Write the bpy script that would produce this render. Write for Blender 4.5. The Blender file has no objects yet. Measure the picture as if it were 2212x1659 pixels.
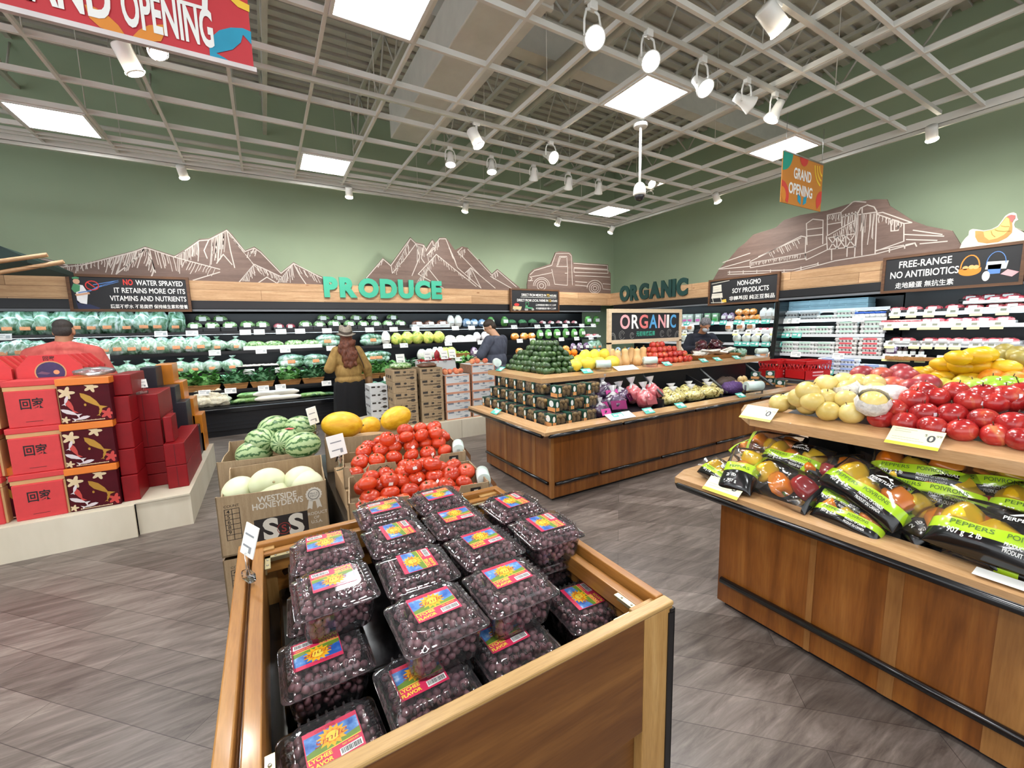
import bpy, bmesh, math, random
from mathutils import Vector, Matrix, Euler
import numpy as np
random.seed(11)
PI = math.pi
SC = bpy.context.scene
COL = SC.collection
# ---------------------------------------------------------------- camera
H = 1.6
FPX, YAW, PITCH, ROLL = 898.745, math.radians(30.331), math.radians(7.460), math.radians(-1.3216)
def _axes():
    cy, sy, cp, sp = math.cos(YAW), math.sin(YAW), math.cos(PITCH), math.sin(PITCH)
    f = Vector((sy*cp, cy*cp, -sp)); r = Vector((cy, -sy, 0)); u = r.cross(f)
    c, s = math.cos(ROLL), math.sin(ROLL)
    return c*r+s*u, -s*r+c*u, f
CR, CU, CF = _axes()
cam = bpy.data.cameras.new('camera'); camo = bpy.data.objects.new('camera', cam); COL.objects.link(camo)
cam.sensor_width = 36; cam.lens = 36*FPX/2212; cam.clip_start = .05; cam.clip_end = 100
M = Matrix((CR, CU, -CF)).transposed().to_4x4(); M.translation = (0, 0, H)
camo.matrix_world = M
SC.camera = camo
# ---------------------------------------------------------------- world, exposure
W = bpy.data.worlds.new('world'); SC.world = W; W.use_nodes = True
W.node_tree.nodes['Background'].inputs[0].default_value = (.93, .97, 1, 1)   # the rest of the lit store behind the camera
W.node_tree.nodes['Background'].inputs[1].default_value = 1.25
SC.view_settings.view_transform = 'Standard'; SC.view_settings.look = 'None'
SC.view_settings.exposure = .85; SC.view_settings.gamma = 1; SC.view_settings.use_curve_mapping = False
try:
    SC.cycles.max_bounces = 6; SC.cycles.diffuse_bounces = 3; SC.cycles.glossy_bounces = 3
    SC.cycles.transparent_max_bounces = 12; SC.cycles.transmission_bounces = 3
    SC.cycles.caustics_reflective = False; SC.cycles.caustics_refractive = False
    SC.cycles.sample_clamp_indirect = 4; SC.cycles.use_denoising = True
except Exception: pass
PANEL_EMIT, SPOT_W, WASH_W, CASE_EMIT = 26, 30, 75, 9
GZ = 3.748                                   # height of the open grid ceiling
GX0, GY0, GP = .537, 2.70, .612              # its module
GXE, GYE = 6.56, 6.79                        # where it ends short of the walls
PANELS = [(0, 0), (4, 0), (8, 0), (-4, 5), (0, 5), (8, 5), (4, -5), (8, -5), (0, -5), (-4, 0), (-4, -5), (-8, 0)]
def area(name, x, y, z, sx, sy, power, col=(1, 1, 1), rot=(0, 0, 0)):
    l = bpy.data.lights.new(name, 'AREA'); l.shape = 'RECTANGLE'; l.size = sx; l.size_y = sy; l.energy = power; l.color = col
    o = bpy.data.objects.new(name, l); o.location = (x, y, z); o.rotation_euler = rot; COL.objects.link(o); return o
# ---------------------------------------------------------------- rays through the fitted camera (give points on known real planes)
def ray(px, py): return (px-1106)*CR-(py-829.5)*CU+FPX*CF
def at_x(px, py, X): d = ray(px, py); t = X/d.x; return Vector((X, t*d.y, H+t*d.z))
def at_y(px, py, Y): d = ray(px, py); t = Y/d.y; return Vector((t*d.x, Y, H+t*d.z))
def at_z(px, py, Z): d = ray(px, py); t = (Z-H)/d.z; return Vector((t*d.x, t*d.y, Z))
# ---------------------------------------------------------------- mesh builder
class MB:
    def __init__(s): s.v = []; s.f = []; s.m = []; s.sm = []
    def add(s, vs, fs, m=0, smooth=False, X=None):
        o = len(s.v)
        s.v += [tuple(X @ Vector(p)) for p in vs] if X is not None else [tuple(p) for p in vs]
        for f in fs: s.f.append([o+i for i in f]); s.m.append(m); s.sm.append(smooth)
        return s
    def box(s, x0, x1, y0, y1, z0, z1, m=0, X=None):
        return s.add([(x0,y0,z0),(x1,y0,z0),(x1,y1,z0),(x0,y1,z0),(x0,y0,z1),(x1,y0,z1),(x1,y1,z1),(x0,y1,z1)],
                     [(3,2,1,0),(4,5,6,7),(0,1,5,4),(1,2,6,5),(2,3,7,6),(3,0,4,7)], m, False, X)
    def rbox(s, x0, x1, y0, y1, z0, z1, m=0, r=.01, seg=2, X=None, smooth=False):
        b = bmesh.new(); bmesh.ops.create_cube(b, size=1)
        for v in b.verts: v.co = Vector((x0+(v.co.x+.5)*(x1-x0), y0+(v.co.y+.5)*(y1-y0), z0+(v.co.z+.5)*(z1-z0)))
        r = min(r, .49*min(abs(x1-x0), abs(y1-y0), abs(z1-z0)))
        bmesh.ops.bevel(b, geom=b.edges[:], offset=r, segments=seg, affect='EDGES', profile=.5)
        b.verts.index_update()
        s.add([v.co[:] for v in b.verts], [[v.index for v in f.verts] for f in b.faces], m, smooth, X); b.free(); return s
    def prism(s, poly, z0, z1, m=0, X=None, ms=None):       # polygon in local xy, thickness along local z
        n = len(poly); a = sum(poly[i][0]*poly[(i+1) % n][1]-poly[(i+1) % n][0]*poly[i][1] for i in range(n))
        if a < 0: poly = poly[::-1]
        s.add([(p[0], p[1], z0) for p in poly]+[(p[0], p[1], z1) for p in poly], [list(range(n))[::-1], list(range(n, 2*n))], m, False, X)
        o = len(s.v)-2*n
        for i in range(n): s.f.append([o+i, o+(i+1) % n, o+n+(i+1) % n, o+n+i]); s.m.append(m if ms is None else ms); s.sm.append(False)
        return s
    def face(s, poly, z=0, m=0, X=None): return s.add([(p[0], p[1], z) for p in poly], [list(range(len(poly)))], m, False, X)
    def loft(s, loops, m=0, smooth=True, cap=True, X=None):
        n = len(loops[0]); vs = [p for l in loops for p in l]; fs = []
        for k in range(len(loops)-1):
            for i in range(n): j = (i+1) % n; fs.append((k*n+i, k*n+j, (k+1)*n+j, (k+1)*n+i))
        s.add(vs, fs, m, smooth, X); o = len(s.v)-len(vs)
        for on, c in ((cap is True or cap == 'b', list(range(n))[::-1]), (cap is True or cap == 't', [(len(loops)-1)*n+i for i in range(n)])):
            if on: s.f.append([o+i for i in c]); s.m.append(m); s.sm.append(False)
        return s
    def lathe(s, prof, seg=16, m=0, X=None, mod=None, cap=True, smooth=True):
        L = []
        for r, z in prof:
            L.append([((r*(mod(a, z) if mod else 1))*math.cos(a), (r*(mod(a, z) if mod else 1))*math.sin(a), z) for a in (2*PI*i/seg for i in range(seg))])
        return s.loft(L, m, smooth, cap, X)
    def ell(s, c, r, seg=14, rings=9, m=0, X=None, smooth=True):
        r = (r, r, r) if not hasattr(r, '__len__') else r
        vs = [(c[0], c[1], c[2]-r[2])]
        for k in range(1, rings):
            t = -PI/2+PI*k/rings
            for i in range(seg): a = 2*PI*i/seg; vs.append((c[0]+r[0]*math.cos(t)*math.cos(a), c[1]+r[1]*math.cos(t)*math.sin(a), c[2]+r[2]*math.sin(t)))
        vs.append((c[0], c[1], c[2]+r[2])); n = len(vs)-1; fs = []
        for i in range(seg): fs.append((0, 1+(i+1) % seg, 1+i)); fs.append((n, n-seg+i, n-seg+(i+1) % seg))
        for k in range(rings-2):
            for i in range(seg): a = 1+k*seg+i; b = 1+k*seg+(i+1) % seg; fs.append((a, b, b+seg, a+seg))
        return s.add(vs, fs, m, smooth, X)
    def tube(s, pts, r, seg=8, m=0, X=None, cap=True, smooth=True):
        pts = [Vector(p) for p in pts]; rs = r if hasattr(r, '__len__') else [r]*len(pts); L = []; up = None
        for i, p in enumerate(pts):
            t = (pts[min(i+1, len(pts)-1)]-pts[max(i-1, 0)]).normalized()
            if up is None: up = Vector((0, 0, 1)) if abs(t.z) < .9 else Vector((1, 0, 0))
            a = t.cross(up)
            if a.length < 1e-4: a = t.cross(Vector((0, 1, .3)))
            a.normalize(); b = a.cross(t).normalized(); up = b
            L.append([tuple(p+rs[i]*(math.cos(q)*a+math.sin(q)*b)) for q in (2*PI*k/seg for k in range(seg))])
        return s.loft(L, m, smooth, cap, X)
    def line(s, pts, w, z=0, m=0, X=None):                 # flat ribbon in local xy
        for i in range(len(pts)-1):
            a, b = Vector(pts[i]), Vector(pts[i+1]); d = b-a
            if d.length < 1e-6: continue
            d.normalize(); n = Vector((-d.y, d.x))*w/2; e = d*w*.3
            z += 2e-5; s.add([(*(a-e-n), z), (*(b+e-n), z), (*(b+e+n), z), (*(a-e+n), z)], [(0, 1, 2, 3)], m, False, X)
        return s
    def text(s, txt, X, size=1, m=0, align='CENTER', bold=0, depth=0, fit=None, warp=None, space=1, shear=0):
        vs, fs, w = text_geo(txt, bold, depth, align, space, shear)
        k = size; kx = size if fit is None else fit/max(w, 1e-4)
        P = [(p[0]*kx, p[1]*k, p[2]) for p in vs]
        if warp: P = [warp(p) for p in P]
        return s.add(P, fs, m, False, X)
    def mesh(s, name, mats):
        me = bpy.data.meshes.new(name); me.from_pydata(s.v, [], s.f)
        for mt in (mats if isinstance(mats, (list, tuple)) else [mats]): me.materials.append(mt)
        me.polygons.foreach_set('material_index', s.m); me.polygons.foreach_set('use_smooth', s.sm); me.update()
        return me
    def build(s, name, mats, parent=None, loc=None, rot=None):
        return ob(name, s.mesh(name, mats), parent, loc, rot)
_TG = {}
def text_geo(txt, bold, depth, align, space, shear=0):
    key = (txt, bold, depth, align, space, shear)
    if key not in _TG:
        c = bpy.data.curves.new('t', 'FONT'); c.body = txt; c.size = 1; c.offset = bold; c.extrude = depth; c.align_x = align; c.resolution_u = 4
        c.space_character = space; c.shear = shear
        o = bpy.data.objects.new('t', c); COL.objects.link(o); bpy.context.view_layer.update()
        me = bpy.data.meshes.new_from_object(o.evaluated_get(bpy.context.evaluated_depsgraph_get()))
        vs = [v.co[:] for v in me.vertices]; fs = [list(p.vertices) for p in me.polygons]
        bpy.data.objects.remove(o); bpy.data.curves.remove(c); bpy.data.meshes.remove(me)
        xs = [v[0] for v in vs] or [0]; _TG[key] = (vs, fs, max(xs)-min(xs))
    return _TG[key]
def ob(name, mesh, parent=None, loc=None, rot=None, scale=None):
    o = bpy.data.objects.new(name, mesh); COL.objects.link(o)
    if parent is not None: o.parent = parent
    if loc is not None: o.location = loc
    if rot is not None: o.rotation_euler = rot
    if scale is not None: o.scale = (scale,)*3 if not hasattr(scale, '__len__') else scale
    return o
def tag(o, label, cat, group=None, kind=None):
    o['label'] = label; o['category'] = cat
    if group: o['group'] = group
    if kind: o['kind'] = kind
    return o
def thing(name, label, cat, loc=(0, 0, 0), rot=(0, 0, 0), group=None):
    return tag(ob(name, None, None, loc, rot), label, cat, group)
def struct(name, mb, mats, **k):
    o = mb.build(name, mats); o['kind'] = 'structure'; return o
# kinds of repeated things: (part name, mesh) lists; the first call of spawn makes the thing, later ones copy it with its parts
KINDS = {}
PROTO = {}
def kind(name, parts): KINDS[name] = parts
def spawn(k, name, label, cat, loc, rot=(0, 0, 0), scale=1, group=None):
    src = PROTO.get(k)
    if src is None:
        parts = KINDS[k]
        if len(parts) == 1 and parts[0][0] is None: src = ob(name, parts[0][1])
        else:
            src = ob(name, None); made = {}
            for p in parts:
                par = made.get(p[2]) if len(p) > 2 and p[2] else src
                q = ob(p[0], p[1], par); made[p[0]] = q
                if len(p) > 3 and p[3]: q['kind'] = p[3]
        PROTO[k] = src; r = src
    else:
        r = src.copy(); r.name = name; COL.objects.link(r)
        for ch in list(src.children):
            c = ch.copy(); COL.objects.link(c); c.parent = r
            for g in list(ch.children): d = g.copy(); COL.objects.link(d); d.parent = c
    r.location = loc; r.rotation_euler = rot; r.scale = (scale,)*3 if not hasattr(scale, '__len__') else scale
    if 'group' in r: del r['group']
    return tag(r, label, cat, group)
ORD = ['zeroth', 'first', 'second', 'third', 'fourth', 'fifth', 'sixth', 'seventh', 'eighth', 'ninth', 'tenth', 'eleventh', 'twelfth', 'thirteenth', 'fourteenth',
       'fifteenth', 'sixteenth', 'seventeenth', 'eighteenth', 'nineteenth', 'twentieth']
def rnd(a, b): return random.uniform(a, b)
def frame(o, xa, ya):                       # local xy plane placed in space
    xa = Vector(xa).normalized(); za = xa.cross(Vector(ya)).normalized(); ya = za.cross(xa)
    m = Matrix((xa, ya, za)).transposed().to_4x4(); m.translation = Vector(o); return m
def T(x=0, y=0, z=0, rx=0, ry=0, rz=0, s=1):
    return Matrix.Translation((x, y, z)) @ Euler((rx, ry, rz)).to_matrix().to_4x4() @ Matrix.Diagonal((*((s,)*3 if not hasattr(s, '__len__') else s), 1))
# ---------------------------------------------------------------- materials
def C(h):
    h = h.lstrip('#'); v = [int(h[i:i+2], 16)/255 for i in (0, 2, 4)]
    return tuple((x/12.92 if x <= .04045 else ((x+.055)/1.055)**2.4) for x in v)+(1,)
def nt(name):
    m = bpy.data.materials.new(name); m.use_nodes = True; t = m.node_tree; return m, t, t.nodes['Principled BSDF']
def mapping(t, scale, coord='Object', rot=(0, 0, 0)):
    tc = t.nodes.new('ShaderNodeTexCoord'); mp = t.nodes.new('ShaderNodeMapping'); mp.inputs['Scale'].default_value = scale; mp.inputs['Rotation'].default_value = rot
    t.links.new(tc.outputs[coord], mp.inputs[0]); return mp
def noise(t, vec, scale, detail=3, rough=.55, dist=0):
    n = t.nodes.new('ShaderNodeTexNoise'); n.inputs['Scale'].default_value = scale; n.inputs['Detail'].default_value = detail
    n.inputs['Roughness'].default_value = rough; n.inputs['Distortion'].default_value = dist; t.links.new(vec, n.inputs['Vector']); return n
def ramp(t, fac, stops):
    r = t.nodes.new('ShaderNodeValToRGB'); e = r.color_ramp.elements
    while len(e) < len(stops): e.new(.5)
    for el, (p, c) in zip(e, stops): el.position = p; el.color = C(c) if isinstance(c, str) else c
    t.links.new(fac, r.inputs[0]); return r
def mix(t, fac, a, b, blend='MIX'):
    n = t.nodes.new('ShaderNodeMix'); n.data_type = 'RGBA'; n.blend_type = blend
    for i, v in ((0, fac), (6, a), (7, b)):
        if hasattr(v, 'node') or hasattr(v, 'is_linked'): t.links.new(v, n.inputs[i])
        else: n.inputs[i].default_value = v
    return n.outputs[2]
MATS = {}
def solid(h, rough=.5, metal=0, var=.12, scale=6, coat=0, spec=.5, sub=0, bump=0):
    key = (h, rough, metal, var, scale, coat, spec, bump)
    if key in MATS: return MATS[key]
    m, t, b = nt('paint_'+h.strip('#'))
    c = C(h); mp = mapping(t, (1, 1, 1)); n = noise(t, mp.outputs[0], scale)
    r = ramp(t, n.outputs[0], [(.25, tuple(x*(1-var) for x in c[:3])+(1,)), (.75, tuple(min(1, x*(1+var)) for x in c[:3])+(1,))])
    t.links.new(r.outputs[0], b.inputs['Base Color']); b.inputs['Roughness'].default_value = rough; b.inputs['Metallic'].default_value = metal
    b.inputs['Coat Weight'].default_value = coat; b.inputs['Coat Roughness'].default_value = .08; b.inputs['Specular IOR Level'].default_value = spec
    if bump:
        bp = t.nodes.new('ShaderNodeBump'); bp.inputs['Strength'].default_value = bump; bp.inputs['Distance'].default_value = .004
        t.links.new(n.outputs[0], bp.inputs['Height']); t.links.new(bp.outputs[0], b.inputs['Normal'])
    MATS[key] = m; return m
def mottled(name, stops, scale, rough=.4, detail=4, dist=0, coat=0, objrand=.0, stretch=(1, 1, 1), bump=0, spec=.5):
    m, t, b = nt(name); mp = mapping(t, stretch)
    vec = mp.outputs[0]
    if True:
        oi = t.nodes.new('ShaderNodeObjectInfo'); va = t.nodes.new('ShaderNodeVectorMath'); va.operation = 'ADD'
        ml = t.nodes.new('ShaderNodeMath'); ml.operation = 'MULTIPLY'; ml.inputs[1].default_value = 37
        t.links.new(oi.outputs['Random'], ml.inputs[0]); t.links.new(vec, va.inputs[0]); t.links.new(ml.outputs[0], va.inputs[1]); vec = va.outputs[0]
    n = noise(t, vec, scale, detail, .6, dist); r = ramp(t, n.outputs[0], stops); out = r.outputs[0]
    if objrand:
        hs = t.nodes.new('ShaderNodeHueSaturation'); mr = t.nodes.new('ShaderNodeMapRange'); mr.inputs[3].default_value = 1-objrand; mr.inputs[4].default_value = 1+objrand
        t.links.new(oi.outputs['Random'], mr.inputs[0]); t.links.new(mr.outputs[0], hs.inputs['Value']); t.links.new(out, hs.inputs['Color']); out = hs.outputs[0]
    t.links.new(out, b.inputs['Base Color']); b.inputs['Roughness'].default_value = rough; b.inputs['Coat Weight'].default_value = coat; b.inputs['Coat Roughness'].default_value = .1
    b.inputs['Specular IOR Level'].default_value = spec
    if bump:
        bp = t.nodes.new('ShaderNodeBump'); bp.inputs['Strength'].default_value = bump; bp.inputs['Distance'].default_value = .006
        t.links.new(n.outputs[0], bp.inputs['Height']); t.links.new(bp.outputs[0], b.inputs['Normal'])
    return m
def wood(name, stops, axis='x', grain=26, rough=.4, coat=0, knots=None, boards=None, band=None):
    m, t, b = nt(name)
    s = {'x': (.7, 9, 9), 'y': (9, .7, 9), 'z': (9, 9, .7)}[axis]
    mp = mapping(t, s); n1 = noise(t, mp.outputs[0], grain/9, 6, .6, .6); r = ramp(t, n1.outputs[0], stops); out = r.outputs[0]
    n2 = noise(t, mp.outputs[0], grain*1.4, 2, .5); r2 = ramp(t, n2.outputs[0], [(.3, (.72, .68, .62, 1)), (.62, (1, 1, 1, 1))]); out = mix(t, .55, out, r2.outputs[0], 'MULTIPLY')
    if knots:
        k = mapping(t, {'x': (1, 2.2, 2.2), 'y': (2.2, 1, 2.2), 'z': (2.2, 2.2, 1)}[axis]); v = t.nodes.new('ShaderNodeTexVoronoi'); v.inputs['Scale'].default_value = knots; t.links.new(k.outputs[0], v.inputs['Vector'])
        r3 = ramp(t, v.outputs['Distance'], [(.0, (.28, .15, .08, 1)), (.06, (.5, .32, .2, 1)), (.12, (1, 1, 1, 1))]); out = mix(t, .8, out, r3.outputs[0], 'MULTIPLY')
    if boards:                                       # (Z pitch, X length): staves with their own tone
        tc = mapping(t, (1, 1, 1), 'Object', boards[2]); br = t.nodes.new('ShaderNodeTexBrick'); br.inputs['Scale'].default_value = 1; br.inputs['Brick Width'].default_value = boards[1]; br.inputs['Row Height'].default_value = boards[0]
        br.inputs['Mortar Size'].default_value = boards[3] if len(boards) > 3 else .003; br.inputs['Color1'].default_value = (.78, .74, .68, 1); br.inputs['Color2'].default_value = (1.1, 1.08, 1.05, 1); br.inputs['Mortar'].default_value = (.35, .27, .2, 1)
        t.links.new(tc.outputs[0], br.inputs['Vector']); out = mix(t, 1, out, br.outputs[0], 'MULTIPLY')
    t.links.new(out, b.inputs['Base Color']); b.inputs['Roughness'].default_value = rough; b.inputs['Coat Weight'].default_value = coat; b.inputs['Coat Roughness'].default_value = .12
    return m
def clear(name, tint='#ffffff', gloss=.05, rough=.06, ior=1.45, haze=0, hcol='#ffffff'):
    m = bpy.data.materials.new(name); m.use_nodes = True; t = m.node_tree; t.nodes.clear(); o = t.nodes.new('ShaderNodeOutputMaterial')
    tr = t.nodes.new('ShaderNodeBsdfTransparent'); tr.inputs[0].default_value = C(tint); gl = t.nodes.new('ShaderNodeBsdfGlossy'); gl.inputs['Roughness'].default_value = rough
    fr = t.nodes.new('ShaderNodeFresnel'); fr.inputs[0].default_value = ior; ad = t.nodes.new('ShaderNodeMath'); ad.inputs[1].default_value = gloss; t.links.new(fr.outputs[0], ad.inputs[0])
    tc = t.nodes.new('ShaderNodeTexCoord'); n = noise(t, tc.outputs['Object'], 40, 2); bp = t.nodes.new('ShaderNodeBump'); bp.inputs['Strength'].default_value = .05; bp.inputs['Distance'].default_value = .003
    t.links.new(n.outputs[0], bp.inputs['Height']); t.links.new(bp.outputs[0], gl.inputs['Normal'])
    mx = t.nodes.new('ShaderNodeMixShader'); t.links.new(ad.outputs[0], mx.inputs[0]); t.links.new(tr.outputs[0], mx.inputs[1]); t.links.new(gl.outputs[0], mx.inputs[2]); out = mx.outputs[0]
    if haze:
        df = t.nodes.new('ShaderNodeBsdfDiffuse'); df.inputs[0].default_value = C(hcol); m2 = t.nodes.new('ShaderNodeMixShader'); m2.inputs[0].default_value = haze
        t.links.new(out, m2.inputs[1]); t.links.new(df.outputs[0], m2.inputs[2]); out = m2.outputs[0]
    t.links.new(out, o.inputs[0]); return m
def emit(name, h, s):
    m = bpy.data.materials.new(name); m.use_nodes = True; t = m.node_tree; t.nodes.clear(); o = t.nodes.new('ShaderNodeOutputMaterial'); e = t.nodes.new('ShaderNodeEmission')
    e.inputs[0].default_value = C(h); e.inputs[1].default_value = s; t.links.new(e.outputs[0], o.inputs[0]); return m
BLACK = solid('#15161a', .38); SATIN = solid('#0d0e11', .22, 0, .1, 6, .3); WHITE = solid('#eeeeea', .45, 0, .03); METAL = solid('#b9b9b6', .3, .9, .05)
CARD = wood('cardboard', [(.3, '#9d8566'), (.7, '#b29b7a')], 'z', 60, .8); CARDIN = solid('#a98b66', .85)
PLY = mottled('plywood', [(.3, '#cfc5ae'), (.7, '#ded6c2')], 3, .55, 4, 0, 0, 0, (1, 1, .3))
OAK = wood('oak_laminate', [(.3, '#b98f62'), (.7, '#cda77c')], 'x', 30, .25, .4)
OAKY = wood('oak_laminate_lengthwise', [(.3, '#b98f62'), (.7, '#cda77c')], 'y', 30, .25, .4)
CHERRY = wood('cherry_panel', [(.32, '#6c3b10'), (.5, '#8a511d'), (.68, '#9f662d')], 'z', 10, .32, .35)
CLEAR = clear('clear_plastic'); FILM = clear('clear_film', '#fefefe', .03, .1, 1.28, .012)
YTAG = solid('#eee9a0', .5, 0, .03); TEAL = solid('#52b3a4', .5, 0, .05); TAGINK = solid('#3a3d42', .6)
GLOW = emit('lit_diffuser', '#fbfdff', PANEL_EMIT); GLOWCASE = emit('lit_case_strip', '#dcf3ff', CASE_EMIT)
# ================================================================ the room
XL, YF, ZD = -9, -7, 5.9
FX, FY = 7.71, 8.08                          # faces of the cedar fascias
WX, WY = 8.75, 9.05                          # the two walls
def planks():
    m, t, b = nt('vinyl_planks'); mp = mapping(t, (1, 1, 1), 'Object', (0, 0, PI/4)); br = t.nodes.new('ShaderNodeTexBrick')
    br.inputs['Scale'].default_value = 1; br.inputs['Brick Width'].default_value = 1.22; br.inputs['Row Height'].default_value = .18; br.inputs['Mortar Size'].default_value = .0016; br.offset = .37
    br.inputs['Color1'].default_value = (.62, .6, .58, 1); br.inputs['Color2'].default_value = (1.12, 1.1, 1.08, 1); br.inputs['Mortar'].default_value = (.35, .33, .32, 1)
    t.links.new(mp.outputs[0], br.inputs['Vector'])
    m2 = mapping(t, (1.1, 7, 1), 'Object', (0, 0, PI/4)); n = noise(t, m2.outputs[0], 2.2, 7, .68, .8)
    r = ramp(t, n.outputs[0], [(.3, '#544b47'), (.45, '#726862'), (.58, '#857b75'), (.74, '#a2978e')])
    m3 = mapping(t, (2.5, 40, 1), 'Object', (0, 0, PI/4)); n3 = noise(t, m3.outputs[0], 2, 3); r3 = ramp(t, n3.outputs[0], [(.35, (.72, .7, .68, 1)), (.6, (1, 1, 1, 1))])
    o = mix(t, .6, mix(t, 1, r.outputs[0], br.outputs[0], 'MULTIPLY'), r3.outputs[0], 'MULTIPLY')
    t.links.new(o, b.inputs['Base Color']); b.inputs['Roughness'].default_value = .36; b.inputs['Specular IOR Level'].default_value = .45; return m
struct('floor', MB().box(XL, WX+.4, YF, WY+.4, -.1, 0), planks())
GREEN = solid('#a8bb9d', .8, 0, .03, 2)
struct('wall_back', MB().box(XL, WX+.3, WY, WY+.2, 0, ZD), GREEN)
struct('wall_right', MB().box(WX, WX+.2, YF, WY, 0, ZD), GREEN)
DECK = solid('#cfccc4', .8, 0, .1, 3)
mb = MB().box(XL, WX+.2, YF, WY+.2, ZD, ZD+.1)
y = YF
while y < WY: mb.box(XL, WX, y, y+.1, ZD-.05, ZD); y += .2
struct('ceiling', mb, DECK)
# open T-bar grid hung below the deck
mb = MB(); gw = .013
x0 = GX0-GP*15; kx = 0
while x0+kx*GP < GXE: X = x0+kx*GP; mb.box(X-gw, X+gw, YF, GYE, GZ, GZ+.012); mb.box(X-.004, X+.004, YF, GYE, GZ+.012, GZ+.05); kx += 1
y0 = GY0-GP*15; ky = 0
while y0+ky*GP < GYE: Y = y0+ky*GP; mb.box(XL, GXE, Y-gw, Y+gw, GZ+.001, GZ+.013); mb.box(XL, GXE, Y-.004, Y+.004, GZ+.013, GZ+.05); ky += 1
mb.box(XL, GXE+.03, GYE-.02, GYE+.02, GZ-.02, GZ+.06).box(GXE-.02, GXE+.02, YF, GYE+.03, GZ-.02, GZ+.06)
mb.box(XL, GXE, GYE-.17, GYE-.145, GZ-.004, GZ+.03).box(XL, GXE, GYE-.27, GYE-.25, GZ-.002, GZ+.03)
struct('ceiling_grid', mb, solid('#e2e1da', .5, 0, .04))
STEEL = solid('#d2d0c6', .6, 0, .06)
def joist(nm, x, z0, z1):
    mb = MB().box(x-.03, x+.03, YF, WY, z1-.05, z1).box(x-.03, x+.03, YF, WY, z0, z0+.05)
    y = YF; k = 0
    while y < WY-.5:
        mb.tube([(x, y, z0+.03 if k % 2 else z1-.03), (x, y+.45, z1-.03 if k % 2 else z0+.03)], .014, 6); y += .45; k += 1
    mb.tube([(x, y, z0+.03 if k % 2 else z1-.03), (x, WY, z1-.1)], .014, 6)
    o = mb.build(nm, STEEL); o['kind'] = 'structure'; return o
for i in range(11): joist('ceiling_joist', -7.3+i*1.52, 5.15, 5.85)
mb = MB()
for yy in (.2, 4.4): mb.box(XL, WX, yy-.09, yy+.09, 4.72, 4.76).box(XL, WX, yy-.012, yy+.012, 4.76, 5.1).box(XL, WX, yy-.09, yy+.09, 5.1, 5.14)
o = struct('ceiling_beam', mb, STEEL)
o = MB().rbox(1.72, 2.28, YF, 6.1, 4.25, 4.69, 0, .01).box(1.70, 2.30, 3.1, 3.14, 4.23, 4.705).box(1.70, 2.30, .6, .64, 4.23, 4.705).build('air_duct', solid('#d8d6ce', .5, 0, .06))
tag(o, 'large grey rectangular air duct above the open grid', 'duct')
mb = MB().tube([(-5.2, YF, 4.5), (-5.2, 8.9, 4.5)], .05, 10).tube([(3.2, YF, 4.62), (3.2, 8.9, 4.62)], .06, 10).tube([(3.45, YF, 4.66), (3.45, 8.9, 4.66)], .04, 10)
mb.tube([(5.4, YF, 4.35), (5.4, 8.9, 4.35)], .045, 10)
mb.tube([(XL, 7.6, 4.3), (8.6, 7.6, 4.3)], .03, 8)
struct('ceiling_pipes', mb, STEEL)
mb = MB()
for i in range(9):
    for j in range(7): mb.tube([(GX0+GP*(2*i-9), GY0+GP*(2*j-5), GZ+.04), (GX0+GP*(2*i-9), GY0+GP*(2*j-5), 5.2)], .004, 4)
struct('ceiling_hanger_wires', mb, STEEL)
# 2 x 2 light panels
nm = {(0, 0): 'square light panel beside the air duct, above the camera end', (4, 0): 'square light panel above the security camera pole', (8, 0): 'square light panel behind the small orange banner',
      (-4, 5): 'square light panel nearest the far left of the produce wall', (0, 5): 'square light panel above the teal wall lettering', (8, 5): 'square light panel nearest the corner of the two walls'}
FR = MB()
for a in ((-.29, .29, -.29, -.265), (-.29, .29, .265, .29), (-.29, -.265, -.265, .265), (.265, .29, -.265, .265)): FR.box(*a, .002, .03)
FR.box(-.27, .27, -.27, .27, .022, .03)  # unseen back plate, added to block the diffuser's glow towards the deck
fme = FR.mesh('frame', WHITE); dme = MB().box(-.266, .266, -.266, .266, .006, .02).mesh('diffuser', GLOW)
kind('panel', [('frame', fme), ('diffuser', dme)])
for i, j in PANELS:
    spawn('panel', 'ceiling_light', nm.get((i, j), 'square light panel of the grid behind the photographer, row %s column %s' % (ORD[(j+10)//5], ORD[(i+12)//4])), 'ceiling light', (GX0+GP*(i+.5), GY0+GP*(j+.5), GZ-.012), group='square light panels in the grid')
# ---- fascias
CEDX = wood('cedar_boards', [(.3, '#b38d67'), (.55, '#c8a47e'), (.75, '#d6b793')], 'x', 22, .55, 0, 2.6, (.155, 1.9, (PI/2, 0, 0)))
CEDY = wood('cedar_boards_side', [(.3, '#b38d67'), (.55, '#c8a47e'), (.75, '#d6b793')], 'y', 22, .55, 0, 2.6, (.155, 1.9, (0, PI/2, PI/2)))
FZ0, FZ1 = 2.155, 2.455
o = struct('trim_back', MB().box(XL, FX, FY, FY+.06, FZ0, FZ1).box(XL, FX, FY+.06, WY, FZ1-.03, FZ1-.01), CEDX)
o = struct('trim_right', MB().box(FX, FX+.06, YF, FY+.06, FZ0, FZ1).box(FX+.06, WX, YF, WY, FZ1-.03, FZ1-.01), CEDY)
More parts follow.
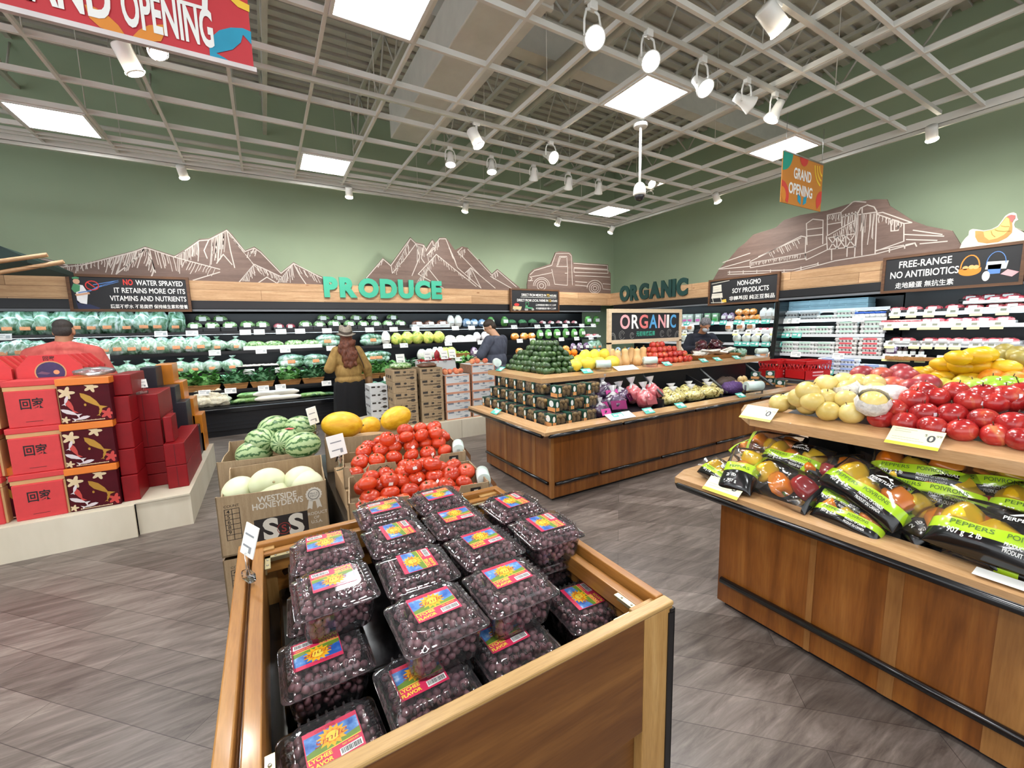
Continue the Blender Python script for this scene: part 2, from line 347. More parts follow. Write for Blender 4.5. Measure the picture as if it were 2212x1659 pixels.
# ================================================================ refrigerated cases
def xz(px, z, Y):                            # where column px meets height z on the plane y = Y
    py = 700
    for _ in range(6):
        a, b = at_y(px, py, Y).z, at_y(px, py+1, Y).z; py += (z-a)/(b-a)
    return at_y(px, py, Y).x
def yz(px, z, X):
    py = 700
    for _ in range(6):
        a, b = at_x(px, py, X).z, at_x(px, py+1, X).z; py += (z-a)/(b-a)
    return at_x(px, py, X).y
TAGW = MB().rbox(-.08, .08, -.006, 0, -.045, .045, 0, .003, 1).box(-.06, .02, -.0075, -.006, .018, .03, 1).box(.025, .065, -.0075, -.006, -.02, .02, 1).box(-.06, 0, -.0075, -.006, -.005, .003, 1).mesh('price_tag', [WHITE, solid('#b9bfbf', .6)])
TAGY = MB().rbox(-.055, .055, -.006, 0, -.055, .055, 0, .003, 1).box(-.055, .055, -.0075, -.006, -.055, -.02, 1).box(-.02, .03, -.0075, -.006, .0, .03, 2).mesh('price_tag', [WHITE, YTAG, solid('#8c8f7a', .6)])
TAGT = MB().rbox(-.075, .075, -.006, 0, -.045, .045, 0, .003, 1).box(-.06, .0, -.0075, -.006, .0, .02, 1).box(.02, .06, -.0075, -.006, -.02, .025, 1).mesh('price_tag', [TEAL, WHITE])
SHELFB = solid('#101114', .35); SHELFW = solid('#dfe3e6', .35, 0, .03)
def case(name, label, org, xa, L, shelves, canopy=True, lip=.43, deckz=.476, edge=None, zc=1.985, ends='', cly=.14):
    ya = Vector(xa).cross(Vector((0, 0, -1)))
    r = thing(name, label, 'refrigerated case'); r.matrix_world = frame(org, xa, ya)
    mb = MB().box(0, L, .06, .14, 0, .1).box(0, L, .02, .9, .1, lip-.03).box(0, L, .88, .92, lip-.03, 2.15)
    for zz in (.16, .22, .29): mb.box(0, L, .012, .02, zz, zz+.012)
    mb.build('cabinet_body', BLACK, r)
    MB().rbox(0, L, -.03, .03, lip-.05, deckz-.015, 0, .012).build('bumper_rail', SATIN, r)
    MB().add([(0, .03, deckz), (L, .03, deckz), (L, .88, deckz+.1), (0, .88, deckz+.1), (0, .03, deckz-.03), (L, .03, deckz-.03), (L, .88, deckz+.06), (0, .88, deckz+.06)],
             [(0, 1, 2, 3), (7, 6, 5, 4), (0, 4, 5, 1), (1, 5, 6, 2), (2, 6, 7, 3), (3, 7, 4, 0)]).build('bottom_deck', SHELFB, r)
    MB().box(0, L, cly, .92, zc+.05, 2.155).box(0, L, cly+.02, cly+.06, zc, zc+.05).box(0, L, .88, .9, zc, 2.1).build('canopy', BLACK, r)
    MB().box(.02, L-.02, cly-.006, cly, zc+.005, zc+.035).build('canopy_trim', solid('#6c7075', .4), r)
    MB().box(.05, L-.05, cly+.09, cly+.13, zc+.03, zc+.05).build('light_strip', GLOWCASE, r)
    out = []
    for i, (z, fy, tags) in enumerate(shelves):
        s = MB().box(0, L, fy, .88, z-.03, z).box(0, L, fy-.012, fy, z-.035, z+.012, 1).build('shelf', [SHELFB, edge or SHELFB], r)
        if i < 4: MB().box(.05, L-.05, fy+.03, fy+.045, z-.036, z-.03).build('light_strip', GLOWCASE, s)
        for (u, me) in tags: ob('price_tag', me, s, (u, fy-.013, z-.01), (-.25, 0, 0))
        out.append(s)
    for e in ends:
        u = {'l': 0, 'r': L}[e]
        MB().prism([(0, 0), (.92, 0), (.92, 2.15), (cly+.02, 2.15), (cly+.02, 1.7), (.1, 1.2), (-.02, .5), (-.02, 0)], -.03, .03, 0, Matrix.Translation((u, 0, 0)) @ Matrix(((0, 0, 1, 0), (1, 0, 0, 0), (0, 1, 0, 0), (0, 0, 0, 1)))).build('end_panel', SATIN, r)
    return r
BX0 = -7.5; BY = 7.95
def tags_b(z, ly, pxs): return [(xz(p, z, BY+ly)-BX0, TAGW) for p in pxs]
S1, S2, S3, S4, DK = (1.665, .35), (1.345, .30), (1.01, .25), (.73, .13), (.476, .03)
case('produce_case', 'long black multi-deck produce case along the back wall under the teal lettering', (BX0, BY, 0), (1, 0, 0), 14.9,
     [(*S1, tags_b(*S1, [8, 348, 415, 530, 560, 607, 648, 706, 798, 850, 897, 983, 1018, 1050, 1110, 1160, 1182, 1220, 1256, 1281])),
      (*S2, tags_b(*S2, [5, 222, 464, 564, 616, 715, 836, 872, 968, 1038, 1122, 1150, 1212, 1245, 1276])),
      (*S3, tags_b(*S3, [538, 605, 895, 937, 960, 990, 1015, 1210, 1260, 1290])),
      (*S4, tags_b(*S4, [442, 498, 569, 606, 705, 837]))])
RX = 7.52; RY0 = 7.9
def tags_r(z, ly, pxs, me, y0): return [(y0-yz(p, z, RX+ly), me) for p in pxs]
R1, R2, R3, R4 = (1.65, .33), (1.45, .30), (1.24, .27), (.93, .2)
case('organic_case', 'black chilled case in the corner behind the organic table, packed with tofu and greens', (RX, RY0, 0), (0, -1, 0), RY0-3.98,
     [(*R1, tags_r(*R1, [1484, 1536, 1563, 1594, 1618, 1631, 1655, 1682], TAGT, RY0)), (*R2, tags_r(*R2, [1480, 1590, 1617, 1640, 1672], TAGY, RY0)),
      (*R3, tags_r(*R3, [1345, 1362, 1410, 1595, 1612, 1631, 1655, 1680], TAGT, RY0)), (*R4, tags_r(*R4, [1674], TAGY, RY0))], edge=SHELFW, ends='r')
E1, E2, E3, E4 = (1.645, .33), (1.40, .30), (1.075, .27), (.82, .2)
case('egg_case', 'black chilled case with white edged shelves holding stacked egg cartons', (RX, 3.96, 0), (0, -1, 0), 1.44,
     [(1.80, .42, []), (*E1, tags_r(*E1, [1701, 1718, 1855], TAGW, 3.96)), (*E2, tags_r(*E2, [1697, 1722], TAGT, 3.96)), (*E3, tags_r(*E3, [1720, 1812], TAGW, 3.96)), (*E4, tags_r(*E4, [1790], TAGT, 3.96))], edge=SHELFW, ends='l')
M1, M2, M3, M4 = (1.70, .33), (1.53, .28), (1.27, .24), (1.085, .2)
case('meat_case', 'black chilled meat case under the free-range sign', (RX, 2.50, 0), (0, -1, 0), 6,
     [(*M1, tags_r(*M1, [1935, 1970, 2008, 2058, 2110, 2167], TAGY, 2.5)), (*M2, tags_r(*M2, [1921, 1956, 1995, 2019, 2070, 2104, 2155], TAGY, 2.5)),
      (*M3, tags_r(*M3, [1923, 1976, 2004, 2034, 2064, 2107, 2140, 2166], TAGY, 2.5)), (*M4, tags_r(*M4, [1917, 1935, 1957, 1989, 2036], TAGY, 2.5))], edge=SHELFW)
# ---- what stands on the shelves
def lump(r, seed=0, amp=.12, seg=14, rings=9, flat=.0, m=0, c=(0, 0, 0), pinch=0):
    rs = random.Random(seed); ph = [(rs.uniform(0, 6.3), rs.uniform(0, 6.3), rs.randint(2, 5), rs.randint(1, 4)) for _ in range(4)]
    b = MB().ell((0, 0, 0), r, seg, rings); vs = []
    for x, y, z in b.v:
        a = math.atan2(y/r[1], x/r[0]); t = z/r[2]
        k = 1+amp*sum(math.sin(p[2]*a+p[0])*math.cos(p[3]*t*2+p[1]) for p in ph)/2
        if pinch and t > .55: k *= max(.12, 1-(t-.55)/.45*pinch)
        vs.append((c[0]+x*k, c[1]+y*k, c[2]+max(z*(k if t < .55 or not pinch else 1), -r[2]*(1-flat))))
    return vs, b.f
def LM(mb, r, seed=0, **k):
    m = k.pop('m', 0); vs, fs = lump(r, seed, **k); return mb.add(vs, fs, m, True)
BAGG = mottled('bagged_greens', [(.34, '#2f5a38'), (.46, '#6f9a7c'), (.57, '#a5c4b6'), (.7, '#eaf5f2')], 9, .22, 5, 1.2, 1, .12, (1, 1, .5), .5)  # pale aqua stops paint the clear film's streaky highlights into the colour
BAGL = mottled('bagged_lettuce', [(.34, '#4f7f5a'), (.46, '#8fb398'), (.57, '#c0d6ca'), (.7, '#f2f9f7')], 10, .22, 5, 1.4, 1, .1, (1, 1, .6), .5)  # near-white stops are painted film highlights too
LEAF = mottled('leafy_greens', [(.3, '#2f6a30'), (.5, '#5a9a4a'), (.65, '#86bf68'), (.8, '#bfe094')], 22, .5, 5, 1, 0, .18, (1, 1, 1), .8)
KALE = mottled('dark_kale', [(.3, '#24502e'), (.5, '#457f4f'), (.7, '#6fa070')], 30, .55, 5, 1, 0, .15, (1, 1, 1), .8)
TRAYG = mottled('wrapped_green_vegetables', [(.3, '#2c5228'), (.45, '#669a50'), (.56, '#b0d096'), (.7, '#f0f6ea')], 26, .2, 4, 1.5, 1, .15)
YELG = mottled('yellow_green_hearts', [(.3, '#5c9a3d'), (.5, '#c8d85e'), (.65, '#efe67c'), (.8, '#f6f2b8')], 14, .2, 4, 1, 1, .1)
PALE = mottled('pale_vegetables', [(.3, '#cfd3c2'), (.6, '#eef0e6'), (.8, '#ffffff')], 18, .3, 4, 1, .6, .05)
BROWNP = mottled('brown_slices', [(.35, '#5a3426'), (.55, '#8c5c47'), (.7, '#e8dcd2')], 20, .25, 4, 1, .8, .1)
BLUEP = mottled('blue_wrapped_packs', [(.3, '#2b4a72'), (.5, '#7aa0c4'), (.7, '#e6f0f6')], 14, .25, 4, 1, .8, .15)
REDP = mottled('red_packs', [(.3, '#8c2a35'), (.5, '#d06a74'), (.7, '#f5e6e2')], 16, .25, 4, 1, .8, .15)
PURP = mottled('purple_packs', [(.3, '#3b2140'), (.5, '#7d5a80'), (.62, '#d6c8d8'), (.75, '#f2eef2')], 16, .25, 4, 1.3, .8, .15)
ORNP = mottled('orange_packs', [(.3, '#d06a1a'), (.5, '#f0a040'), (.7, '#fbf0dc')], 16, .25, 4, 1, .8, .1)
PINKP = mottled('pink_meat', [(.35, '#a02a38'), (.52, '#cf5d66'), (.66, '#e8a5a4'), (.8, '#f6dcd9')], 18, .2, 4, 1.3, 1, .15)
CREAM = mottled('white_packs', [(.35, '#d8d4c8'), (.6, '#f4f2ea'), (.8, '#ffffff')], 12, .25, 3, 1, .7, .06)
GARL = mottled('garlic_net', [(.35, '#c9c3c8'), (.6, '#f3f0ee'), (.8, '#ffffff')], 40, .5, 4, 0, 0, .04)
LIME = mottled('limes', [(.35, '#3f7a1e'), (.6, '#7fb33a'), (.8, '#b9d86a')], 20, .4, 3, 0, .3, .1)
WICK = wood('wicker_tray', [(.35, '#9a6a38'), (.65, '#c08a50')], 'x', 60, .6)
ORL = solid('#e8a070', .4, 0, .15, 30); TRAYB = solid('#1b1d1f', .3); TRAYW = solid('#eceeed', .3)
GRN = solid('#3aa14a', .35, 0, .1); BLUE = solid('#2f5fc4', .35, 0, .1); LILAC = solid('#9a78c8', .35)
def sticker(w, h, y, z, tilt=0, m=ORL): return MB().rbox(-w/2, w/2, -.004, .004, -h/2, h/2, 0, .003, 1, T(0, y, z, tilt)).mesh('label', m)
for v in range(3):
    b = LM(MB(), (.15-.01*v, .11, .19), 5+v, amp=.24, flat=.12, c=(0, 0, .168)); kind('bagtall%d' % v, [('bag', b.mesh('bag', BAGG)), ('label', sticker(.1, .05, -.112, .1, -.1))])
    b = LM(MB(), (.145, .11, .13), 15+v, amp=.24, flat=.15, c=(0, 0, .11)); kind('baground%d' % v, [('bag', b.mesh('bag', BAGL)), ('label', sticker(.09, .05, -.11, .09, -.1))])
    b = LM(MB(), (.15, .11, .125), 25+v, amp=.14, flat=.15, c=(0, 0, .106), pinch=1.0, rings=12); b.lathe([(.012, .215), (.02, .23), (.045, .26)], 8, 0, None, lambda a, z: 1+.3*math.sin(3*a+v)); kind('bagtied%d' % v, [('bag', b.mesh('bag', BAGL)), ('label', sticker(.085, .045, -.11, .08, -.1))])
b = LM(MB(), (.2, .1, .075), 31, amp=.12, flat=.15, c=(0, 0, .064)); LM(b, (.19, .1, .07), 32, amp=.12, c=(.02, .03, .14)); kind('baglong', [('bag', b.mesh('bag', BAGG)), ('label', sticker(.1, .05, -.1, .1, -.1))])
def tray(w, d, h, mat, rim, lab=None):
    b = MB().rbox(-w/2, w/2, -d/2, d/2, 0, h*.45, 0, .012); c = LM(MB(), (w*.46, d*.46, h*.4), 7, amp=.1, c=(0, 0, h*.5), flat=.2)
    p = [('tray', b.mesh('tray', rim)), ('produce', c.mesh('produce', mat))]
    if lab: p.append(('label', MB().rbox(-w*.2, w*.2, -.003, .003, -h*.2, h*.2, 0, .002, 1, T(0, -d*.47, h*.55, -.35)).mesh('label', lab)))
    return p
kind('tray_green', tray(.18, .14, .14, TRAYG, TRAYB, WHITE)); kind('tray_dark', tray(.18, .14, .14, KALE, TRAYB)); kind('tray_flat', tray(.26, .14, .13, TRAYG, TRAYW)); kind('tray_brown', tray(.24, .15, .15, BROWNP, TRAYW, WHITE))
kind('tray_red', tray(.15, .14, .12, REDP, TRAYB, WHITE)); kind('tray_pale', tray(.2, .14, .14, PALE, TRAYW)); kind('tray_pink', tray(.19, .15, .09, REDP, TRAYW, WHITE))
def pouch(w, h, d, mat, lab=None, lm=WHITE, seed=3):
    b = LM(MB(), (w/2, d/2, h/2), seed, amp=.07, c=(0, 0, h*.47), flat=.06)
    p = [('pouch', b.mesh('pouch', mat))]
    if lab: p.append(('label', MB().rbox(-w*lab, w*lab, -.004, .004, -h*.16, h*.16, 0, .003, 1, T(0, -d*.5, h*.5, -.08)).mesh('label', lm)))
    return p
kind('pouch_white', pouch(.16, .25, .1, CREAM, .3)); kind('pouch_blue', pouch(.17, .16, .12, BLUEP, .25)); kind('pouch_green', pouch(.16, .2, .1, LEAF, .3)); kind('pouch_yel', pouch(.18, .19, .12, YELG))
kind('pouch_purple', pouch(.15, .19, .11, PURP, .3)); kind('pouch_orange', pouch(.16, .13, .12, ORNP)); kind('pouch_cream', pouch(.17, .2, .08, CREAM, .3, ORL)); kind('net', pouch(.14, .17, .12, GARL)); kind('pouch_pale', pouch(.17, .19, .12, PALE))
def basket(w, d, h, mat, top):
    b = MB().add([(-w/2*.8, -d/2*.8, 0), (w/2*.8, -d/2*.8, 0), (w/2*.8, d/2*.8, 0), (-w/2*.8, d/2*.8, 0), (-w/2, -d/2, h), (w/2, -d/2, h), (w/2, d/2, h), (-w/2, d/2, h)], [(3, 2, 1, 0), (0, 1, 5, 4), (1, 2, 6, 5), (2, 3, 7, 6), (3, 0, 4, 7), (4, 5, 6, 7)])
    b.tube([(-w/2, -d/2, h), (w/2, -d/2, h)], .008, 6)
    return b.mesh('basket', mat)
def leaves(n, w, d, h, seed, big=.06):
    rs = random.Random(seed); b = MB()
    for _ in range(n):
        x, y = rs.uniform(-w/2, w/2), rs.uniform(-d/2, d/2); a = rs.uniform(0, 6.3); l = rs.uniform(.7, 1.3)*big; t = rs.uniform(.2, 1.2); z = rs.uniform(.0, h)
        X = T(x, y, z, 0, -t, a)
        b.add([(0, 0, 0), (l*.5, -l*.42, .012), (l*.55, 0, -.012), (l*.5, l*.42, .015), (l*1.05, -l*.3, -.01), (l*1.1, 0, -.02), (l*1.05, l*.3, 0), (l*1.4, 0, -.03)], [(0, 1, 2), (0, 2, 3), (1, 4, 5, 2), (2, 5, 6, 3), (4, 7, 5), (5, 7, 6)], 0, True, X)
    LM(b, (w*.5, d*.5, h*.6), seed, amp=.2, c=(0, 0, h*.3)); return b
BASK = basket(.36, .24, .1, WICK, LEAF)
for k, (m, sd) in {'basket_romaine': (LEAF, 1), 'basket_lettuce': (LEAF, 2), 'basket_kale': (KALE, 3), 'basket_chard': (LEAF, 4)}.items():
    q = leaves(130, .36, .24, .19, sd, .075).mesh('leaves', m)
    kind(k, [('basket', BASK), ('leaves', MB().add([(v.co.x, v.co.y, v.co.z+.09) for v in q.vertices], [list(p.vertices) for p in q.polygons], 0, True).mesh('leaves', m), None, 'stuff')])
def long_veg(L, r, mat, nm, bend=.06):
    pts = [(-L/2+L*i/10, bend*math.sin(PI*i/10), r) for i in range(11)]; rr = [r*(.25+.75*min(1, math.sin(PI*(i+.25)/10.5)*1.5)) for i in range(11)]
    return MB().tube(pts, rr, 10).mesh(nm, mat)
kind('cucumber', [(None, long_veg(.24, .026, mottled('cucumber', [(.4, '#274d26'), (.7, '#5d8a46')], 14, .35, 3, 0, .2, .1), 'cucumber'))])
kind('squash_green', [(None, long_veg(.26, .036, mottled('green_squash', [(.4, '#6f9a50'), (.7, '#a7c386')], 14, .4, 3, 0, .2, .08), 'squash'))])
kind('daikon', [(None, long_veg(.38, .042, solid('#efe9da', .5, 0, .04), 'daikon', .03))])
b = LM(MB(), (.105, .09, .075), 9, amp=.22, seg=22, rings=14, c=(0, 0, .07)); kind('cauliflower', [(None, b.mesh('cauliflower', mottled('cauliflower_curd', [(.35, '#d8cfae'), (.6, '#f2ecd6')], 40, .7, 4, 0, 0, .04, (1, 1, 1), .9)))])
b = LM(MB(), (.09, .08, .06), 12, amp=.25, seg=22, rings=14, c=(0, 0, .1)).lathe([(.025, 0), (.03, .08)], 8); kind('broccoli', [(None, b.mesh('broccoli', mottled('broccoli_head', [(.35, '#2d5c40'), (.6, '#5f9470'), (.8, '#9cc4a4')], 45, .7, 4, 0, 0, .08, (1, 1, 1), .9)))])
mb = MB()
for i in range(8): mb.ell((-.14+.04*i+.01*(i % 2), -.05+.04*(i % 3), .075), (.045, .045, .03), 10, 6)
kind('mushrooms', [('basket', basket(.34, .2, .07, TRAYB, 0)), ('mushroom_caps', mb.mesh('mushroom_caps', solid('#e9e2d4', .6, 0, .08)), None, 'stuff')])
mb = MB()
for i in range(14): mb.ell((-.14+.047*(i % 7), -.05+.07*(i//7), .1+.02*(i % 2)), (.034, .03, .03), 9, 6)
kind('limes', [('basket', basket(.36, .2, .1, WICK, 0)), ('limes', mb.mesh('limes', LIME), None, 'stuff')])
BIG = {'tray_green': 1.38, 'tray_dark': 1.35, 'tray_flat': 1.4, 'tray_brown': 1.2, 'tray_red': 1.2, 'tray_pale': 1.25, 'tray_pink': 1.2, 'pouch_white': 1.15, 'pouch_blue': 1.25, 'pouch_green': 1.25, 'pouch_yel': 1.4, 'pouch_orange': 1.35, 'pouch_purple': 1.25, 'pouch_pale': 1.25, 'net': 1.3, 'baglong': 1.15, 'cauliflower': 1.25, 'cucumber': 1.2, 'squash_green': 1.2, 'daikon': 1.15, 'broccoli': 1.2, 'baground': 1.05}
def row(items, shelf, sname, Y0=BY, back=.0, dz=0):
    z, ly = shelf; cnt = {}
    for k, nm, desc, cat, pxs, dy in items:
        v = 0
        for i, px in enumerate(pxs):
            kk = k+str((i*2+v) % 3) if k in ('bagtall', 'baground', 'bagtied') else k
            y = Y0+ly+.02+dy; x = xz(px, z+.08, y); cnt[desc] = cnt.get(desc, 0)+1
            spawn(kk, nm, '%s, %s from left on produce case %s' % (desc, ORD[cnt[desc]], sname), cat, (x, y, z+dz), (0, 0, rnd(-.15, .15)), rnd(.94, 1.05)*BIG.get(k, 1), '%ss on the %s' % (nm.replace('_', ' '), sname))
row([('bagtall', 'bagged_greens', 'tall clear bag of leafy greens', 'bagged vegetable', [25, 60, 97, 134, 170, 206, 240, 277, 312, 343, 384], .12),
     ('tray_green', 'vegetable_tray', 'black tray of wrapped green vegetables', 'vegetable tray', [421, 459, 497, 535, 568, 660, 690, 722, 755, 785, 812, 838, 865], .09),
     ('tray_red', 'pepper_tray', 'small tray of red peppers', 'vegetable tray', [602, 628], .09), ('tray_brown', 'burdock_tray', 'pale tray of brown roots', 'vegetable tray', [902, 928, 955], .1),
     ('pouch_white', 'herb_pouch', 'upright white and clear herb pouch', 'vegetable pack', [974, 990], .1), ('pouch_blue', 'blue_pouch', 'blue wrapped vegetable pouch', 'vegetable pack', [1008, 1024, 1041], .1),
     ('pouch_green', 'salad_pouch', 'green salad pouch with white label', 'vegetable pack', [1060, 1090, 1270, 1288], .1), ('tray_dark', 'dark_tray', 'dark green vegetable tray', 'vegetable tray', [1105, 1128, 1150], .1),
     ('tray_red', 'berry_box', 'little red berry box', 'berry box', [1172, 1190, 1207, 1224, 1240], .09)], S1, 'top shelf')
row([('tray_green', 'vegetable_tray', 'black tray leaning at the back', 'vegetable tray', [440, 478, 700, 735, 770, 805, 848], .32)], S1, 'top shelf', dz=.12)
row([('baground', 'bagged_lettuce', 'rounded clear bag of lettuce', 'bagged vegetable', [18, 50, 84, 150, 180, 197, 232, 262, 291, 320, 350, 386, 412, 436], .12), ('bagtied', 'bagged_greens', 'knotted clear bag of greens', 'bagged vegetable', [470, 510], .13),
     ('tray_flat', 'vegetable_tray', 'long white tray of green vegetables', 'vegetable tray', [553, 592, 636, 672], .09), ('baglong', 'bagged_scallions', 'long clear bag of scallions', 'bagged vegetable', [707, 802], .12),
     ('pouch_white', 'white_pouch', 'standing white vegetable pouch', 'vegetable pack', [834], .1), ('pouch_yel', 'lettuce_heart_pack', 'yellow green pack of lettuce hearts', 'vegetable pack', [857, 880, 902, 925, 948], .1),
     ('tray_pale', 'sprout_tray', 'pale tray of bean sprouts', 'vegetable tray', [972, 995, 1014], .09), ('net', 'garlic_net', 'white net of garlic', 'garlic', [1030, 1047, 1062], .1), ('pouch_orange', 'carrot_pack', 'orange pack of baby carrots', 'vegetable pack', [1112, 1132, 1148], .1),
     ('pouch_green', 'celery_pack', 'green leafy pack with white label', 'vegetable pack', [1166, 1184, 1203, 1222, 1240, 1257], .1), ('tray_pink', 'radish_tray', 'small tray of pink radishes', 'vegetable tray', [1272, 1286], .09)], S2, 'second shelf')
row([('bagtied', 'bagged_greens', 'knotted clear bag of green vegetables', 'bagged vegetable', [208, 240, 277, 320, 352, 392, 425, 458, 503], .13), ('mushrooms', 'mushroom_basket', 'black basket of white mushrooms', 'mushrooms', [538, 577], .12),
     ('baglong', 'bagged_leeks', 'long clear bag of leafy stems', 'bagged vegetable', [628, 680, 803, 818], .13), ('pouch_pale', 'pale_pouch', 'pale pouch of vegetables', 'vegetable pack', [912, 928], .1), ('pouch_white', 'daikon_pack', 'upright pack of white stems', 'vegetable pack', [941, 952], .1),
     ('pouch_yel', 'celery_heart_pack', 'pale green celery pack', 'vegetable pack', [963, 975], .1), ('limes', 'lime_basket', 'wicker basket of limes', 'limes', [995], .14), ('pouch_purple', 'purple_pouch', 'purple topped pouch', 'vegetable pack', [1024], .1),
     ('pouch_orange', 'squash_pack', 'orange vegetable pack', 'vegetable pack', [1122, 1150, 1185, 1205, 1222], .1), ('pouch_purple', 'cabbage_pack', 'purple cabbage pack', 'vegetable pack', [1238, 1252, 1266], .1), ('baground', 'bagged_lettuce', 'bag of pale lettuce', 'bagged vegetable', [1278, 1289], .12)], S3, 'third shelf')
row([('basket_romaine', 'greens_basket', 'wicker basket of romaine lettuce', 'basket of greens', [395, 835], .13), ('basket_lettuce', 'greens_basket', 'wicker basket of light green lettuce', 'basket of greens', [450, 800], .13), ('basket_kale', 'greens_basket', 'wicker basket of dark kale', 'basket of greens', [510, 568, 675, 875, 915], .13),
     ('basket_chard', 'greens_basket', 'wicker basket of chard', 'basket of greens', [625, 960, 1010], .13)], S4, 'fourth shelf')
dk = (.49, .03)
row([('cauliflower', 'cauliflower', 'cream coloured cauliflower', 'cauliflower', [424, 446, 468, 478], .12), ('cucumber', 'cucumber', 'dark green cucumber', 'cucumber', [493, 505, 690, 705], .08), ('squash_green', 'green_squash', 'pale green squash', 'squash', [530, 545, 560, 665, 682], .1),
     ('daikon', 'daikon', 'long white daikon', 'daikon', [583, 622], .09), ('broccoli', 'broccoli', 'blue green broccoli head', 'broccoli', [808, 830, 845], .12)], dk, 'bottom deck')
row([('cauliflower', 'cauliflower', 'cauliflower lying on another', 'cauliflower', [434, 465], .16), ('squash_green', 'green_squash', 'pale green squash on the pile', 'squash', [538, 553], .13), ('daikon', 'daikon', 'long white daikon lying on the others', 'daikon', [578, 616], .12)], dk, 'bottom deck', dz=.085)
# ---- right wall
def carton(h=.07, w=.29, d=.1, c='#d9dad6', lab=None):
    b = MB().rbox(-w/2, w/2, -d/2, d/2, h*.5, h, 0, .012)
    for i in range(6): b.lathe([(.018, 0), (.024, h*.5)], 8, 0, T(-w/2+w*(i+.5)/6, -d*.26, 0))
    b.box(-w/2+.01, w/2-.01, 0, d/2-.01, .0, h*.5).box(-w/2-.004, w/2+.004, -d/2-.004, d/2+.004, h*.47, h*.53)
    p = [('carton', b.mesh('carton', solid(c, .8, 0, .05, 30)))]
    if lab: p.append(('label', MB().box(-w*.3, w*.3, -d/2-.002, -d/2, h*.55, h*.92).box(-w*.2, w*.2, -d*.3, d*.3, h, h+.001).mesh('label', lab)))
    return p
kind('carton_grey', carton(c='#a9b0b2')); kind('carton_white', carton(c='#dfe2e0', lab=solid('#b9dccb', .5))); kind('carton_red', carton(c='#e0dedb', lab=solid('#d9525c', .5))); kind('carton_blue', carton(c='#d5dae2', lab=solid('#8fa6dc', .5)))
kind('crate_blue', [(None, MB().rbox(-.15, .15, -.14, .14, 0, .085, 0, .008).box(-.13, .13, -.142, -.14, .06, .07, 1).mesh('carton', [solid('#7fa0ad', .7), solid('#5d7a88', .7)]))])
kind('cup', [('cup', MB().lathe([(.036, 0), (.042, .07)], 12).mesh('cup', WHITE)), ('lid', MB().lathe([(.044, .07), (.044, .095), (.03, .1)], 12).mesh('lid', BLUE))])
def rrow(k, nm, desc, cat, pxs, shelf, sname, levels=1, hz=.07, dy=.06, rot=PI/2*3):
    z, ly = shelf; n = 0
    for px in pxs:
        X = RX+ly+dy+.02; y = yz(px, z+.05, X); n += 1
        for l in range(levels if not hasattr(levels, '__len__') else levels[n-1]):
            d2 = '%s, %s from left on %s' % (desc, ORD[n], sname)
            if l: d2 = '%s, layer %s, %s from left on %s' % (desc, ['one', 'two', 'three', 'four'][l], ORD[n], sname)
            spawn(k, nm, d2, cat, (X, y, z+l*hz), (0, 0, rot+rnd(-.04, .04)), rnd(.97, 1.02), nm.replace('_', ' ')+'s on '+sname)
ec = 'egg case '
rrow('crate_blue', 'egg_box', 'grey blue egg box', 'egg box', [1700, 1738, 1778, 1820, 1858], (1.80, .42), ec+'top', 2, .086, .16)
rrow('carton_grey', 'egg_carton', 'grey egg carton', 'egg carton', [1706, 1750], E1, ec+'second shelf', 2, .07)
rrow('carton_white', 'egg_carton', 'white egg carton', 'egg carton', [1788, 1825], E1, ec+'second shelf', [1, 2], .07)
rrow('cup', 'yogurt_cup', 'white cup with blue lid', 'cup', [1850, 1862, 1874, 1886, 1898, 1910], E1, ec+'second shelf', 1, .1, .07)
rrow('carton_white', 'egg_carton', 'egg carton with green label', 'egg carton', [1708, 1740, 1778, 1830, 1885], E2, ec+'third shelf', [2, 2, 2, 3, 3], .07)
rrow('carton_white', 'egg_carton', 'white egg carton', 'egg carton', [1703, 1740, 1782], E3, ec+'fourth shelf', [3, 3, 3], .07)
rrow('carton_red', 'egg_carton', 'egg carton with red label', 'egg carton', [1828, 1880], E3, ec+'fourth shelf', [4, 4], .07)
rrow('carton_blue', 'egg_carton', 'egg carton with blue label', 'egg carton', [1790, 1832, 1885], E4, ec+'fifth shelf', [3, 3, 2], .07)
mc = 'meat case '
kind('meat_tray', tray(.2, .15, .1, PINKP, TRAYW, WHITE)); kind('meat_bacon', tray(.22, .16, .11, PINKP, TRAYB, WHITE)); kind('box_clear', [('tray', MB().rbox(-.15, .15, -.09, .09, 0, .05, 0, .01).mesh('tray', TRAYW)), ('meat', MB().rbox(-.13, .13, -.08, .08, .04, .08, 0, .01).mesh('meat', PINKP)), ('label', MB().rbox(-.06, .06, -.04, .04, .081, .084, 0, .001).mesh('label', ORL))])
kind('bottle', [('bottle', MB().lathe([(.0, 0), (.028, 0), (.03, .01), (.03, .1), (.014, .14), (.013, .17)], 12).mesh('bottle', solid('#2c1512', .2))), ('label', MB().lathe([(.0305, .03), (.0305, .085)], 12, 0, None, None, False).mesh('label', WHITE)), ('cap', MB().lathe([(.016, .165), (.016, .19)], 10).mesh('cap', WHITE))])
rrow('meat_bacon', 'meat_pack', 'vacuum packed meat in dark tray', 'meat pack', [1940, 1975, 2018, 2062], M1, mc+'top shelf', 1, .1, .09)
rrow('meat_tray', 'meat_pack', 'pink meat tray', 'meat pack', [2105, 2150, 2190], M1, mc+'top shelf', 2, .09, .09)
rrow('box_clear', 'meat_box', 'flat clear box of sliced meat', 'meat box', [1932, 1968], M2, mc+'second shelf', 1, .1, .1)
rrow('meat_tray', 'meat_pack', 'pale meat tray', 'meat pack', [2005, 2025, 2062, 2092, 2128, 2170], M2, mc+'second shelf', 1, .09, .09)
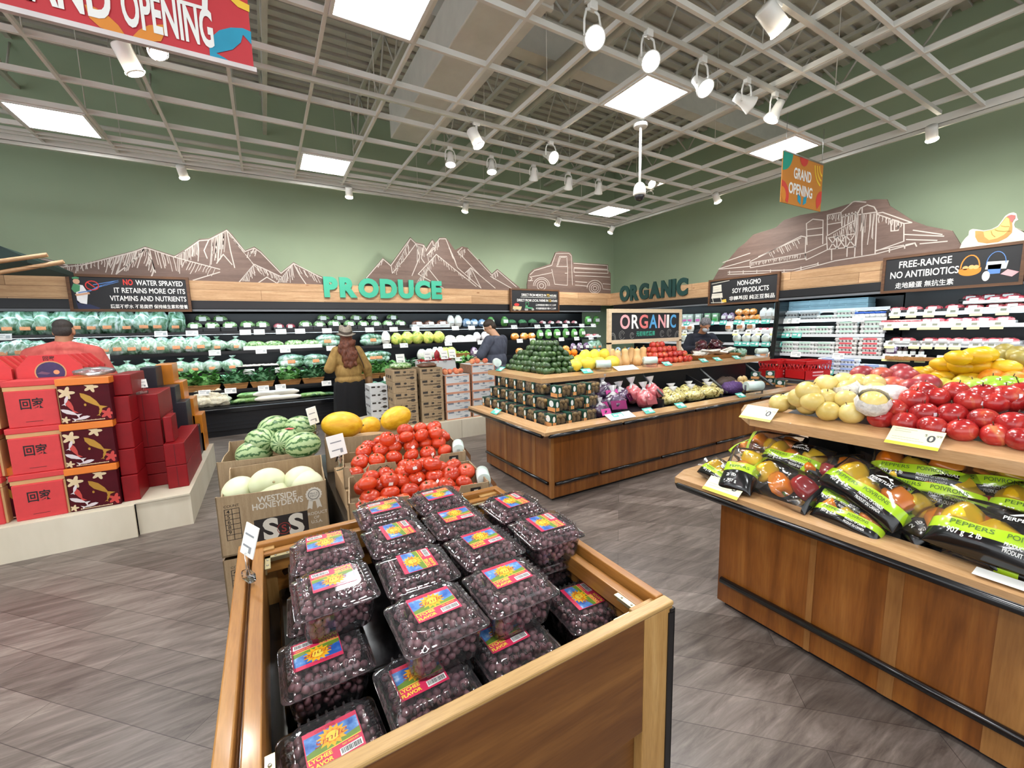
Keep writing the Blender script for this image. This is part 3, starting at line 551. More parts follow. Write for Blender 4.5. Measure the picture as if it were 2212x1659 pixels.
rrow('meat_tray', 'meat_pack', 'red meat tray behind glass rail', 'meat pack', [1940, 1962, 2010, 2040, 2075, 2115, 2150, 2180], M3, mc+'third shelf', 1, .09, .12)
rrow('meat_bacon', 'sausage_pack', 'dark sausage pack at the back', 'meat pack', [2100, 2140, 2180], (1.82, .45), mc+'top', 1, .1, .2)
rrow('pouch_purple', 'snack_pouch', 'small red pouch', 'snack pouch', [1925], M4, mc+'wooden tray', 1, .1, .08)
rrow('bottle', 'sauce_bottle', 'dark sauce bottle with white label', 'bottle', [1943, 1955, 1972, 1990], M4, mc+'wooden tray', 1, .1, .08)
y1 = yz(1914, 1.09, RX+.16); mb = MB().box(RX+.12, RX+.135, -.8, y1, 1.06, 1.1).box(RX+.12, RX+.3, -.8, y1, 1.05, 1.062)
tag(mb.build('wooden_tray', WICK), 'narrow wooden tray with bottles in the meat case', 'tray')
tag(MB().box(RX+.225, RX+.228, -.8, y1, 1.262, 1.335).build('glass_rail', CLEAR), 'clear rail along the third meat case shelf', 'glass rail')
oc = 'organic case '
kind('clam_pink', [('box', MB().rbox(-.065, .065, -.05, .05, 0, .19, 0, .01).mesh('box', solid('#b8c8bc', .2, 0, .2, 20, 1))), ('label', MB().box(-.045, .045, -.052, -.05, .03, .08).mesh('label', solid('#d06ab0', .4))), ('top_label', MB().box(-.04, .04, -.052, -.05, .12, .16).mesh('top_label', WHITE))])
kind('clam_green', [('box', MB().rbox(-.065, .065, -.05, .05, 0, .19, 0, .01).mesh('box', solid('#7fae84', .2, 0, .3, 20, 1))), ('label', MB().box(-.045, .045, -.052, -.05, .03, .08).mesh('label', GRN)), ('top_label', MB().box(-.04, .04, -.052, -.05, .12, .16).mesh('top_label', WHITE))])
rrow('clam_pink', 'salad_box', 'upright salad box with pink label', 'salad box', [1482, 1493, 1510], R1, oc+'top shelf', 1, .1, .08)
rrow('clam_green', 'salad_box', 'upright salad box with green label', 'salad box', [1530, 1547], R1, oc+'top shelf', 1, .1, .08)
rrow('pouch_purple', 'noodle_pouch', 'pale lilac pouch', 'pouch', [1566, 1580], R1, oc+'top shelf', 1, .1, .08)
rrow('pouch_orange', 'noodle_pouch', 'orange and cream pouch', 'pouch', [1596, 1612, 1626, 1638], R1, oc+'top shelf', [2, 2, 2, 1], .12, .08)
rrow('pouch_white', 'milk_pouch', 'upright white carton pouch', 'pouch', [1650, 1664, 1677], R1, oc+'top shelf', 1, .1, .08)
rrow('pouch_cream', 'tofu_pack', 'white tofu pack', 'tofu pack', [1478, 1492, 1575, 1600, 1622], R2, oc+'second shelf', 1, .1, .08)
rrow('tray_pink', 'tofu_tray', 'pink printed tray', 'tofu tray', [1640, 1655, 1670, 1682], R2, oc+'second shelf', 1, .1, .09)
rrow('pouch_pale', 'tofu_pack', 'pale tofu pack', 'tofu pack', [1335, 1440, 1460, 1478, 1592, 1612, 1632, 1655, 1675], R3, oc+'third shelf', 1, .1, .08)
rrow('pouch_purple', 'radicchio_pack', 'purple and white salad pack', 'pouch', [1350, 1364, 1378, 1393, 1408, 1424], R3, oc+'third shelf', 1, .1, .08)
rrow('pouch_cream', 'cheese_pack', 'cream coloured pack', 'pouch', [1650, 1668], R4, oc+'fourth shelf', 1, .1, .08)
rrow('pouch_blue', 'blue_pouch', 'blue and white pouch', 'pouch', [1335, 1360, 1385, 1640], R4, oc+'fourth shelf', 1, .1, .08)
# ================================================================ wall graphics, lettering, signs
def FB(Y): return frame((0, Y, 0), (1, 0, 0), (0, 0, 1))          # local x = world x, local y = world z, facing the room
def FRT(X): return frame((X, 0, 0), (0, -1, 0), (0, 0, 1))
def tb(pts, Y, s, ox, oy): return [(p.x, p.z) for p in (at_y(ox+a/s, oy+b/s, Y) for a, b in pts)]
def trt(pts, X, s, ox, oy): return [(-p.y, p.z) for p in (at_x(ox+a/s, oy+b/s, X) for a, b in pts)]
CUTW = wood('brown_cutout', [(.3, '#5f4c44'), (.6, '#6f5a51'), (.8, '#7b665b')], 'x', 12, .6); CHALK = solid('#bdb4ac', .8, 0, .05)
def cutout(name, label, outline, lines, hatches, X, seed, w=.015):
    r = thing(name, label, 'wall cutout'); r.matrix_world = X
    o = outline; MB().prism(o, -.03, 0).build('board', CUTW, r)
    b = MB(); rs = random.Random(seed)
    for l in lines: b.line(l, w, .002)
    for p0, p1, d, L, n in hatches:
        for i in range(n):
            t = (i+rs.uniform(.1, .9))/n; x = p0[0]+(p1[0]-p0[0])*t; y = p0[1]+(p1[1]-p0[1])*t; l = L*rs.uniform(.4, 1)
            x2, y2 = x+d[0]*l, max(FZ1+.02, y+d[1]*l)
            if y2 < y: b.line([(x, y), ((x+x2)/2+rs.uniform(-.01, .01), (y+y2)/2), (x2, y2)], w*rs.uniform(.45, .8), .002)
    b.build('chalk_lines', CHALK, r)
YM = FY+.04; q = lambda l: tb(l, YM, 2.949, 0, 480)
o1 = q([(20, 335), (130, 300), (200, 245), (280, 228), (350, 245), (420, 268), (530, 265), (700, 220), (850, 182), (925, 153), (970, 168), (1110, 213), (1180, 172), (1270, 108), (1330, 103), (1445, 43), (1480, 78), (1560, 178), (1620, 155), (1660, 182), (1790, 318), (1870, 253), (1950, 303), (2060, 350), (2110, 402)])
o1 += [(o1[-1][0]+.02, FZ1-.02), (o1[0][0], FZ1-.02)]
l1 = [q(l) for l in ([(350, 290), (530, 272), (700, 228), (850, 190), (925, 162), (970, 176), (1110, 222), (1400, 300)], [(1110, 222), (1180, 182), (1270, 118), (1330, 113), (1445, 52), (1560, 187), (1620, 165), (1660, 192), (1790, 326), (1870, 262), (2050, 356)],
    [(1445, 52), (1468, 180), (1495, 290)], [(925, 162), (860, 240), (740, 330)], [(925, 162), (960, 220), (990, 320)], [(1330, 113), (1300, 180), (1320, 230)], [(1380, 262), (1422, 205), (1478, 270)], [(1525, 380), (1620, 268), (1700, 305), (1800, 352)],
    [(1640, 390), (1700, 350), (1770, 392)], [(1765, 390), (1870, 262), (1905, 330), (1950, 395)], [(200, 252), (280, 236), (350, 252), (430, 275)], [(280, 236), (230, 320)], [(1620, 165), (1600, 200)], [(1230, 370), (1400, 318)])]
def hz(a, b, d, L, n): a, b = q([a, b]); return (a, b, d, L, n)
h1 = [hz((700, 228), (925, 165), (-.35, -1), .28, 22), hz((930, 170), (1110, 222), (.1, -1), .3, 9), hz((1130, 210), (1270, 120), (-.1, -1), .3, 16), hz((1345, 105), (1440, 60), (-.15, -1), .45, 14), hz((1460, 80), (1640, 300), (.6, -.8), .12, 12), hz((1580, 190), (1640, 178), (-.3, -1), .1, 6),
      hz((1530, 372), (1620, 272), (.1, -1), .2, 12), hz((1770, 380), (1868, 270), (.05, -1), .22, 14), hz((1880, 280), (2020, 345), (.4, -1), .14, 8), hz((1630, 272), (1780, 345), (.3, -1), .15, 12), hz((400, 285), (700, 232), (-.1, -1), .12, 18), hz((1180, 240), (1380, 300), (-.4, -.8), .22, 10), hz((210, 262), (280, 240), (-.2, -1), .2, 7), hz((930, 170), (985, 300), (-.3, -1), .22, 9)]
cutout('mountain_cutout', 'long brown mountain range cutout with white chalk lines, left of the teal lettering', o1, l1, h1, FB(YM), 3)
q = lambda l: tb(l, YM, 2.949, 700, 480)
o2 = q([(205, 412), (270, 350), (375, 226), (425, 268), (550, 95), (585, 128), (635, 138), (650, 163), (690, 108), (715, 133), (735, 98), (775, 98), (800, 128), (835, 178), (880, 153), (915, 163), (975, 238), (990, 236), (1070, 328), (1105, 298), (1245, 415)]); o2 += [(o2[-1][0]+.03, FZ1-.02), (o2[0][0], FZ1-.02)]
l2 = [q(l) for l in ([(270, 356), (375, 234), (425, 278), (550, 104), (585, 138), (635, 148), (650, 175)], [(585, 138), (510, 240), (435, 325), (428, 282)], [(690, 116), (648, 185)], [(655, 210), (735, 106), (775, 106), (850, 290), (1000, 420)], [(880, 162), (850, 190), (900, 240), (985, 330)], [(915, 172), (1068, 338), (1105, 308), (1225, 412)],
    [(760, 420), (600, 330), (715, 205), (820, 290), (970, 410)], [(590, 390), (660, 290), (740, 390)], [(900, 322), (935, 290), (1000, 420)], [(935, 290), (1090, 420)], [(1060, 345), (1200, 425)], [(585, 138), (610, 220), (560, 340)], [(635, 148), (620, 230), (640, 260)], [(690, 116), (700, 170), (655, 210)], [(550, 104), (470, 260)])]
h2 = [hz((340, 275), (375, 238), (-.1, -1), .08, 7), hz((440, 300), (540, 130), (.1, -1), .18, 14), hz((590, 145), (640, 170), (-.05, -1), .32, 7), hz((660, 205), (730, 115), (.05, -1), .14, 12), hz((780, 120), (830, 230), (.3, -1), .25, 8), hz((620, 320), (710, 212), (.05, -1), .16, 12), hz((720, 212), (900, 350), (.25, -1), .12, 12), hz((590, 380), (655, 295), (.0, -1), .18, 10), hz((855, 190), (900, 170), (.1, -1), .14, 8), hz((910, 315), (935, 296), (.2, -1), .2, 6), hz((1070, 340), (1105, 315), (.2, -1), .1, 6)]
cutout('mountain_cutout', 'shorter jagged brown mountain cutout behind the teal lettering', o2, l2, h2, FB(YM), 4)
arc = lambda cx, cy, r, a0, a1, n=12, k=1: [(cx+r*math.cos(math.radians(a0+(a1-a0)*i/n)), cy-k*r*math.sin(math.radians(a0+(a1-a0)*i/n))) for i in range(n+1)]
o3 = q([(1295, 395), (1300, 365), (1305, 330), (1335, 300), (1445, 265), (1475, 192), (1500, 184), (1565, 190), (1580, 210), (1585, 256), (1810, 270), (1812, 310), (1826, 325), (1826, 437)]); o3 += [(o3[-1][0], FZ1-.02), (o3[0][0], FZ1-.02)]
l3 = [q(l) for l in ([(1482, 282), (1500, 217), (1546, 217), (1550, 282), (1482, 282)], [(1490, 274), (1506, 224), (1540, 224)], [(1450, 300), (1470, 395), (1550, 402), (1552, 285)], [(1475, 200), (1560, 198), (1575, 215), (1582, 400)], [(1312, 335), (1340, 308), (1450, 275), (1475, 205)], [(1312, 350), (1450, 322)], [(1300, 372), (1330, 372)], [(1590, 262), (1805, 276), (1806, 300), (1592, 288)], [(1592, 294), (1808, 306), (1808, 326), (1592, 318), (1592, 294)], [(1600, 340), (1820, 350)], [(1600, 378), (1675, 384)], [(1775, 392), (1824, 396)], [(1600, 400), (1680, 408)], [(1775, 425), (1824, 430)], [(1535, 325), (1548, 325)], [(1310, 345), (1325, 360), (1310, 375)],
    arc(1385, 405, 52, 0, 180), arc(1385, 405, 42, 0, 180), arc(1385, 405, 28, 0, 360), arc(1385, 405, 14, 0, 360), arc(1725, 420, 50, 0, 180), arc(1725, 420, 36, 0, 360), arc(1725, 420, 24, 0, 360), arc(1725, 420, 12, 0, 360))]
l3 = [[(x, max(z, FZ1+.012)) for x, z in l] for l in l3]
cutout('truck_cutout', 'brown old pickup truck cutout with white chalk lines near the corner', o3, l3, [], FB(YM), 5, .012)
XM = FX+.04; q = lambda l: trt(l, XM, 2.724, 1400, 400)
o4 = q([(380, 560), (420, 490), (480, 430), (530, 370), (570, 340), (620, 290), (750, 250), (800, 205), (900, 175), (1050, 150), (1230, 95), (1330, 83), (1405, 83), (1420, 120), (1560, 210), (1640, 240), (1790, 268), (1840, 350)]); o4 += [(o4[-1][0]+.05, FZ1-.02), (o4[0][0], FZ1-.02)]
l4 = [q(l) for l in ([(935, 350), (932, 226), (970, 200), (1030, 206), (1028, 345)], [(934, 262), (1030, 250)], [(934, 300), (1030, 290)], [(1055, 292), (1055, 176), (1135, 160), (1140, 240)], [(1055, 232), (1138, 218)], [(1135, 160), (1210, 95), (1282, 100)], [(1140, 190), (1240, 160)], [(1215, 420), (1230, 175), (1250, 135), (1290, 116), (1330, 128), (1346, 155), (1336, 405)], [(1230, 175), (1346, 158)], [(1260, 130), (1258, 412)], [(1350, 165), (1380, 160), (1552, 220), (1506, 226), (1350, 172)], [(1506, 226), (1505, 330), (1340, 388)], [(1430, 200), (1474, 212), (1472, 266), (1430, 270), (1430, 200)], [(1450, 206), (1450, 268)],
    [(1050, 300), (1220, 205)], [(1060, 310), (1222, 285)], [(1060, 378), (1222, 362)], [(1062, 310), (1110, 372)], [(1110, 303), (1066, 376)], [(1112, 303), (1162, 368)], [(1162, 296), (1114, 372)], [(1164, 296), (1218, 362)], [(1216, 288), (1166, 368)], [(1110, 303), (1112, 372)], [(1163, 296), (1164, 368)], [(1050, 300), (1055, 380), (930, 440), (925, 400), (1050, 345)], [(600, 450), (900, 300), (928, 305), (925, 430)], [(600, 450), (602, 486), (925, 432)], [(602, 458), (920, 400)], [(415, 492), (600, 440)], [(415, 495), (600, 478)], [(650, 420), (900, 310)],
    [(470, 525), (850, 512), (1100, 445), (1340, 405), (1560, 345)], [(470, 512), (850, 498), (1000, 462)], [(1340, 385), (1570, 340), (1580, 360)], [(1420, 375), (1420, 395)], [(1510, 350), (1510, 372)], [(1510, 290), (1740, 300)], [(1560, 265), (1730, 290)], [(1520, 320), (1700, 325)], [(1600, 345), (1760, 330)], [(440, 455), (600, 400)], [(480, 520), (480, 505)], [(560, 520), (560, 503)], [(640, 518), (640, 500)], [(720, 516), (720, 498)], [(800, 514), (800, 496)], [(900, 500), (900, 480)], [(1000, 472), (1000, 455)], [(1170, 420), (1172, 372)], [(1080, 440), (1080, 380)])]
h4 = [hz((605, 455), (900, 405), (.02, -1), .07, 34), hz((1145, 175), (1240, 150), (.02, -1), .3, 10), hz((1235, 180), (1345, 165), (0, -1), .5, 9), hz((1060, 180), (1130, 168), (0, -1), .1, 8), hz((1090, 290), (1220, 215), (-.2, -1), .2, 12), hz((1360, 178), (1490, 225), (0, -1), .1, 12), hz((700, 400), (890, 320), (-.3, -.6), .2, 12)]
h4 = [(a, b, (-d[0], d[1]), L, n) for a, b, d, L, n in h4]
cutout('barn_cutout', 'large brown hill cutout with chalk drawn barn and silos on the right wall', o4, l4, h4, FRT(XM), 6, .014)
q = lambda l: trt(l, XM-.05, 2.724, 1400, 400)
r = thing('hen_cutout', 'painted yellow hen on a white mound above the free-range sign', 'wall cutout'); r.matrix_world = FRT(XM-.05)
q = lambda l: trt(l, XM-.05, 8.35, 2060, 440)
o5 = q([(110, 800), (150, 700), (210, 620), (270, 570), (275, 490), (340, 455), (440, 465), (540, 485), (680, 460), (800, 400), (930, 220), (1000, 175), (1080, 155), (1135, 180), (1150, 260), (1170, 290), (1110, 320), (1090, 380), (1110, 430), (1200, 460), (1290, 520), (1500, 600), (1700, 760)]); o5 += [(o5[-1][0], FZ1-.02), (o5[0][0], FZ1-.02)]
MB().prism(o5, -.02, 0).build('mound', solid('#d8d2bd', .7, 0, .08, 8), r)
MB().face(q([(390, 490), (460, 490), (540, 500), (690, 470), (810, 415), (940, 245), (1000, 215), (1050, 230), (1050, 300), (1060, 420), (1050, 520), (960, 610), (800, 690), (600, 715), (440, 690), (390, 600)]), .003).build('body', solid('#c08a48', .6, 0, .12, 9), r)
MB().face(q([(540, 510), (690, 480), (820, 420), (950, 250), (1000, 270), (1020, 400), (980, 500), (900, 570), (780, 630), (640, 660), (560, 600)]), .005).build('breast', solid('#d2b76c', .6, 0, .08, 9), r)
MB().face(q([(965, 225), (1040, 200), (1115, 210), (1110, 265), (1080, 290), (1060, 340), (1030, 320), (1010, 270)]), .007).build('comb', solid('#b8605a', .6), r)
b = MB()
for l in ([(680, 500), (700, 560), (750, 600)], [(750, 470), (800, 490), (900, 500), (1010, 490)], [(860, 400), (930, 415), (1000, 410)]): b.line(q(l), .008, .008)
b.build('outline', solid('#a5833c', .6), r)
# ---- wall letters
def letters(word, X, w, h, name, label, mat, gap=.16):
    r = thing(name, label, 'wall lettering'); r.matrix_world = X
    ws = [text_geo(c, .06, .03, 'LEFT', 1)[2] for c in word]; k = w/(sum(ws)+gap*(len(word)-1)); x = 0
    for c, wd in zip(word, ws):
        vs, fs, _ = text_geo(c, .06, .03, 'LEFT', 1); x0 = min(v[0] for v in vs); y0 = min(v[1] for v in vs); y1 = max(v[1] for v in vs)
        MB().add([((v[0]-x0)*k+x, (v[1]-y0)/(y1-y0)*h, (v[2]+.03)*.6) for v in vs], fs).build('letter', mat, r); x += (wd+gap)*k
    return r
letters('PRODUCE', FB(FY-.002) @ T(.95, 2.235, 0), 2.18, .355, 'produce_lettering', 'teal raised PRODUCE lettering on the cedar fascia', solid('#3aa587', .5, 0, .04), .06)
letters('ORGANIC', FRT(FX-.002) @ T(-7.72, 2.225, 0), 1.94, .375, 'organic_lettering', 'dark green raised ORGANIC lettering on the right fascia', solid('#1d4440', .5, 0, .04), .06)
# ---- framed chalk signs
BRN = wood('sign_frame_wood', [(.3, '#4a2f1c'), (.7, '#6e4a2d')], 'x', 30, .55); BOARD = solid('#1b1c20', .6, 0, .08)
REDP2 = solid('#d23a34', .6); SKIN = solid('#d9a98a', .6); APRON = solid('#e9e9ea', .6); NAVY = solid('#232b4d', .6); SGREEN = solid('#4d9468', .6); ORGE = solid('#e08a2c', .6); SBLUE = solid('#5a86c8', .6); PINK = solid('#e9a9ae', .6); YEL = solid('#e8c14a', .6); GREY = solid('#9a9a98', .6)
def sign(label, X, w, h, texts, pics=(), fw=.035, fm=BRN, name='hanging_sign', deep=.04):
    r = thing(name, label, 'sign'); r.matrix_world = X
    MB().box(0, w, 0, fw, -deep, .012).box(0, w, h-fw, h, -deep, .012).box(0, fw, fw, h-fw, -deep, .012).box(w-fw, w, fw, h-fw, -deep, .012).build('frame', fm, r)
    MB().box(fw, w-fw, fw, h-fw, -deep, 0).build('chalkboard', BOARD, r)
    for t, x0, x1, y, sz, m, bold in texts:
        MB().text(t, T((x0+x1)/2*w, y*h, .002), sz*h, 0, 'CENTER', bold, fit=(x1-x0)*w).build('lettering', m, r)
    for nm, m, polys in pics:
        b = MB()
        for k, p in polys:
            p = [(x*w, y*h) for x, y in p]
            if k: b.line(p, k, .0025)
            else: b.face(p, .002+.0004*len(b.f))
        b.build(nm, m, r)
    return r
circ = lambda cx, cy, rx, ry, n=16, a0=0, a1=360: [(cx+rx*math.cos(math.radians(a0+(a1-a0)*i/n)), cy+ry*math.sin(math.radians(a0+(a1-a0)*i/n))) for i in range(n+(0 if a1-a0 == 360 else 1))]
ring = lambda *a: [circ(*a)+circ(*a)[:1]][0]
sign('framed black sign reading NO WATER SPRAYED, hanging on the left fascia', FB(FY-.06) @ T(-2.26, 1.98, 0), 1.33, .51,
     [('NO', .435, .515, .74, .21, REDP2, .03), ('WATER SPRAYED', .54, .945, .74, .2, WHITE, .014), ('IT RETAINS MORE OF ITS', .355, .955, .52, .2, WHITE, .014), ('VITAMINS AND NUTRIENTS', .315, .96, .3, .2, WHITE, .014), ('蔬菜不噴水 不易腐爛 保持維生素和營養', .31, .965, .1, .12, WHITE, .01)],
     [('cook_cap', SGREEN, [(0, [(.045, .9), (.075, .93), (.1, .9), (.095, .86), (.05, .86)]), (0, [(.05, .74), (.03, .6), (.05, .5), (.09, .55), (.1, .7)])]), ('cook_face', SKIN, [(0, circ(.075, .8, .026, .07)), (0, [(.05, .46), (.16, .52), (.165, .47), (.06, .41)])]), ('cook_apron', APRON, [(0, [(.06, .73), (.12, .7), (.15, .5), (.13, .2), (.06, .24)])]),
      ('cook_trousers', NAVY, [(0, [(.05, .34), (.09, .2), (.15, .2), (.23, .1), (.21, .06), (.06, .06)])]), ('prohibition_mark', REDP2, [(.012, circ(.19, .7, .05, .12)+[(.24, .7)]), (.012, [(.155, .79), (.225, .61)])]), ('water_hose', SBLUE, [(.014, [(.08, .5), (.17, .56), (.26, .7)]), (.006, [(.22, .66), (.4, .86)]), (.006, [(.24, .66), (.4, .82)]), (.01, [(.2, .72), (.38, .84)])])])
sign('framed black sign reading DIRECT FROM MEXICO IN 72 HOURS, beside the truck cutout', FB(FY-.06) @ T(4.7, 1.98, 0), 1.33, .515,
     [('DIRECT FROM MEXICO IN', .22, .72, .69, .15, WHITE, .012), ('72', .735, .79, .69, .16, YEL, .012), ('HOURS', .8, .94, .69, .13, WHITE, .012), ('DIRECT FROM LOCAL FARMS IN', .13, .76, .46, .15, WHITE, .012), ('12', .775, .82, .46, .16, YEL, .012), ('HOURS', .83, .955, .46, .13, WHITE, .012), ('墨西哥直送只需七十二小時', .5, .93, .28, .09, WHITE, .01), ('本地農場直送只需十二小時', .5, .93, .13, .09, WHITE, .01)],
     [('tractor', SGREEN, [(0, [(.28, .16), (.3, .3), (.33, .3), (.34, .22), (.44, .2), (.45, .14)]), (.01, [(.3, .3), (.3, .42), (.36, .42), (.35, .3)])]), ('crate', solid('#c9b98c', .6), [(0, [(.04, .12), (.05, .26), (.22, .24), (.2, .1)])]), ('apples', REDP2, [(0, circ(.12, .32, .05, .06))]), ('wheels', GREY, [(0, circ(.31, .12, .035, .07)), (0, circ(.44, .12, .025, .05)), (0, circ(.08, .08, .02, .04)), (0, circ(.17, .08, .02, .04))]), ('underline', WHITE, [(.006, [(.2, .64), (.94, .64)])])])
sign('framed black sign reading NON-GMO SOY PRODUCTS on the right fascia', FRT(FX-.06) @ T(-5.27, 1.975, 0), 1.33, .5,
     [('NON-GMO', .44, .76, .68, .24, WHITE, .014), ('SOY PRODUCTS', .37, .87, .42, .24, WHITE, .014), ('非轉基因 純正豆製品', .33, .95, .16, .17, WHITE, .01)],
     [('steamer', solid('#d8d2c4', .6), [(0, [(.07, .5), (.07, .75), (.2, .78), (.21, .52)]), (0, [(.05, .28), (.06, .46), (.22, .46), (.23, .28)]), (.01, [(.05, .84), (.32, .9)]), (.012, [(.07, .28), (.09, .1)]), (.012, [(.2, .28), (.22, .08)]), (.012, [(.05, .12), (.25, .1)])]), ('tofu', YEL, [(0, [(.22, .08), (.22, .2), (.28, .22), (.29, .1)])]), ('ink_lines', GREY, [(.005, [(.07, .6), (.2, .62)]), (.005, [(.07, .68), (.2, .7)]), (.005, [(.06, .4), (.22, .4)])])])
sign('framed black sign reading FREE-RANGE NO ANTIBIOTICS on the right fascia', FRT(FX-.06) @ T(-2.555, 1.985, 0), 1.31, .5,
     [('FREE-RANGE', .135, .53, .67, .25, WHITE, .014), ('NO ANTIBIOTICS', .07, .585, .4, .25, WHITE, .014), ('走地雞蛋 無抗生素', .12, .56, .13, .17, WHITE, .01)],
     [('egg_basket', ORGE, [(0, circ(.66, .42, .075, .12, 16, 180, 360)+[(.735, .48), (.585, .48)]), (.012, circ(.66, .5, .062, .3, 12, 0, 180))]), ('milk_pail', SBLUE, [(0, [(.78, .3), (.775, .52), (.86, .52), (.855, .3)]), (.007, circ(.825, .54, .06, .28, 12, 0, 180))]), ('pale_basket', APRON, [(0, [(.76, .42), (.77, .6), (.9, .58), (.89, .4)]), (0, circ(.77, .26, .025, .12))]), ('meat', PINK, [(0, [(.86, .28), (.9, .38), (.97, .3), (.93, .2)])]), ('eggs', solid('#f0b070', .6), [(0, circ(.63, .5, .02, .05)), (0, circ(.67, .51, .02, .05)), (0, circ(.7, .5, .02, .05))])])
# ---- hanging banners
RED = solid('#c23038', .6, 0, .05); ORB = solid('#dd8a2e', .6, 0, .05); TEB = solid('#1d93b4', .6); YLB = solid('#eec43a', .6)
YB = 2.2; q = lambda l: [(p.x, p.z) for p in (at_y(a, b, YB) for a, b in l)]
r = thing('hanging_banner', 'large red GRAND OPENING banner hanging at the upper left', 'banner'); r.matrix_world = FB(YB)
x1 = .055; z0 = 2.72; MB().box(-2.3, x1, z0, 3.62, -.008, 0).build('cloth', RED, r)
MB().box(-2.32, x1+.01, z0-.012, z0+.006, -.014, .006).build('hem_rail', solid('#d8cfcf', .4), r)
for x in (-2.1, x1-.2): MB().tube([(x, 3.6, 0), (x, GZ, 0)], .004, 5).build('hanging_wire', METAL, r)
a, b_ = q([(263, 26), (460, 70)]); MB().text('OPENING', T(a[0], a[1]-.04, .005), .19, 0, 'LEFT', .03, fit=b_[0]-a[0]).text('GRAND', T(a[0]-.37, a[1]-.04, .005), .19, 0, 'LEFT', .03, fit=.34).build('lettering', WHITE, r)
q2 = lambda l: q([(x/2.268, y/2.268) for x, y in l])
MB().face(q2([(872, -4), (895, 5), (990, 33), (990, -60), (1018, -52), (1018, 58), (995, 50), (872, 18)]), .004).build('large_character', WHITE, r)
for l in ([(415, 25), (450, 30), (520, 70), (580, 125), (620, 182), (560, 165), (490, 135), (440, 90)], [(650, 182), (680, 150), (730, 125), (815, 122), (810, 160), (790, 205), (740, 205), (700, 195)]): MB().face(q2(l), .003).build('orange_leaf', ORB, r)
MB().face(q2([(1030, 285), (1025, 220), (1040, 180), (1075, 150), (1130, 137), (1190, 140), (1230, 158), (1232, 220), (1215, 200), (1190, 172), (1180, 210), (1140, 245), (1060, 262), (1100, 285), (1140, 312)]), .003).build('blue_flower', TEB, r)
MB().face(q2([(1120, -8), (1150, -8), (1222, 28), (1222, 62), (1165, 36)]), .003).build('yellow_arc', YLB, r)
YB = 2.5; q = lambda l: [(p.x, p.z) for p in (at_y(a, b, YB) for a, b in l)]
r = thing('hanging_banner', 'small orange GRAND OPENING banner hanging before the barn cutout', 'banner'); r.matrix_world = FB(YB)
bx0, bx1, bz0, bz1 = 4.78, 5.63, 2.865, 3.375
MB().box(bx0, bx1, bz0, bz1, -.008, 0).build('cloth', solid('#c9812f', .6, 0, .06), r)
MB().tube([(bx0, bz1, 0), (bx1, bz1, 0)], .01, 6).build('top_rail', METAL, r)
for x in (bx0+.04, bx1-.04): MB().tube([(x, bz1, 0), (x, GZ, 0)], .003, 5).build('hanging_wire', METAL, r)
MB().text('GRAND', T(5.19, 3.14, .002), .15, 0, 'CENTER', .03, fit=.37).text('OPENING', T(5.17, 2.98, .002), .15, 0, 'CENTER', .03, fit=.5).build('lettering', WHITE, r)
qc = lambda cx, cz, rr, a0, a1: [(cx, cz)]+circ(cx, cz, rr, rr, 12, a0, a1)
MB().face(qc(bx0, bz1, .19, -90, 0), .002).build('teal_corner', solid('#1f9d86', .6), r)
MB().face(qc(bx0, bz0+.07, .15, -28, 90), .002).face(qc(bx1, bz0+.1, .12, 90, 225), .002).face(qc(bx0+.42, bz1, .09, 180, 360), .002).build('red_circles', solid('#cf3f35', .6), r)
MB().face(qc(bx0, bz0+.07, .09, -50, 90), .003).build('orange_dot', ORB, r)
b = MB()
for k in (.09, .14, .19): b.line(circ(bx1-.0, bz1-.03, k, k*1.1, 8, 184, 255), .022, .002)
b.build('yellow_arcs', YLB, r)
cx = (bx0+bx1)/2; b = MB()
for s in (-1, 1): b.face([(cx+s*.02, bz0+.02), (cx+s*.09, bz0+.05), (cx+s*.1, bz0+.13), (cx+s*.03, bz0+.1)], .002)
b.build('blue_leaves', TEB, r)
# ---- the roof of the next department at the far left
mb = MB().add([(-9, 5.2, 2.36), (-3.62, 6.2, 2.5), (-3.62, 7.6, 2.5), (-9, 7.6, 2.42), (-9, 5.2, 2.75), (-4.6, 6.2, 2.92), (-4.6, 7.6, 2.95), (-9, 7.6, 2.75)], [(3, 2, 1, 0), (4, 5, 6, 7), (0, 1, 5, 4), (1, 2, 6, 5), (2, 3, 7, 6), (3, 0, 4, 7)])
r = thing('kiosk_roof', 'dark green kiosk roof edged with cedar beams at the far left', 'kiosk roof')
p = [at_y(a, b, 6.2) for a, b in ((0, 531), (57, 556), (0, 600), (110, 553), (0, 566), (145, 568), (0, 590))]
MB().add([(-9, 6.2, p[0].z+.5), tuple(p[0]), tuple(p[1]), (p[1].x, 6.2, p[1].z-.05), (-9, 6.2, p[1].z-.12)]+[(x, 7.4, z) for x, _, z in [(-9, 0, p[0].z+.5), p[0], p[1], (p[1].x, 0, p[1].z-.05), (-9, 0, p[1].z-.12)]],
         [(4, 3, 2, 1, 0), (5, 6, 7, 8, 9), (0, 1, 6, 5), (1, 2, 7, 6), (2, 3, 8, 7), (3, 4, 9, 8), (4, 0, 5, 9)]).build('roof', solid('#15302b', .6), r)
for k in (3, 5):
    a, b2 = p[k], p[k+1]; MB().tube([(-9, 6.12, b2.z-.06), (b2.x, 6.12, b2.z-.01), (a.x, 6.12, a.z)], .022, 4).build('beam', CEDX, r)
MB().box(-8.8, -8.6, 6.3, 6.5, 0, 2.6).box(-6.2, -6.05, 6.9, 7.05, 0, 2.55).build('post', CEDX, r)
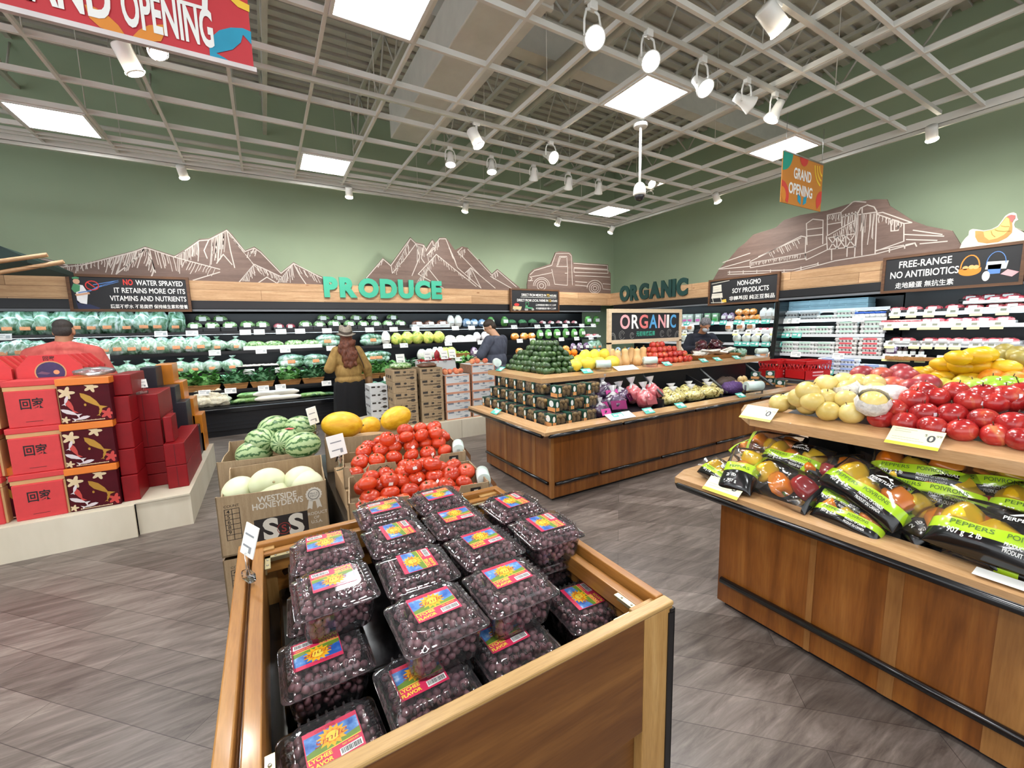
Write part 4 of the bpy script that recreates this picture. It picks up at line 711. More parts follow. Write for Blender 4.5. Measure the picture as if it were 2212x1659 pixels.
# ================================================================ track lights, camera dome
RAILM = solid('#cfcdc4', .35, .3, .04); HW = solid('#e4e3dd', .35, 0, .03); LAMP = emit('lamp_face', '#fff4e0', 30)
def rail(label, x0, x1, y0, y1, z=GZ-.03):
    return tag(MB().box(x0, x1, y0, y1, z-.018, z+.018).build('lighting_track', RAILM), label, 'lighting track')
rail('white lighting track with five large lamps above the organic table', 1.98, 4.42, 2.30, 2.335); rail('white lighting track with five small lamps before the produce wall', 1.80, 5.4, 4.72, 4.755)
rail('long white lighting track nearest the camera, at the upper right', 2.6, 6.2, 1.70, 1.735); rail('long white lighting track crossing under the air duct', -3.3, 3.95, 4.08, 4.115)
rail('white lighting track along the grid edge by the produce wall', -7, GXE, GYE-.0175, GYE+.0175, GZ-.045); rail('white lighting track along the grid edge by the right wall', GXE-.0175, GXE+.0175, -4, GYE-.05, GZ-.045)
YK = MB()
for s in (-1, 1): YK.tube([(0, 0, 0), (s*.05, 0, -.015), (s*.066, 0, -.06), (s*.066, 0, -.13)], .007, 6)
YK.rbox(-.03, .03, -.018, .018, -.01, .03, 0, .005)
STM = MB().tube([(0, 0, .03), (0, 0, -.13)], .012, 8).rbox(-.035, .035, -.016, .016, 0, .03, 0, .005)
BELL = MB().lathe([(.0, .11), (.032, .108), (.036, .06), (.042, .02), (.06, -.03), (.066, -.045), (.066, -.055), (.06, -.052)], 20, 0, None, None, 'b'); CAN = MB().lathe([(.0, .12), (.05, .118), (.053, .11), (.053, -.055), (.047, -.055)], 20, 0, None, None, 'b')
FACE = MB().lathe([(.0, -.046), (.058, -.046), (.058, -.043), (0, -.043)], 20, 0, None, None, False)
mYK, mST, mBE, mCA, mFA = YK.mesh('yoke', HW), STM.mesh('stem', HW), BELL.mesh('housing', HW), CAN.mesh('housing', HW), FACE.mesh('lamp', LAMP)
def head(px, py, z, aim, label, yoke=True, power=0, big=1.0, ry=None, rx=None):
    p = at_y(px, py, ry) if ry else at_x(px, py, rx) if rx else at_z(px, py, z); z = p.z; big *= .85; r = thing('track_lamp', label, 'track lamp', (p.x, p.y, GZ-.07 if abs(p.y-GYE) > .3 and abs(p.x-GXE) > .3 else GZ-.09), (0, 0, rnd(-.3, .3)), 'white track lamps')
    r.scale = (big,)*3; dz = (z-r.location.z)/big
    st = ob('yoke' if yoke else 'stem', mYK if yoke else mST, r, None, None, (1, 1, max(.3, -dz/.13)))
    h = ob('housing', mBE if yoke else mCA, r); q = Vector(aim).normalized().to_track_quat('-Z', 'Y').to_euler()
    r.rotation_euler = (0, 0, 0); h.location = (0, 0, dz); h.rotation_euler = q; ob('lamp', mFA, h)
    if power:
        l = bpy.data.lights.new('lamp_beam', 'SPOT'); l.energy = power; l.spot_size = 1.25 if power != WASH_W else 2.1; l.spot_blend = .55 if power != WASH_W else 1; l.color = (1, .97, .92); l.shadow_soft_size = .05
        o = bpy.data.objects.new('lamp_beam', l); COL.objects.link(o); o.location = p+Vector(aim).normalized()*.08*big; o.rotation_euler = q
    return r
W1 = SPOT_W*1.6
for i, (px, py, z, aim, yk, pw) in enumerate([(1280, 85, 3.58, (-.35, -.85, -.45), 1, W1), (1400, 130, 3.57, (-.3, -.8, -.7), 1, W1), (1517, 185, 3.57, (-.15, -.7, -.8), 1, W1), (1612, 222, 3.57, (.9, -.5, -.5), 1, W1), (1672, 246, 3.58, (-.3, .3, -.8), 1, W1)]):
    head(px, py, z, aim, '%s white lamp from left on the five lamp track above the organic table' % ORD[i+1], yk, pw, 1.25, 2.3175)
for i, (px, py, aim) in enumerate([(973, 348, (-.1, -.2, -1)), (1062, 364, (-.1, -.2, -1)), (1153, 380, (.3, .6, -.9)), (1228, 400, (.3, .6, -.9)), (1293, 410, (.3, .6, -.9))]):
    head(px, py, 3.58, aim, '%s small lamp from left on the track second from the produce wall' % ORD[i+1], 1, SPOT_W, 1.1, 4.7375)
head(1676, 50, 3.58, (.75, -.2, -.6), 'big white can lamp on the track nearest the camera', False, W1, 1.35, 1.7175)
for i, (px, py, aim) in enumerate([(283, 140, (.35, .1, -.9)), (336, 103, (.3, -.5, -.85)), (1030, 305, (.3, -.3, -.85)), (1190, 338, (.1, -.8, -.5))]):
    head(px, py, 3.58, aim, '%s lamp from left on the long track under the air duct' % ORD[i+1], i > 2, W1, 1.25, 4.0975)
head(1405, 396, 3.5, (-.2, -.8, -.5), 'lone bright lamp hanging right of the security camera', True, SPOT_W, 1.15, 4.7375)
for i, px in enumerate([396, 754, 1005, 1205, 1320]):
    py = [377, 420, 452, 481, 499][i]; head(px, py, 3.60, (.12, .8, -.75), '%s can lamp from left along the grid edge by the produce wall' % ORD[i+1], False, WASH_W, 1.1, GYE)
for i, (px, py) in enumerate([(1549, 431), (2013, 294)]): head(px, py, 3.60, (.75, .1, -.75), '%s can lamp along the grid edge by the right wall' % ['farther', 'nearer'][i], False, WASH_W, 1.15, None, GXE)
p = at_z(1384, 262, GZ); r = thing('security_camera', 'white dome security camera hanging on a long pole', 'security camera', (p.x, p.y, 0))
MB().lathe([(.07, GZ-.06), (.075, GZ-.03), (.03, GZ-.01)], 16).tube([(0, 0, GZ-.03), (0, 0, 3.09)], .014, 10).build('pole', HW, r)
MB().lathe([(.03, 3.13), (.05, 3.11), (.062, 3.08), (.068, 3.02), (.06, 3.0)], 20).build('housing', HW, r)
MB().ell((0, 0, 2.995), (.055, .055, .05), 16, 10).build('dome', solid('#2a2a2e', .1), r)
# ================================================================ red gift boxes on their platform
PZ = .28
r = thing('display_platform', 'low pale plywood platform under the red gift boxes', 'platform', (0, 0, 0))
MB().box(-4.2, -1.03, 4.31, 4.33, 0, PZ-.012).build('front_panel', PLY, r); MB().box(-1.026, -.69, 4.35, 4.37, 0, PZ-.012).build('end_panel', PLY, r)
MB().box(-.69, -.67, 4.35, 6.25, 0, PZ-.012).build('side_panel', PLY, r); MB().box(-4.2, -.67, 4.33, 6.25, PZ-.012, PZ).build('top_board', PLY, r)
HRED = solid('#d23c3e', .55, 0, .06, 20); TAN = solid('#c9a06c', .6); INK = solid('#1a1416', .6); MAROON = solid('#4a0e18', .45, 0, .15, 12, 0, .15); GOLD = solid('#b98a36', .35, .5); CRM = solid('#d8c19a', .5); FRED = solid('#c4403a', .4); PWH = solid('#d9cdd0', .45); OLID = solid('#e07b28', .4); DRED = solid('#860d15', .42, 0, .12, 10, 0, .3); DNAVY = solid('#25252e', .4); AMB = solid('#d98420', .35, 0, .1, 8, .2)
w, h, d = .27, .27, .3
g = [('box', MB().rbox(-w/2, w/2, 0, d, 0, h, 0, .006).mesh('box', HRED)), ('trim', MB().box(w/2, w/2+.012, .012, d, .004, h-.004).mesh('trim', TAN)), ('lid', MB().rbox(-w/2-.012, w/2+.012, .015, d+.01, h+.03, h+.072, 0, .005).mesh('lid', HRED)),
     ('lid_band', MB().box(-w/2-.008, w/2+.008, .02, d, h, h+.03).mesh('lid_band', TAN)), ('lettering', MB().text('回家', T(0, -.0015, h*.52, PI/2), .085, 0, 'CENTER', .02, fit=.125).box(-.045, .045, -.0015, -.001, h*.14, h*.15).mesh('lettering', INK))]
kind('huijia', g)
n = 0
for cx, lv, nm in ((-1.555, 3, 'right'), (-1.88, 3, 'left')):
    for l in range(lv):
        spawn('huijia', 'gift_box', 'red gift box with black characters, %s of the %s column' % (['bottom', 'middle', 'top'][l], nm), 'gift box', (cx+.012*l, 4.36+.03*l, PZ+.343*l), (0, 0, 0), 1, 'red character gift boxes')
pl = [(-.17, 0), (.17, 0), (.17, .22), (.1, .31), (-.1, .31), (-.17, .22)]
moon = solid('#e0a070', .5); dusk = solid('#3a2f5c', .5, 0, .3, 14)
XZ = frame((0, 0, 0), (1, 0, 0), (0, 0, 1))
cen = circ(0, .185, .075, .075, 24)
hx = [('box', MB().prism(pl, -.034, 0, 0, XZ).mesh('box', HRED)), ('backing', MB().prism([(x*.985, y*.985+.002) for x, y in pl], -.05, -.034, 0, XZ).mesh('backing', TAN)),
      ('round_picture', MB().face(circ(0, .185, .082, .082, 24), .0008, 1, XZ).face(cen, .0014, 0, XZ).face(circ(.03, .185, .016, .016), .002, 2, XZ).face([(-.07, .18), (-.045, .195), (.0, .18), (-.02, .17)], .002, 3, XZ).face([(-.05, .14), (0, .15), (.05, .14), (0, .12)], .002, 4, XZ).mesh('round_picture', [dusk, TAN, moon, solid('#70506a', .5), PWH])),
      ('lettering', MB().text('回家', XZ @ T(0, .274, .001), .034, 0, 'CENTER', .02, fit=.06).mesh('lettering', INK))]
kind('hexbox', hx)
for cx, nm in ((-1.50, 'nearer the fish boxes'), (-1.90, 'farther left')):
    for i in range(5): spawn('hexbox', 'gift_box', 'clipped corner red gift box with moon picture, %s in the row %s' % (ORD[i+1], nm), 'gift box', (cx+.02*i, 4.72+.052*i, PZ+.862), (0, 0, 0), 1.1, 'clipped corner moon gift boxes')
tag(MB().box(-2.05, -1.22, 4.71, 5.05, PZ, PZ+.86).build('gift_box', DRED), 'large dark red carton carrying the clipped corner boxes', 'gift box')
fish = lambda cx, cz, s, a: [(cx+s*(x*math.cos(a)-y*math.sin(a)), cz+s*(x*math.sin(a)+y*math.cos(a))) for x, y in [(1, 0), (.7, .22), (.2, .3), (-.4, .16), (-.75, .05), (-1.25, .4), (-1.05, 0), (-1.2, -.35), (-.75, -.08), (-.3, -.22), (.3, -.26), (.75, -.14)]]
flower = lambda cx, cz, s: [(cx+s*(.72+.28*math.cos(5*t))*math.cos(t), cz+s*(.72+.28*math.cos(5*t))*math.sin(t)) for t in [2*PI*i/40 for i in range(40)]]
w, h, d = .29, .29, .3; b = MB()
b.face(fish(.03, .165, .085, 2.3), .001, 0, XZ).face(fish(.075, .075, .03, 1.2), .0016, 0, XZ).face(circ(-.005, .135, .007, .01), .0012, 0, XZ)
for f in (flower(-.1, .235, .05), flower(.04, .27, .045), flower(-.125, .03, .028)): b.face([(max(-.143, x), max(.003, min(z, h-.004))) for x, z in f], .001, 1, XZ)
b.face(fish(-.09, .14, .06, 1.9), .002, 2, XZ).face(fish(-.095, .085, .055, 2.6), .0026, 3, XZ).face([(min(.143, x), z) for x, z in flower(.115, .055, .045)], .001, 2, XZ).face(fish(-.03, .035, .045, .2), .003, 3, XZ).face(fish(-.105, .18, .035, 1.2), .0034, 3, XZ)
TXT = MB()
for i in range(22): TXT.face([(-.09+.0085*i, .01), (-.0835+.0085*i, .01), (-.0835+.0085*i, .017+.003*(i % 3 == 0)), (-.09+.0085*i, .017)], .0012, 0, XZ)
kind('koi', [('box', MB().rbox(-w/2, w/2, 0, d, 0, h, 0, .004).mesh('box', MAROON)), ('lid', MB().rbox(-w/2-.006, w/2+.006, -.006, d+.006, h, h+.052, 0, .004).mesh('lid', OLID)), ('fish_print', b.mesh('fish_print', [GOLD, CRM, FRED, PWH])),
              ('small_print', TXT.mesh('small_print', CRM))])
for l in range(3): spawn('koi', 'gift_box', 'maroon gift box with golden fish and orange lid, %s of its stack' % ['bottom', 'middle', 'top'][l], 'gift box', (-1.258+.012*l, 4.365+.012*l, PZ+.343*l), (0, 0, 0), 1, 'maroon fish gift boxes')
spawn('koi', 'gift_box', 'maroon gift box with orange lid squeezed behind the two red columns', 'gift box', (-1.74, 4.44, PZ), (0, 0, .0), (.6, .9, 1.15))
def gbox(nm, x0, x1, y0, y1, z0, z1, mat, label, seam=True, grp=None):
    b = MB().rbox(x0, x1, y0, y1, z0, z1, 0, .006)
    if seam: b.box((x0+x1)/2-.0012, (x0+x1)/2+.0012, y0-.0008, y0+.001, z0+.01, z1-.01, 1)
    return tag(b.build('gift_box', [mat, INK]), label, 'gift box', grp)
for i in range(4): gbox('r', -1.105, -1.0, 4.4+.02*i, 4.7, PZ+.215*i, PZ+.215*(i+1)-.003, DRED, 'narrow glossy red gift box, %s from bottom, right of the fish boxes' % ORD[i+1], False, 'narrow red gift boxes')
gbox('r', -1.1, -.98, 4.5, 4.95, PZ+.862, PZ+1.03, DRED, 'glossy red gift box topmost of the narrow column', False)
for i, (a, b2) in enumerate([(0, .11), (.113, .215), (.218, .36), (.363, .6), (.603, .83)]): gbox('r', -1.08, -.865, 4.72, 5.3, PZ+a, PZ+b2, DRED, 'wide glossy red gift box, %s from bottom in the middle red stack' % ORD[i+1], i > 2, 'wide red gift boxes')
for i, (a, b2) in enumerate([(0, .2), (.203, .4)]): gbox('r', -.845, -.70, 4.56, 5.45, PZ+a, PZ+b2, DRED, 'glossy red gift box at the platform corner, %s' % ['bottom', 'upper'][i], True, 'corner red gift boxes')
gbox('r', -.835, -.775, 4.62, 4.85, PZ+.403, PZ+.63, DRED, 'thin red gift box standing on the corner boxes', False)
for i, (px0, px1, py) in enumerate([(335, 372, 785), (372, 395, 823), (395, 414, 860), (414, 432, 895), (428, 440, 932)]):
    a, b2 = at_y(px0, py, 5.9), at_y(px1, py+1, 5.9); z0 = PZ
    gbox('o', a.x, max(b2.x-.004, a.x+.09) if i < 4 else b2.x+.0, 5.9, 6.22, PZ, b2.z, AMB, 'amber orange gift box, %s highest of the stepped row' % ORD[i+1], False, 'stepped amber gift boxes')
for i, (px0, px1, py) in enumerate([(301, 336, 793), (336, 378, 835), (378, 402, 868), (402, 425, 925)]):
    a, b2 = at_y(px0, py, 5.55), at_y(px1, py, 5.55)
    gbox('n', a.x, b2.x-.004, 5.55, 5.85, PZ, b2.z, DNAVY, 'dark navy gift box, %s highest beside the amber boxes' % ORD[i+1], False, 'navy gift boxes')
def tagholder(label, loc, rz, h=.16, w=.1, tilt=.3, two=False):
    r = thing('price_card_holder', label, 'price holder', loc, (0, 0, rz))
    MB().rbox(-.03, .03, -.012, .012, 0, .03, 0, .006).tube([(0, 0, .02), (0, 0, h*.5)], .006, 6).build('clip', CLEAR, r)
    for k in range(2 if two else 1):
        MB().rbox(-w/2, w/2, -.002, .002, 0, w*1.1, 0, .001, 1, T(.03*k, .02*k, h*.45, -tilt)).build('card', WHITE, r)
        MB().box(-w*.35, w*.1, -.003, -.0022, w*.3, w*.36, 0, T(.03*k, .02*k, h*.45, -tilt)).box(-w*.35, w*.3, -.003, -.0022, w*.7, w*.76, 0, T(.03*k, .02*k, h*.45, -tilt)).box(w*.12, w*.28, -.003, -.0022, w*.14, w*.36, 0, T(.03*k, .02*k, h*.45, -tilt)).build('print', solid('#8d9094', .6), r)
    return r
tagholder('small clear price holder on the wide red gift boxes', (-.97, 4.8, PZ+.83), .5, .12, .07)
tag(LM(MB(), (.13, .1, .035), 3, amp=.1, c=(-1.2, 4.55, PZ+1.03+.035), flat=.1).build('plastic_bag', clear('crumpled_film', '#eef4f6', .15, .15, 1.45, .12)), 'crumpled clear plastic bag on the top fish box', 'plastic bag')
# ================================================================ carton stacks on the far platform
r = thing('display_platform', 'low pale plywood platform under the berry carton stacks', 'platform')
for i, (a, b2) in enumerate([(1.15, 1.82), (1.825, 2.42), (2.425, 3.5)]): MB().box(a, b2, 5.66, 5.68, 0, .278).build('front_panel', PLY, r)
MB().box(1.15, 3.5, 5.68, 6.9, .262, .28).build('top_board', PLY, r); MB().box(1.13, 1.15, 5.66, 6.9, 0, .278).build('side_panel', PLY, r)
def crate(w, d, h, base, ink, txt, trim=None, lid=True):
    b = MB().box(-w/2, w/2, 0, d, 0, h-.004).box(-w/2+.02, w/2-.02, -.003, d+.002, h-.02, h-.002)
    for s in (-1, 1): b.box(s*w*.32-.03, s*w*.32+.03, -.001, .01, -.0, .012)
    p = MB() if not txt else MB().text(txt, XZ @ T(0, h*.45, .0035), .03 if len(txt) > 9 else .022, 0, 'CENTER', .02, fit=w*(.75 if len(txt) > 9 else .25))
    p.box(-w*.42, -w*.2, -.0035, -.003, h*.7, h*.9).box(w*.05, w*.38, -.0035, -.003, h*.2, h*.26).box(w*.22, w*.4, -.0035, -.003, h*.72, h*.78).face(circ(0, h*.78, .022, .014, 8), .0035, 0, XZ).face(circ(w*.3, h*.24, .035, .02, 12), .0038, 0, XZ)
    for k in range(3): p.box(-w/2-.0035, -w/2-.003, d*(.2+.25*k), d*(.32+.25*k), h*.25, h*.5)
    out = [('carton', b.mesh('carton', base)), ('print', p.mesh('print', ink))]
    if trim: out.append(('edging', MB().box(-w/2, w/2, -.004, -.003, 0, .012).box(-w/2, w/2, -.004, -.003, h-.016, h-.006).box(-w/2, -w/2+.012, -.004, -.003, 0, h).box(w/2-.012, w/2, -.004, -.003, 0, h).mesh('edging', trim)))
    if trim: out.append(('printed_side', MB().box(-w/2-.004, -w/2-.003, 0, d, 0, h-.004).mesh('printed_side', BRS)))
    return out
PRINT = solid('#3a342e', .7); WCARD = solid('#d5d8d8', .7, 0, .04); SALM = solid('#d98a5c', .6); BRS = solid('#8d6a52', .7, 0, .3, 30)
kind('berry_crate', crate(.335, .42, .16, CARD, PRINT, 'FRESH STRAWBERRIES')); kind('white_crate', crate(.4, .42, .134, WCARD, solid('#7d8a98', .6), 'Peaches', SALM)); kind('small_crate', crate(.24, .36, .115, WCARD, PRINT, ''))
for s, (cx, nm) in enumerate(((1.628, 'left'), (2.016, 'right'))):
    for i in range(5): spawn('berry_crate', 'produce_carton', 'brown printed carton, %s from bottom of the %s brown stack' % (ORD[i+1], nm), 'carton', (cx, 5.74, .28+.16*i), (0, 0, rnd(-.02, .02)), 1, 'brown berry cartons')
for s, (cx, n, nm) in enumerate(((2.42, 5, 'left'), (2.85, 6, 'right'))):
    for i in range(n): spawn('white_crate', 'produce_carton', 'white and orange carton, %s from bottom of the %s white stack' % (ORD[i+1], nm), 'carton', (cx, 5.74, .28+.134*i), (0, 0, rnd(-.015, .015)), 1, 'white peach cartons')
for i in range(5): spawn('small_crate', 'produce_carton', 'small white carton, %s from bottom, left of the brown stacks' % ORD[i+1], 'carton', (1.33, 6.05, .28+.115*i), (0, 0, rnd(-.02, .02)), 1, 'small white cartons')
PEACH = mottled('peach_skin', [(.35, '#c8503c'), (.55, '#e08a60'), (.75, '#eebd86')], 12, .5, 3, 0, 0, .1)
def dimple(r, sq=.92, d=.2, lob=0, nl=5, seg=18):
    prof = [(0, -r*sq*.86)]
    for k in range(1, 12):
        t = -PI/2+PI*k/12; z = math.sin(t)*r*sq; 
        prof.append((math.cos(t)*r, z))
    prof += [(r*.2, r*sq*(1-d*.5)), (0, r*sq*(1-d))]
    return MB().lathe(prof, seg, 0, None, (lambda a, z: 1+lob*math.cos(nl*a)) if lob else None, False)
kind('peach', [(None, dimple(.045).mesh('peach', PEACH))])
for i, (x, y) in enumerate([(2.27, 5.85), (2.36, 5.9), (2.45, 5.84), (2.54, 5.9), (2.32, 6.0), (2.5, 6.02)]): spawn('peach', 'peach', 'peach on the left white carton stack, %s from left' % ORD[[1, 3, 4, 6, 2, 5][i]], 'peach', (x, y, .28+.67+.04), (0, 0, i), 1, 'peaches on the cartons')
for i, (x, y) in enumerate([(2.72, 5.85), (2.83, 5.9), (2.95, 5.86)]): spawn('peach', 'peach', 'peach on the right white carton stack, %s from left' % ORD[i+1], 'peach', (x, y, .28+.804+.04), (0, 0, i), 1, 'peaches on the cartons')
r = thing('chili_box', 'open white carton of red chilies behind the peach cartons', 'carton', (2.4, 6.45, .28))
MB().box(-.3, .3, 0, .3, 0, .76).box(-.3, .3, -.0, .01, .76, .84).box(-.3, .3, .29, .3, .76, .84).box(-.3, -.29, 0, .3, .76, .84).box(.29, .3, 0, .3, .76, .84).build('carton', WCARD, r)
rs = random.Random(4); b = MB()
for i in range(70):
    x, y, a = rs.uniform(-.27, .27), rs.uniform(.03, .27), rs.uniform(0, 6.3); b.tube([(x-.05*math.cos(a), y-.05*math.sin(a), .82), (x, y, .85+rs.uniform(0, .03)), (x+.055*math.cos(a), y+.05*math.sin(a), .83)], [.01, .013, .003], 6)
o = b.build('chilies', solid('#b81f1c', .3, 0, .2, 5, .4), r); o['kind'] = 'stuff'
tag(LM(MB(), (.16, .14, .05), 8, amp=.15, c=(1.63, 5.93, .28+.8+.045), flat=.1).build('bag_of_greens', TRAYG), 'flat clear bag of dark greens lying on the left brown stack', 'bagged vegetable')
tag(LM(MB(), (.15, .14, .035), 9, amp=.15, c=(2.02, 5.93, .28+.8+.03), flat=.1).build('bag_of_roots', solid('#6a4534', .4, 0, .3, 20, .6)), 'flat bag of brown roots lying on the right brown stack', 'bagged vegetable')
for i, (x, y, z, lb) in enumerate([(1.66, 6.0, 1.12, 'white price card over the left brown stack'), (2.22, 6.43, 1.12, 'left white price card before the chilies'), (2.5, 6.43, 1.12, 'middle white price card before the chilies'), (2.64, 6.43, 1.13, 'right white price card before the chilies')]):
    tagholder(lb, (x, y, z-.02), .1, .1, .13, .25)
r = thing('mesh_bag', 'red mesh bag hung by the chilies', 'bag', (2.43, 6.6, 1.1)); LM(MB(), (.05, .04, .1), 2, amp=.1, c=(0, 0, .1), pinch=.9, rings=12).build('bag', solid('#a02028', .4, 0, .3, 40), r)
# ================================================================ melon and tomato cartons
def open_carton(name, label, cat, w, d, h, loc, rz=0, flap=.05, prints=(), lid=None):
    r = thing(name, label, cat, loc, (0, 0, rz)); t = .006
    b = MB().box(0, w, 0, d, 0, .01).prism([(0, 0), (w, 0), (w, h-.004), (w*.5, h-.012), (0, h)], 0, t, 0, XZ @ T(0, 0, -t)).prism([(0, 0), (w, 0), (w, h+.005), (0, h)], 0, t, 0, XZ @ T(0, 0, -d))
    YZ = frame((0, 0, 0), (0, 1, 0), (0, 0, 1))
    side = [(0, 0), (d, 0), (d, h+.004), (d*.93, h+.0), (d*.85, h-flap), (d*.5, h-flap*.7), (d*.12, h-flap), (d*.05, h-.004), (0, h)]
    b.prism(side, 0, t, 0, YZ).prism(side, 0, t, 0, YZ @ T(0, 0, w-t)); b.build('carton', CARD, r)
    for nm, bb, m in prints: bb.build(nm, m, r)
    return r
PW = solid('#d9d2c4', .7); PBK = solid('#231c1a', .6); PRD = solid('#8a2f2c', .7); PPU = solid('#5b2434', .7)
def hd_prints(w, h):
    g = MB()
    for k in range(8): g.line([(.035, h*(.78-.085*k)), (.105, h*(.78-.085*k))], .003, .0008, 0, XZ) if k < 7 else None
    for x in (.035, .07, .105): g.line([(x, h*.78), (x, h*.27)], .003, .0008, 0, XZ)
    for k, c in enumerate('45689'): g.text(c, XZ @ T(.052, h*(.71-.085*k), .0008), .03, 0, 'CENTER', .01)
    g.text('COUNT', XZ @ T(.07, h*.81, .0008), .02, 0, 'CENTER')
    t = MB().text('WESTSIDE', XZ @ T(w*.53, h*.8, .001), .05, 0, 'CENTER', .02, fit=.2).text('HONEYDEWS', XZ @ T(w*.53, h*.69, .001), .05, 0, 'CENTER', .02, fit=.26).text('PRODUCT', XZ @ T(w*.88, h*.42, .001), .026, 0, 'CENTER', .01).text('OF', XZ @ T(w*.88, h*.345, .001), .024, 0, 'CENTER', .01).text('U.S.A.', XZ @ T(w*.88, h*.27, .001), .026, 0, 'CENTER', .01)
    star = [((.042+.004*(i % 2))*math.cos(PI*i/16)+w*.87, (.042+.004*(i % 2))*math.sin(PI*i/16)+h*.78) for i in range(32)]
    t.face(star, .001, 0, XZ).face([(w*.87-.03, h*.69), (w*.87-.005, h*.7), (w*.87-.015, h*.52), (w*.87-.027, h*.55), (w*.87-.042, h*.53)], .001, 0, XZ).face([(w*.87+.005, h*.7), (w*.87+.028, h*.69), (w*.87+.04, h*.53), (w*.87+.026, h*.55), (w*.87+.013, h*.52)], .001, 0, XZ)
    s = MB().text('S', XZ @ T(w*.445, h*.16, .0022), .17, 0, 'CENTER', .045).text('S', XZ @ T(w*.68, h*.16, .0022), .17, 0, 'CENTER', .045)
    bl = MB().face([(w*.30, h*.04), (w*.795, h*.04), (w*.795, h*.52), (w*.30, h*.52)], .0012, 0, XZ); rd = MB().line(circ(w*.5625, h*.29, .034, .034, 20)+[(w*.5625+.034, h*.29)], .004, .002, 0, XZ).text('S', XZ @ T(w*.5625, h*.235, .002), .06, 0, 'CENTER', .02)
    b2 = MB().line(circ(w*.87, h*.78, .03, .03, 20)+[(w*.87+.03, h*.78)], .004, .0016, 0, XZ).text('PRICE', XZ @ T(w*.87, h*.78, .0016), .018, 0, 'CENTER').text('FIRST', XZ @ T(w*.87, h*.735, .0016), .018, 0, 'CENTER')
    return [('count_table', g, PBK), ('lettering', t, PW), ('black_panel', bl, PBK), ('large_letters', s, PW), ('red_emblem', rd, PRD), ('badge_ring', b2, solid('#6d6a66', .6))]
A = (-.316, 2.728); RZ = -.06; cw, ch = .56, .355
lower = open_carton('honeydew_carton', 'brown honeydew carton underneath, on the floor', 'carton', cw, .58, ch-.01, (A[0]-.0, A[1], 0), RZ, .012, hd_prints(cw, ch))
open_carton('honeydew_carton', 'open brown carton of pale honeydews with white lettering and black panel', 'carton', cw, .58, ch, (A[0], A[1], .362), RZ, .06, hd_prints(cw, ch))
HONEY = mottled('honeydew_rind', [(.35, '#cfd6a6'), (.6, '#e2e5c0'), (.8, '#eeeed6')], 4, .4, 3, 0, 0, .04)
b = MB().ell((0, 0, 0), (.118, .108, .106), 26, 16); kind('honeydew', [('melon', b.mesh('melon', HONEY)), ('stem_scar', MB().lathe([(0, 0), (.009, 0), (.007, .004), (0, .004)], 10, 0, T(.02, -.1062, .015, PI/2)).mesh('stem_scar', solid('#a89a70', .8)))])
for (px, py, z, rz, lb) in [(577, 1037, .735, .2, 'large honeydew on top of the others in the open carton'), (515, 1056, .69, 1.2, 'honeydew at the left end of the open carton'), (588, 1064, .665, 2.4, 'front honeydew below the topmost one'), (650, 1032, .715, .6, 'rear right honeydew in the open carton'), (662, 1041, .695, -.3, 'honeydew at the right end of the open carton')]:
    p = at_z(px, py, z); spawn('honeydew', 'honeydew_melon', lb, 'melon', (p.x, p.y+.08, z-.045), (rnd(-.2, .2), rnd(-.2, .2), rz), .88)
tag(LM(MB(), (.25, .24, .09), 1, amp=.02, c=(A[0]+.29, A[1]+.28, .54), flat=.05).build('packing_paper', CARDIN), 'brown packing pad under the honeydews', 'packing paper')
wc = (-.36, 3.37)
open_carton('watermelon_carton', 'open brown carton of striped watermelons behind the honeydews', 'carton', .60, .62, .39, (wc[0], wc[1], .362), RZ, .05)
open_carton('watermelon_carton', 'closed brown carton under the watermelons', 'carton', .60, .62, .36, (wc[0], wc[1], 0), RZ, .01)
def melon_mat():
    m, t, b = nt('watermelon_rind'); tc = t.nodes.new('ShaderNodeTexCoord'); sp = t.nodes.new('ShaderNodeSeparateXYZ'); t.links.new(tc.outputs['Object'], sp.inputs[0])
    at = t.nodes.new('ShaderNodeMath'); at.operation = 'ARCTAN2'; t.links.new(sp.outputs[1], at.inputs[0]); t.links.new(sp.outputs[2], at.inputs[1])
    n = noise(t, tc.outputs['Object'], 22, 5, .65); ad = t.nodes.new('ShaderNodeMath'); ad.operation = 'MULTIPLY_ADD'; ad.inputs[1].default_value = 1.0; t.links.new(n.outputs[0], ad.inputs[0]); t.links.new(at.outputs[0], ad.inputs[2])
    ml = t.nodes.new('ShaderNodeMath'); ml.operation = 'MULTIPLY'; ml.inputs[1].default_value = 11; t.links.new(ad.outputs[0], ml.inputs[0]); sn = t.nodes.new('ShaderNodeMath'); sn.operation = 'SINE'; t.links.new(ml.outputs[0], sn.inputs[0])
    mr = t.nodes.new('ShaderNodeMapRange'); mr.inputs[1].default_value = -1; t.links.new(sn.outputs[0], mr.inputs[0]); r = ramp(t, mr.outputs[0], [(.5, '#a3b986'), (.7, '#7c9a5e'), (.84, '#35602f')])
    t.links.new(r.outputs[0], b.inputs['Base Color']); b.inputs['Roughness'].default_value = .35; return m
WM = MB().ell((0, 0, 0), (.155, .128, .125), 30, 18).mesh('melon', melon_mat()); kind('watermelon', [('melon', WM), ('stem_scar', MB().lathe([(0, 0), (.012, 0), (.006, .008), (0, .008)], 8, 0, T(-.153, 0, 0, 0, -PI/2)).mesh('stem_scar', solid('#6a5a38', .8)))])
kind('watermelon_sticker', [('melon', WM), ('sticker', MB().rbox(-.045, .045, -.028, .028, .118, .1235, 0, .004, 1, T(0, -.02, .002, .15)).mesh('sticker', solid('#d8484c', .4)))])
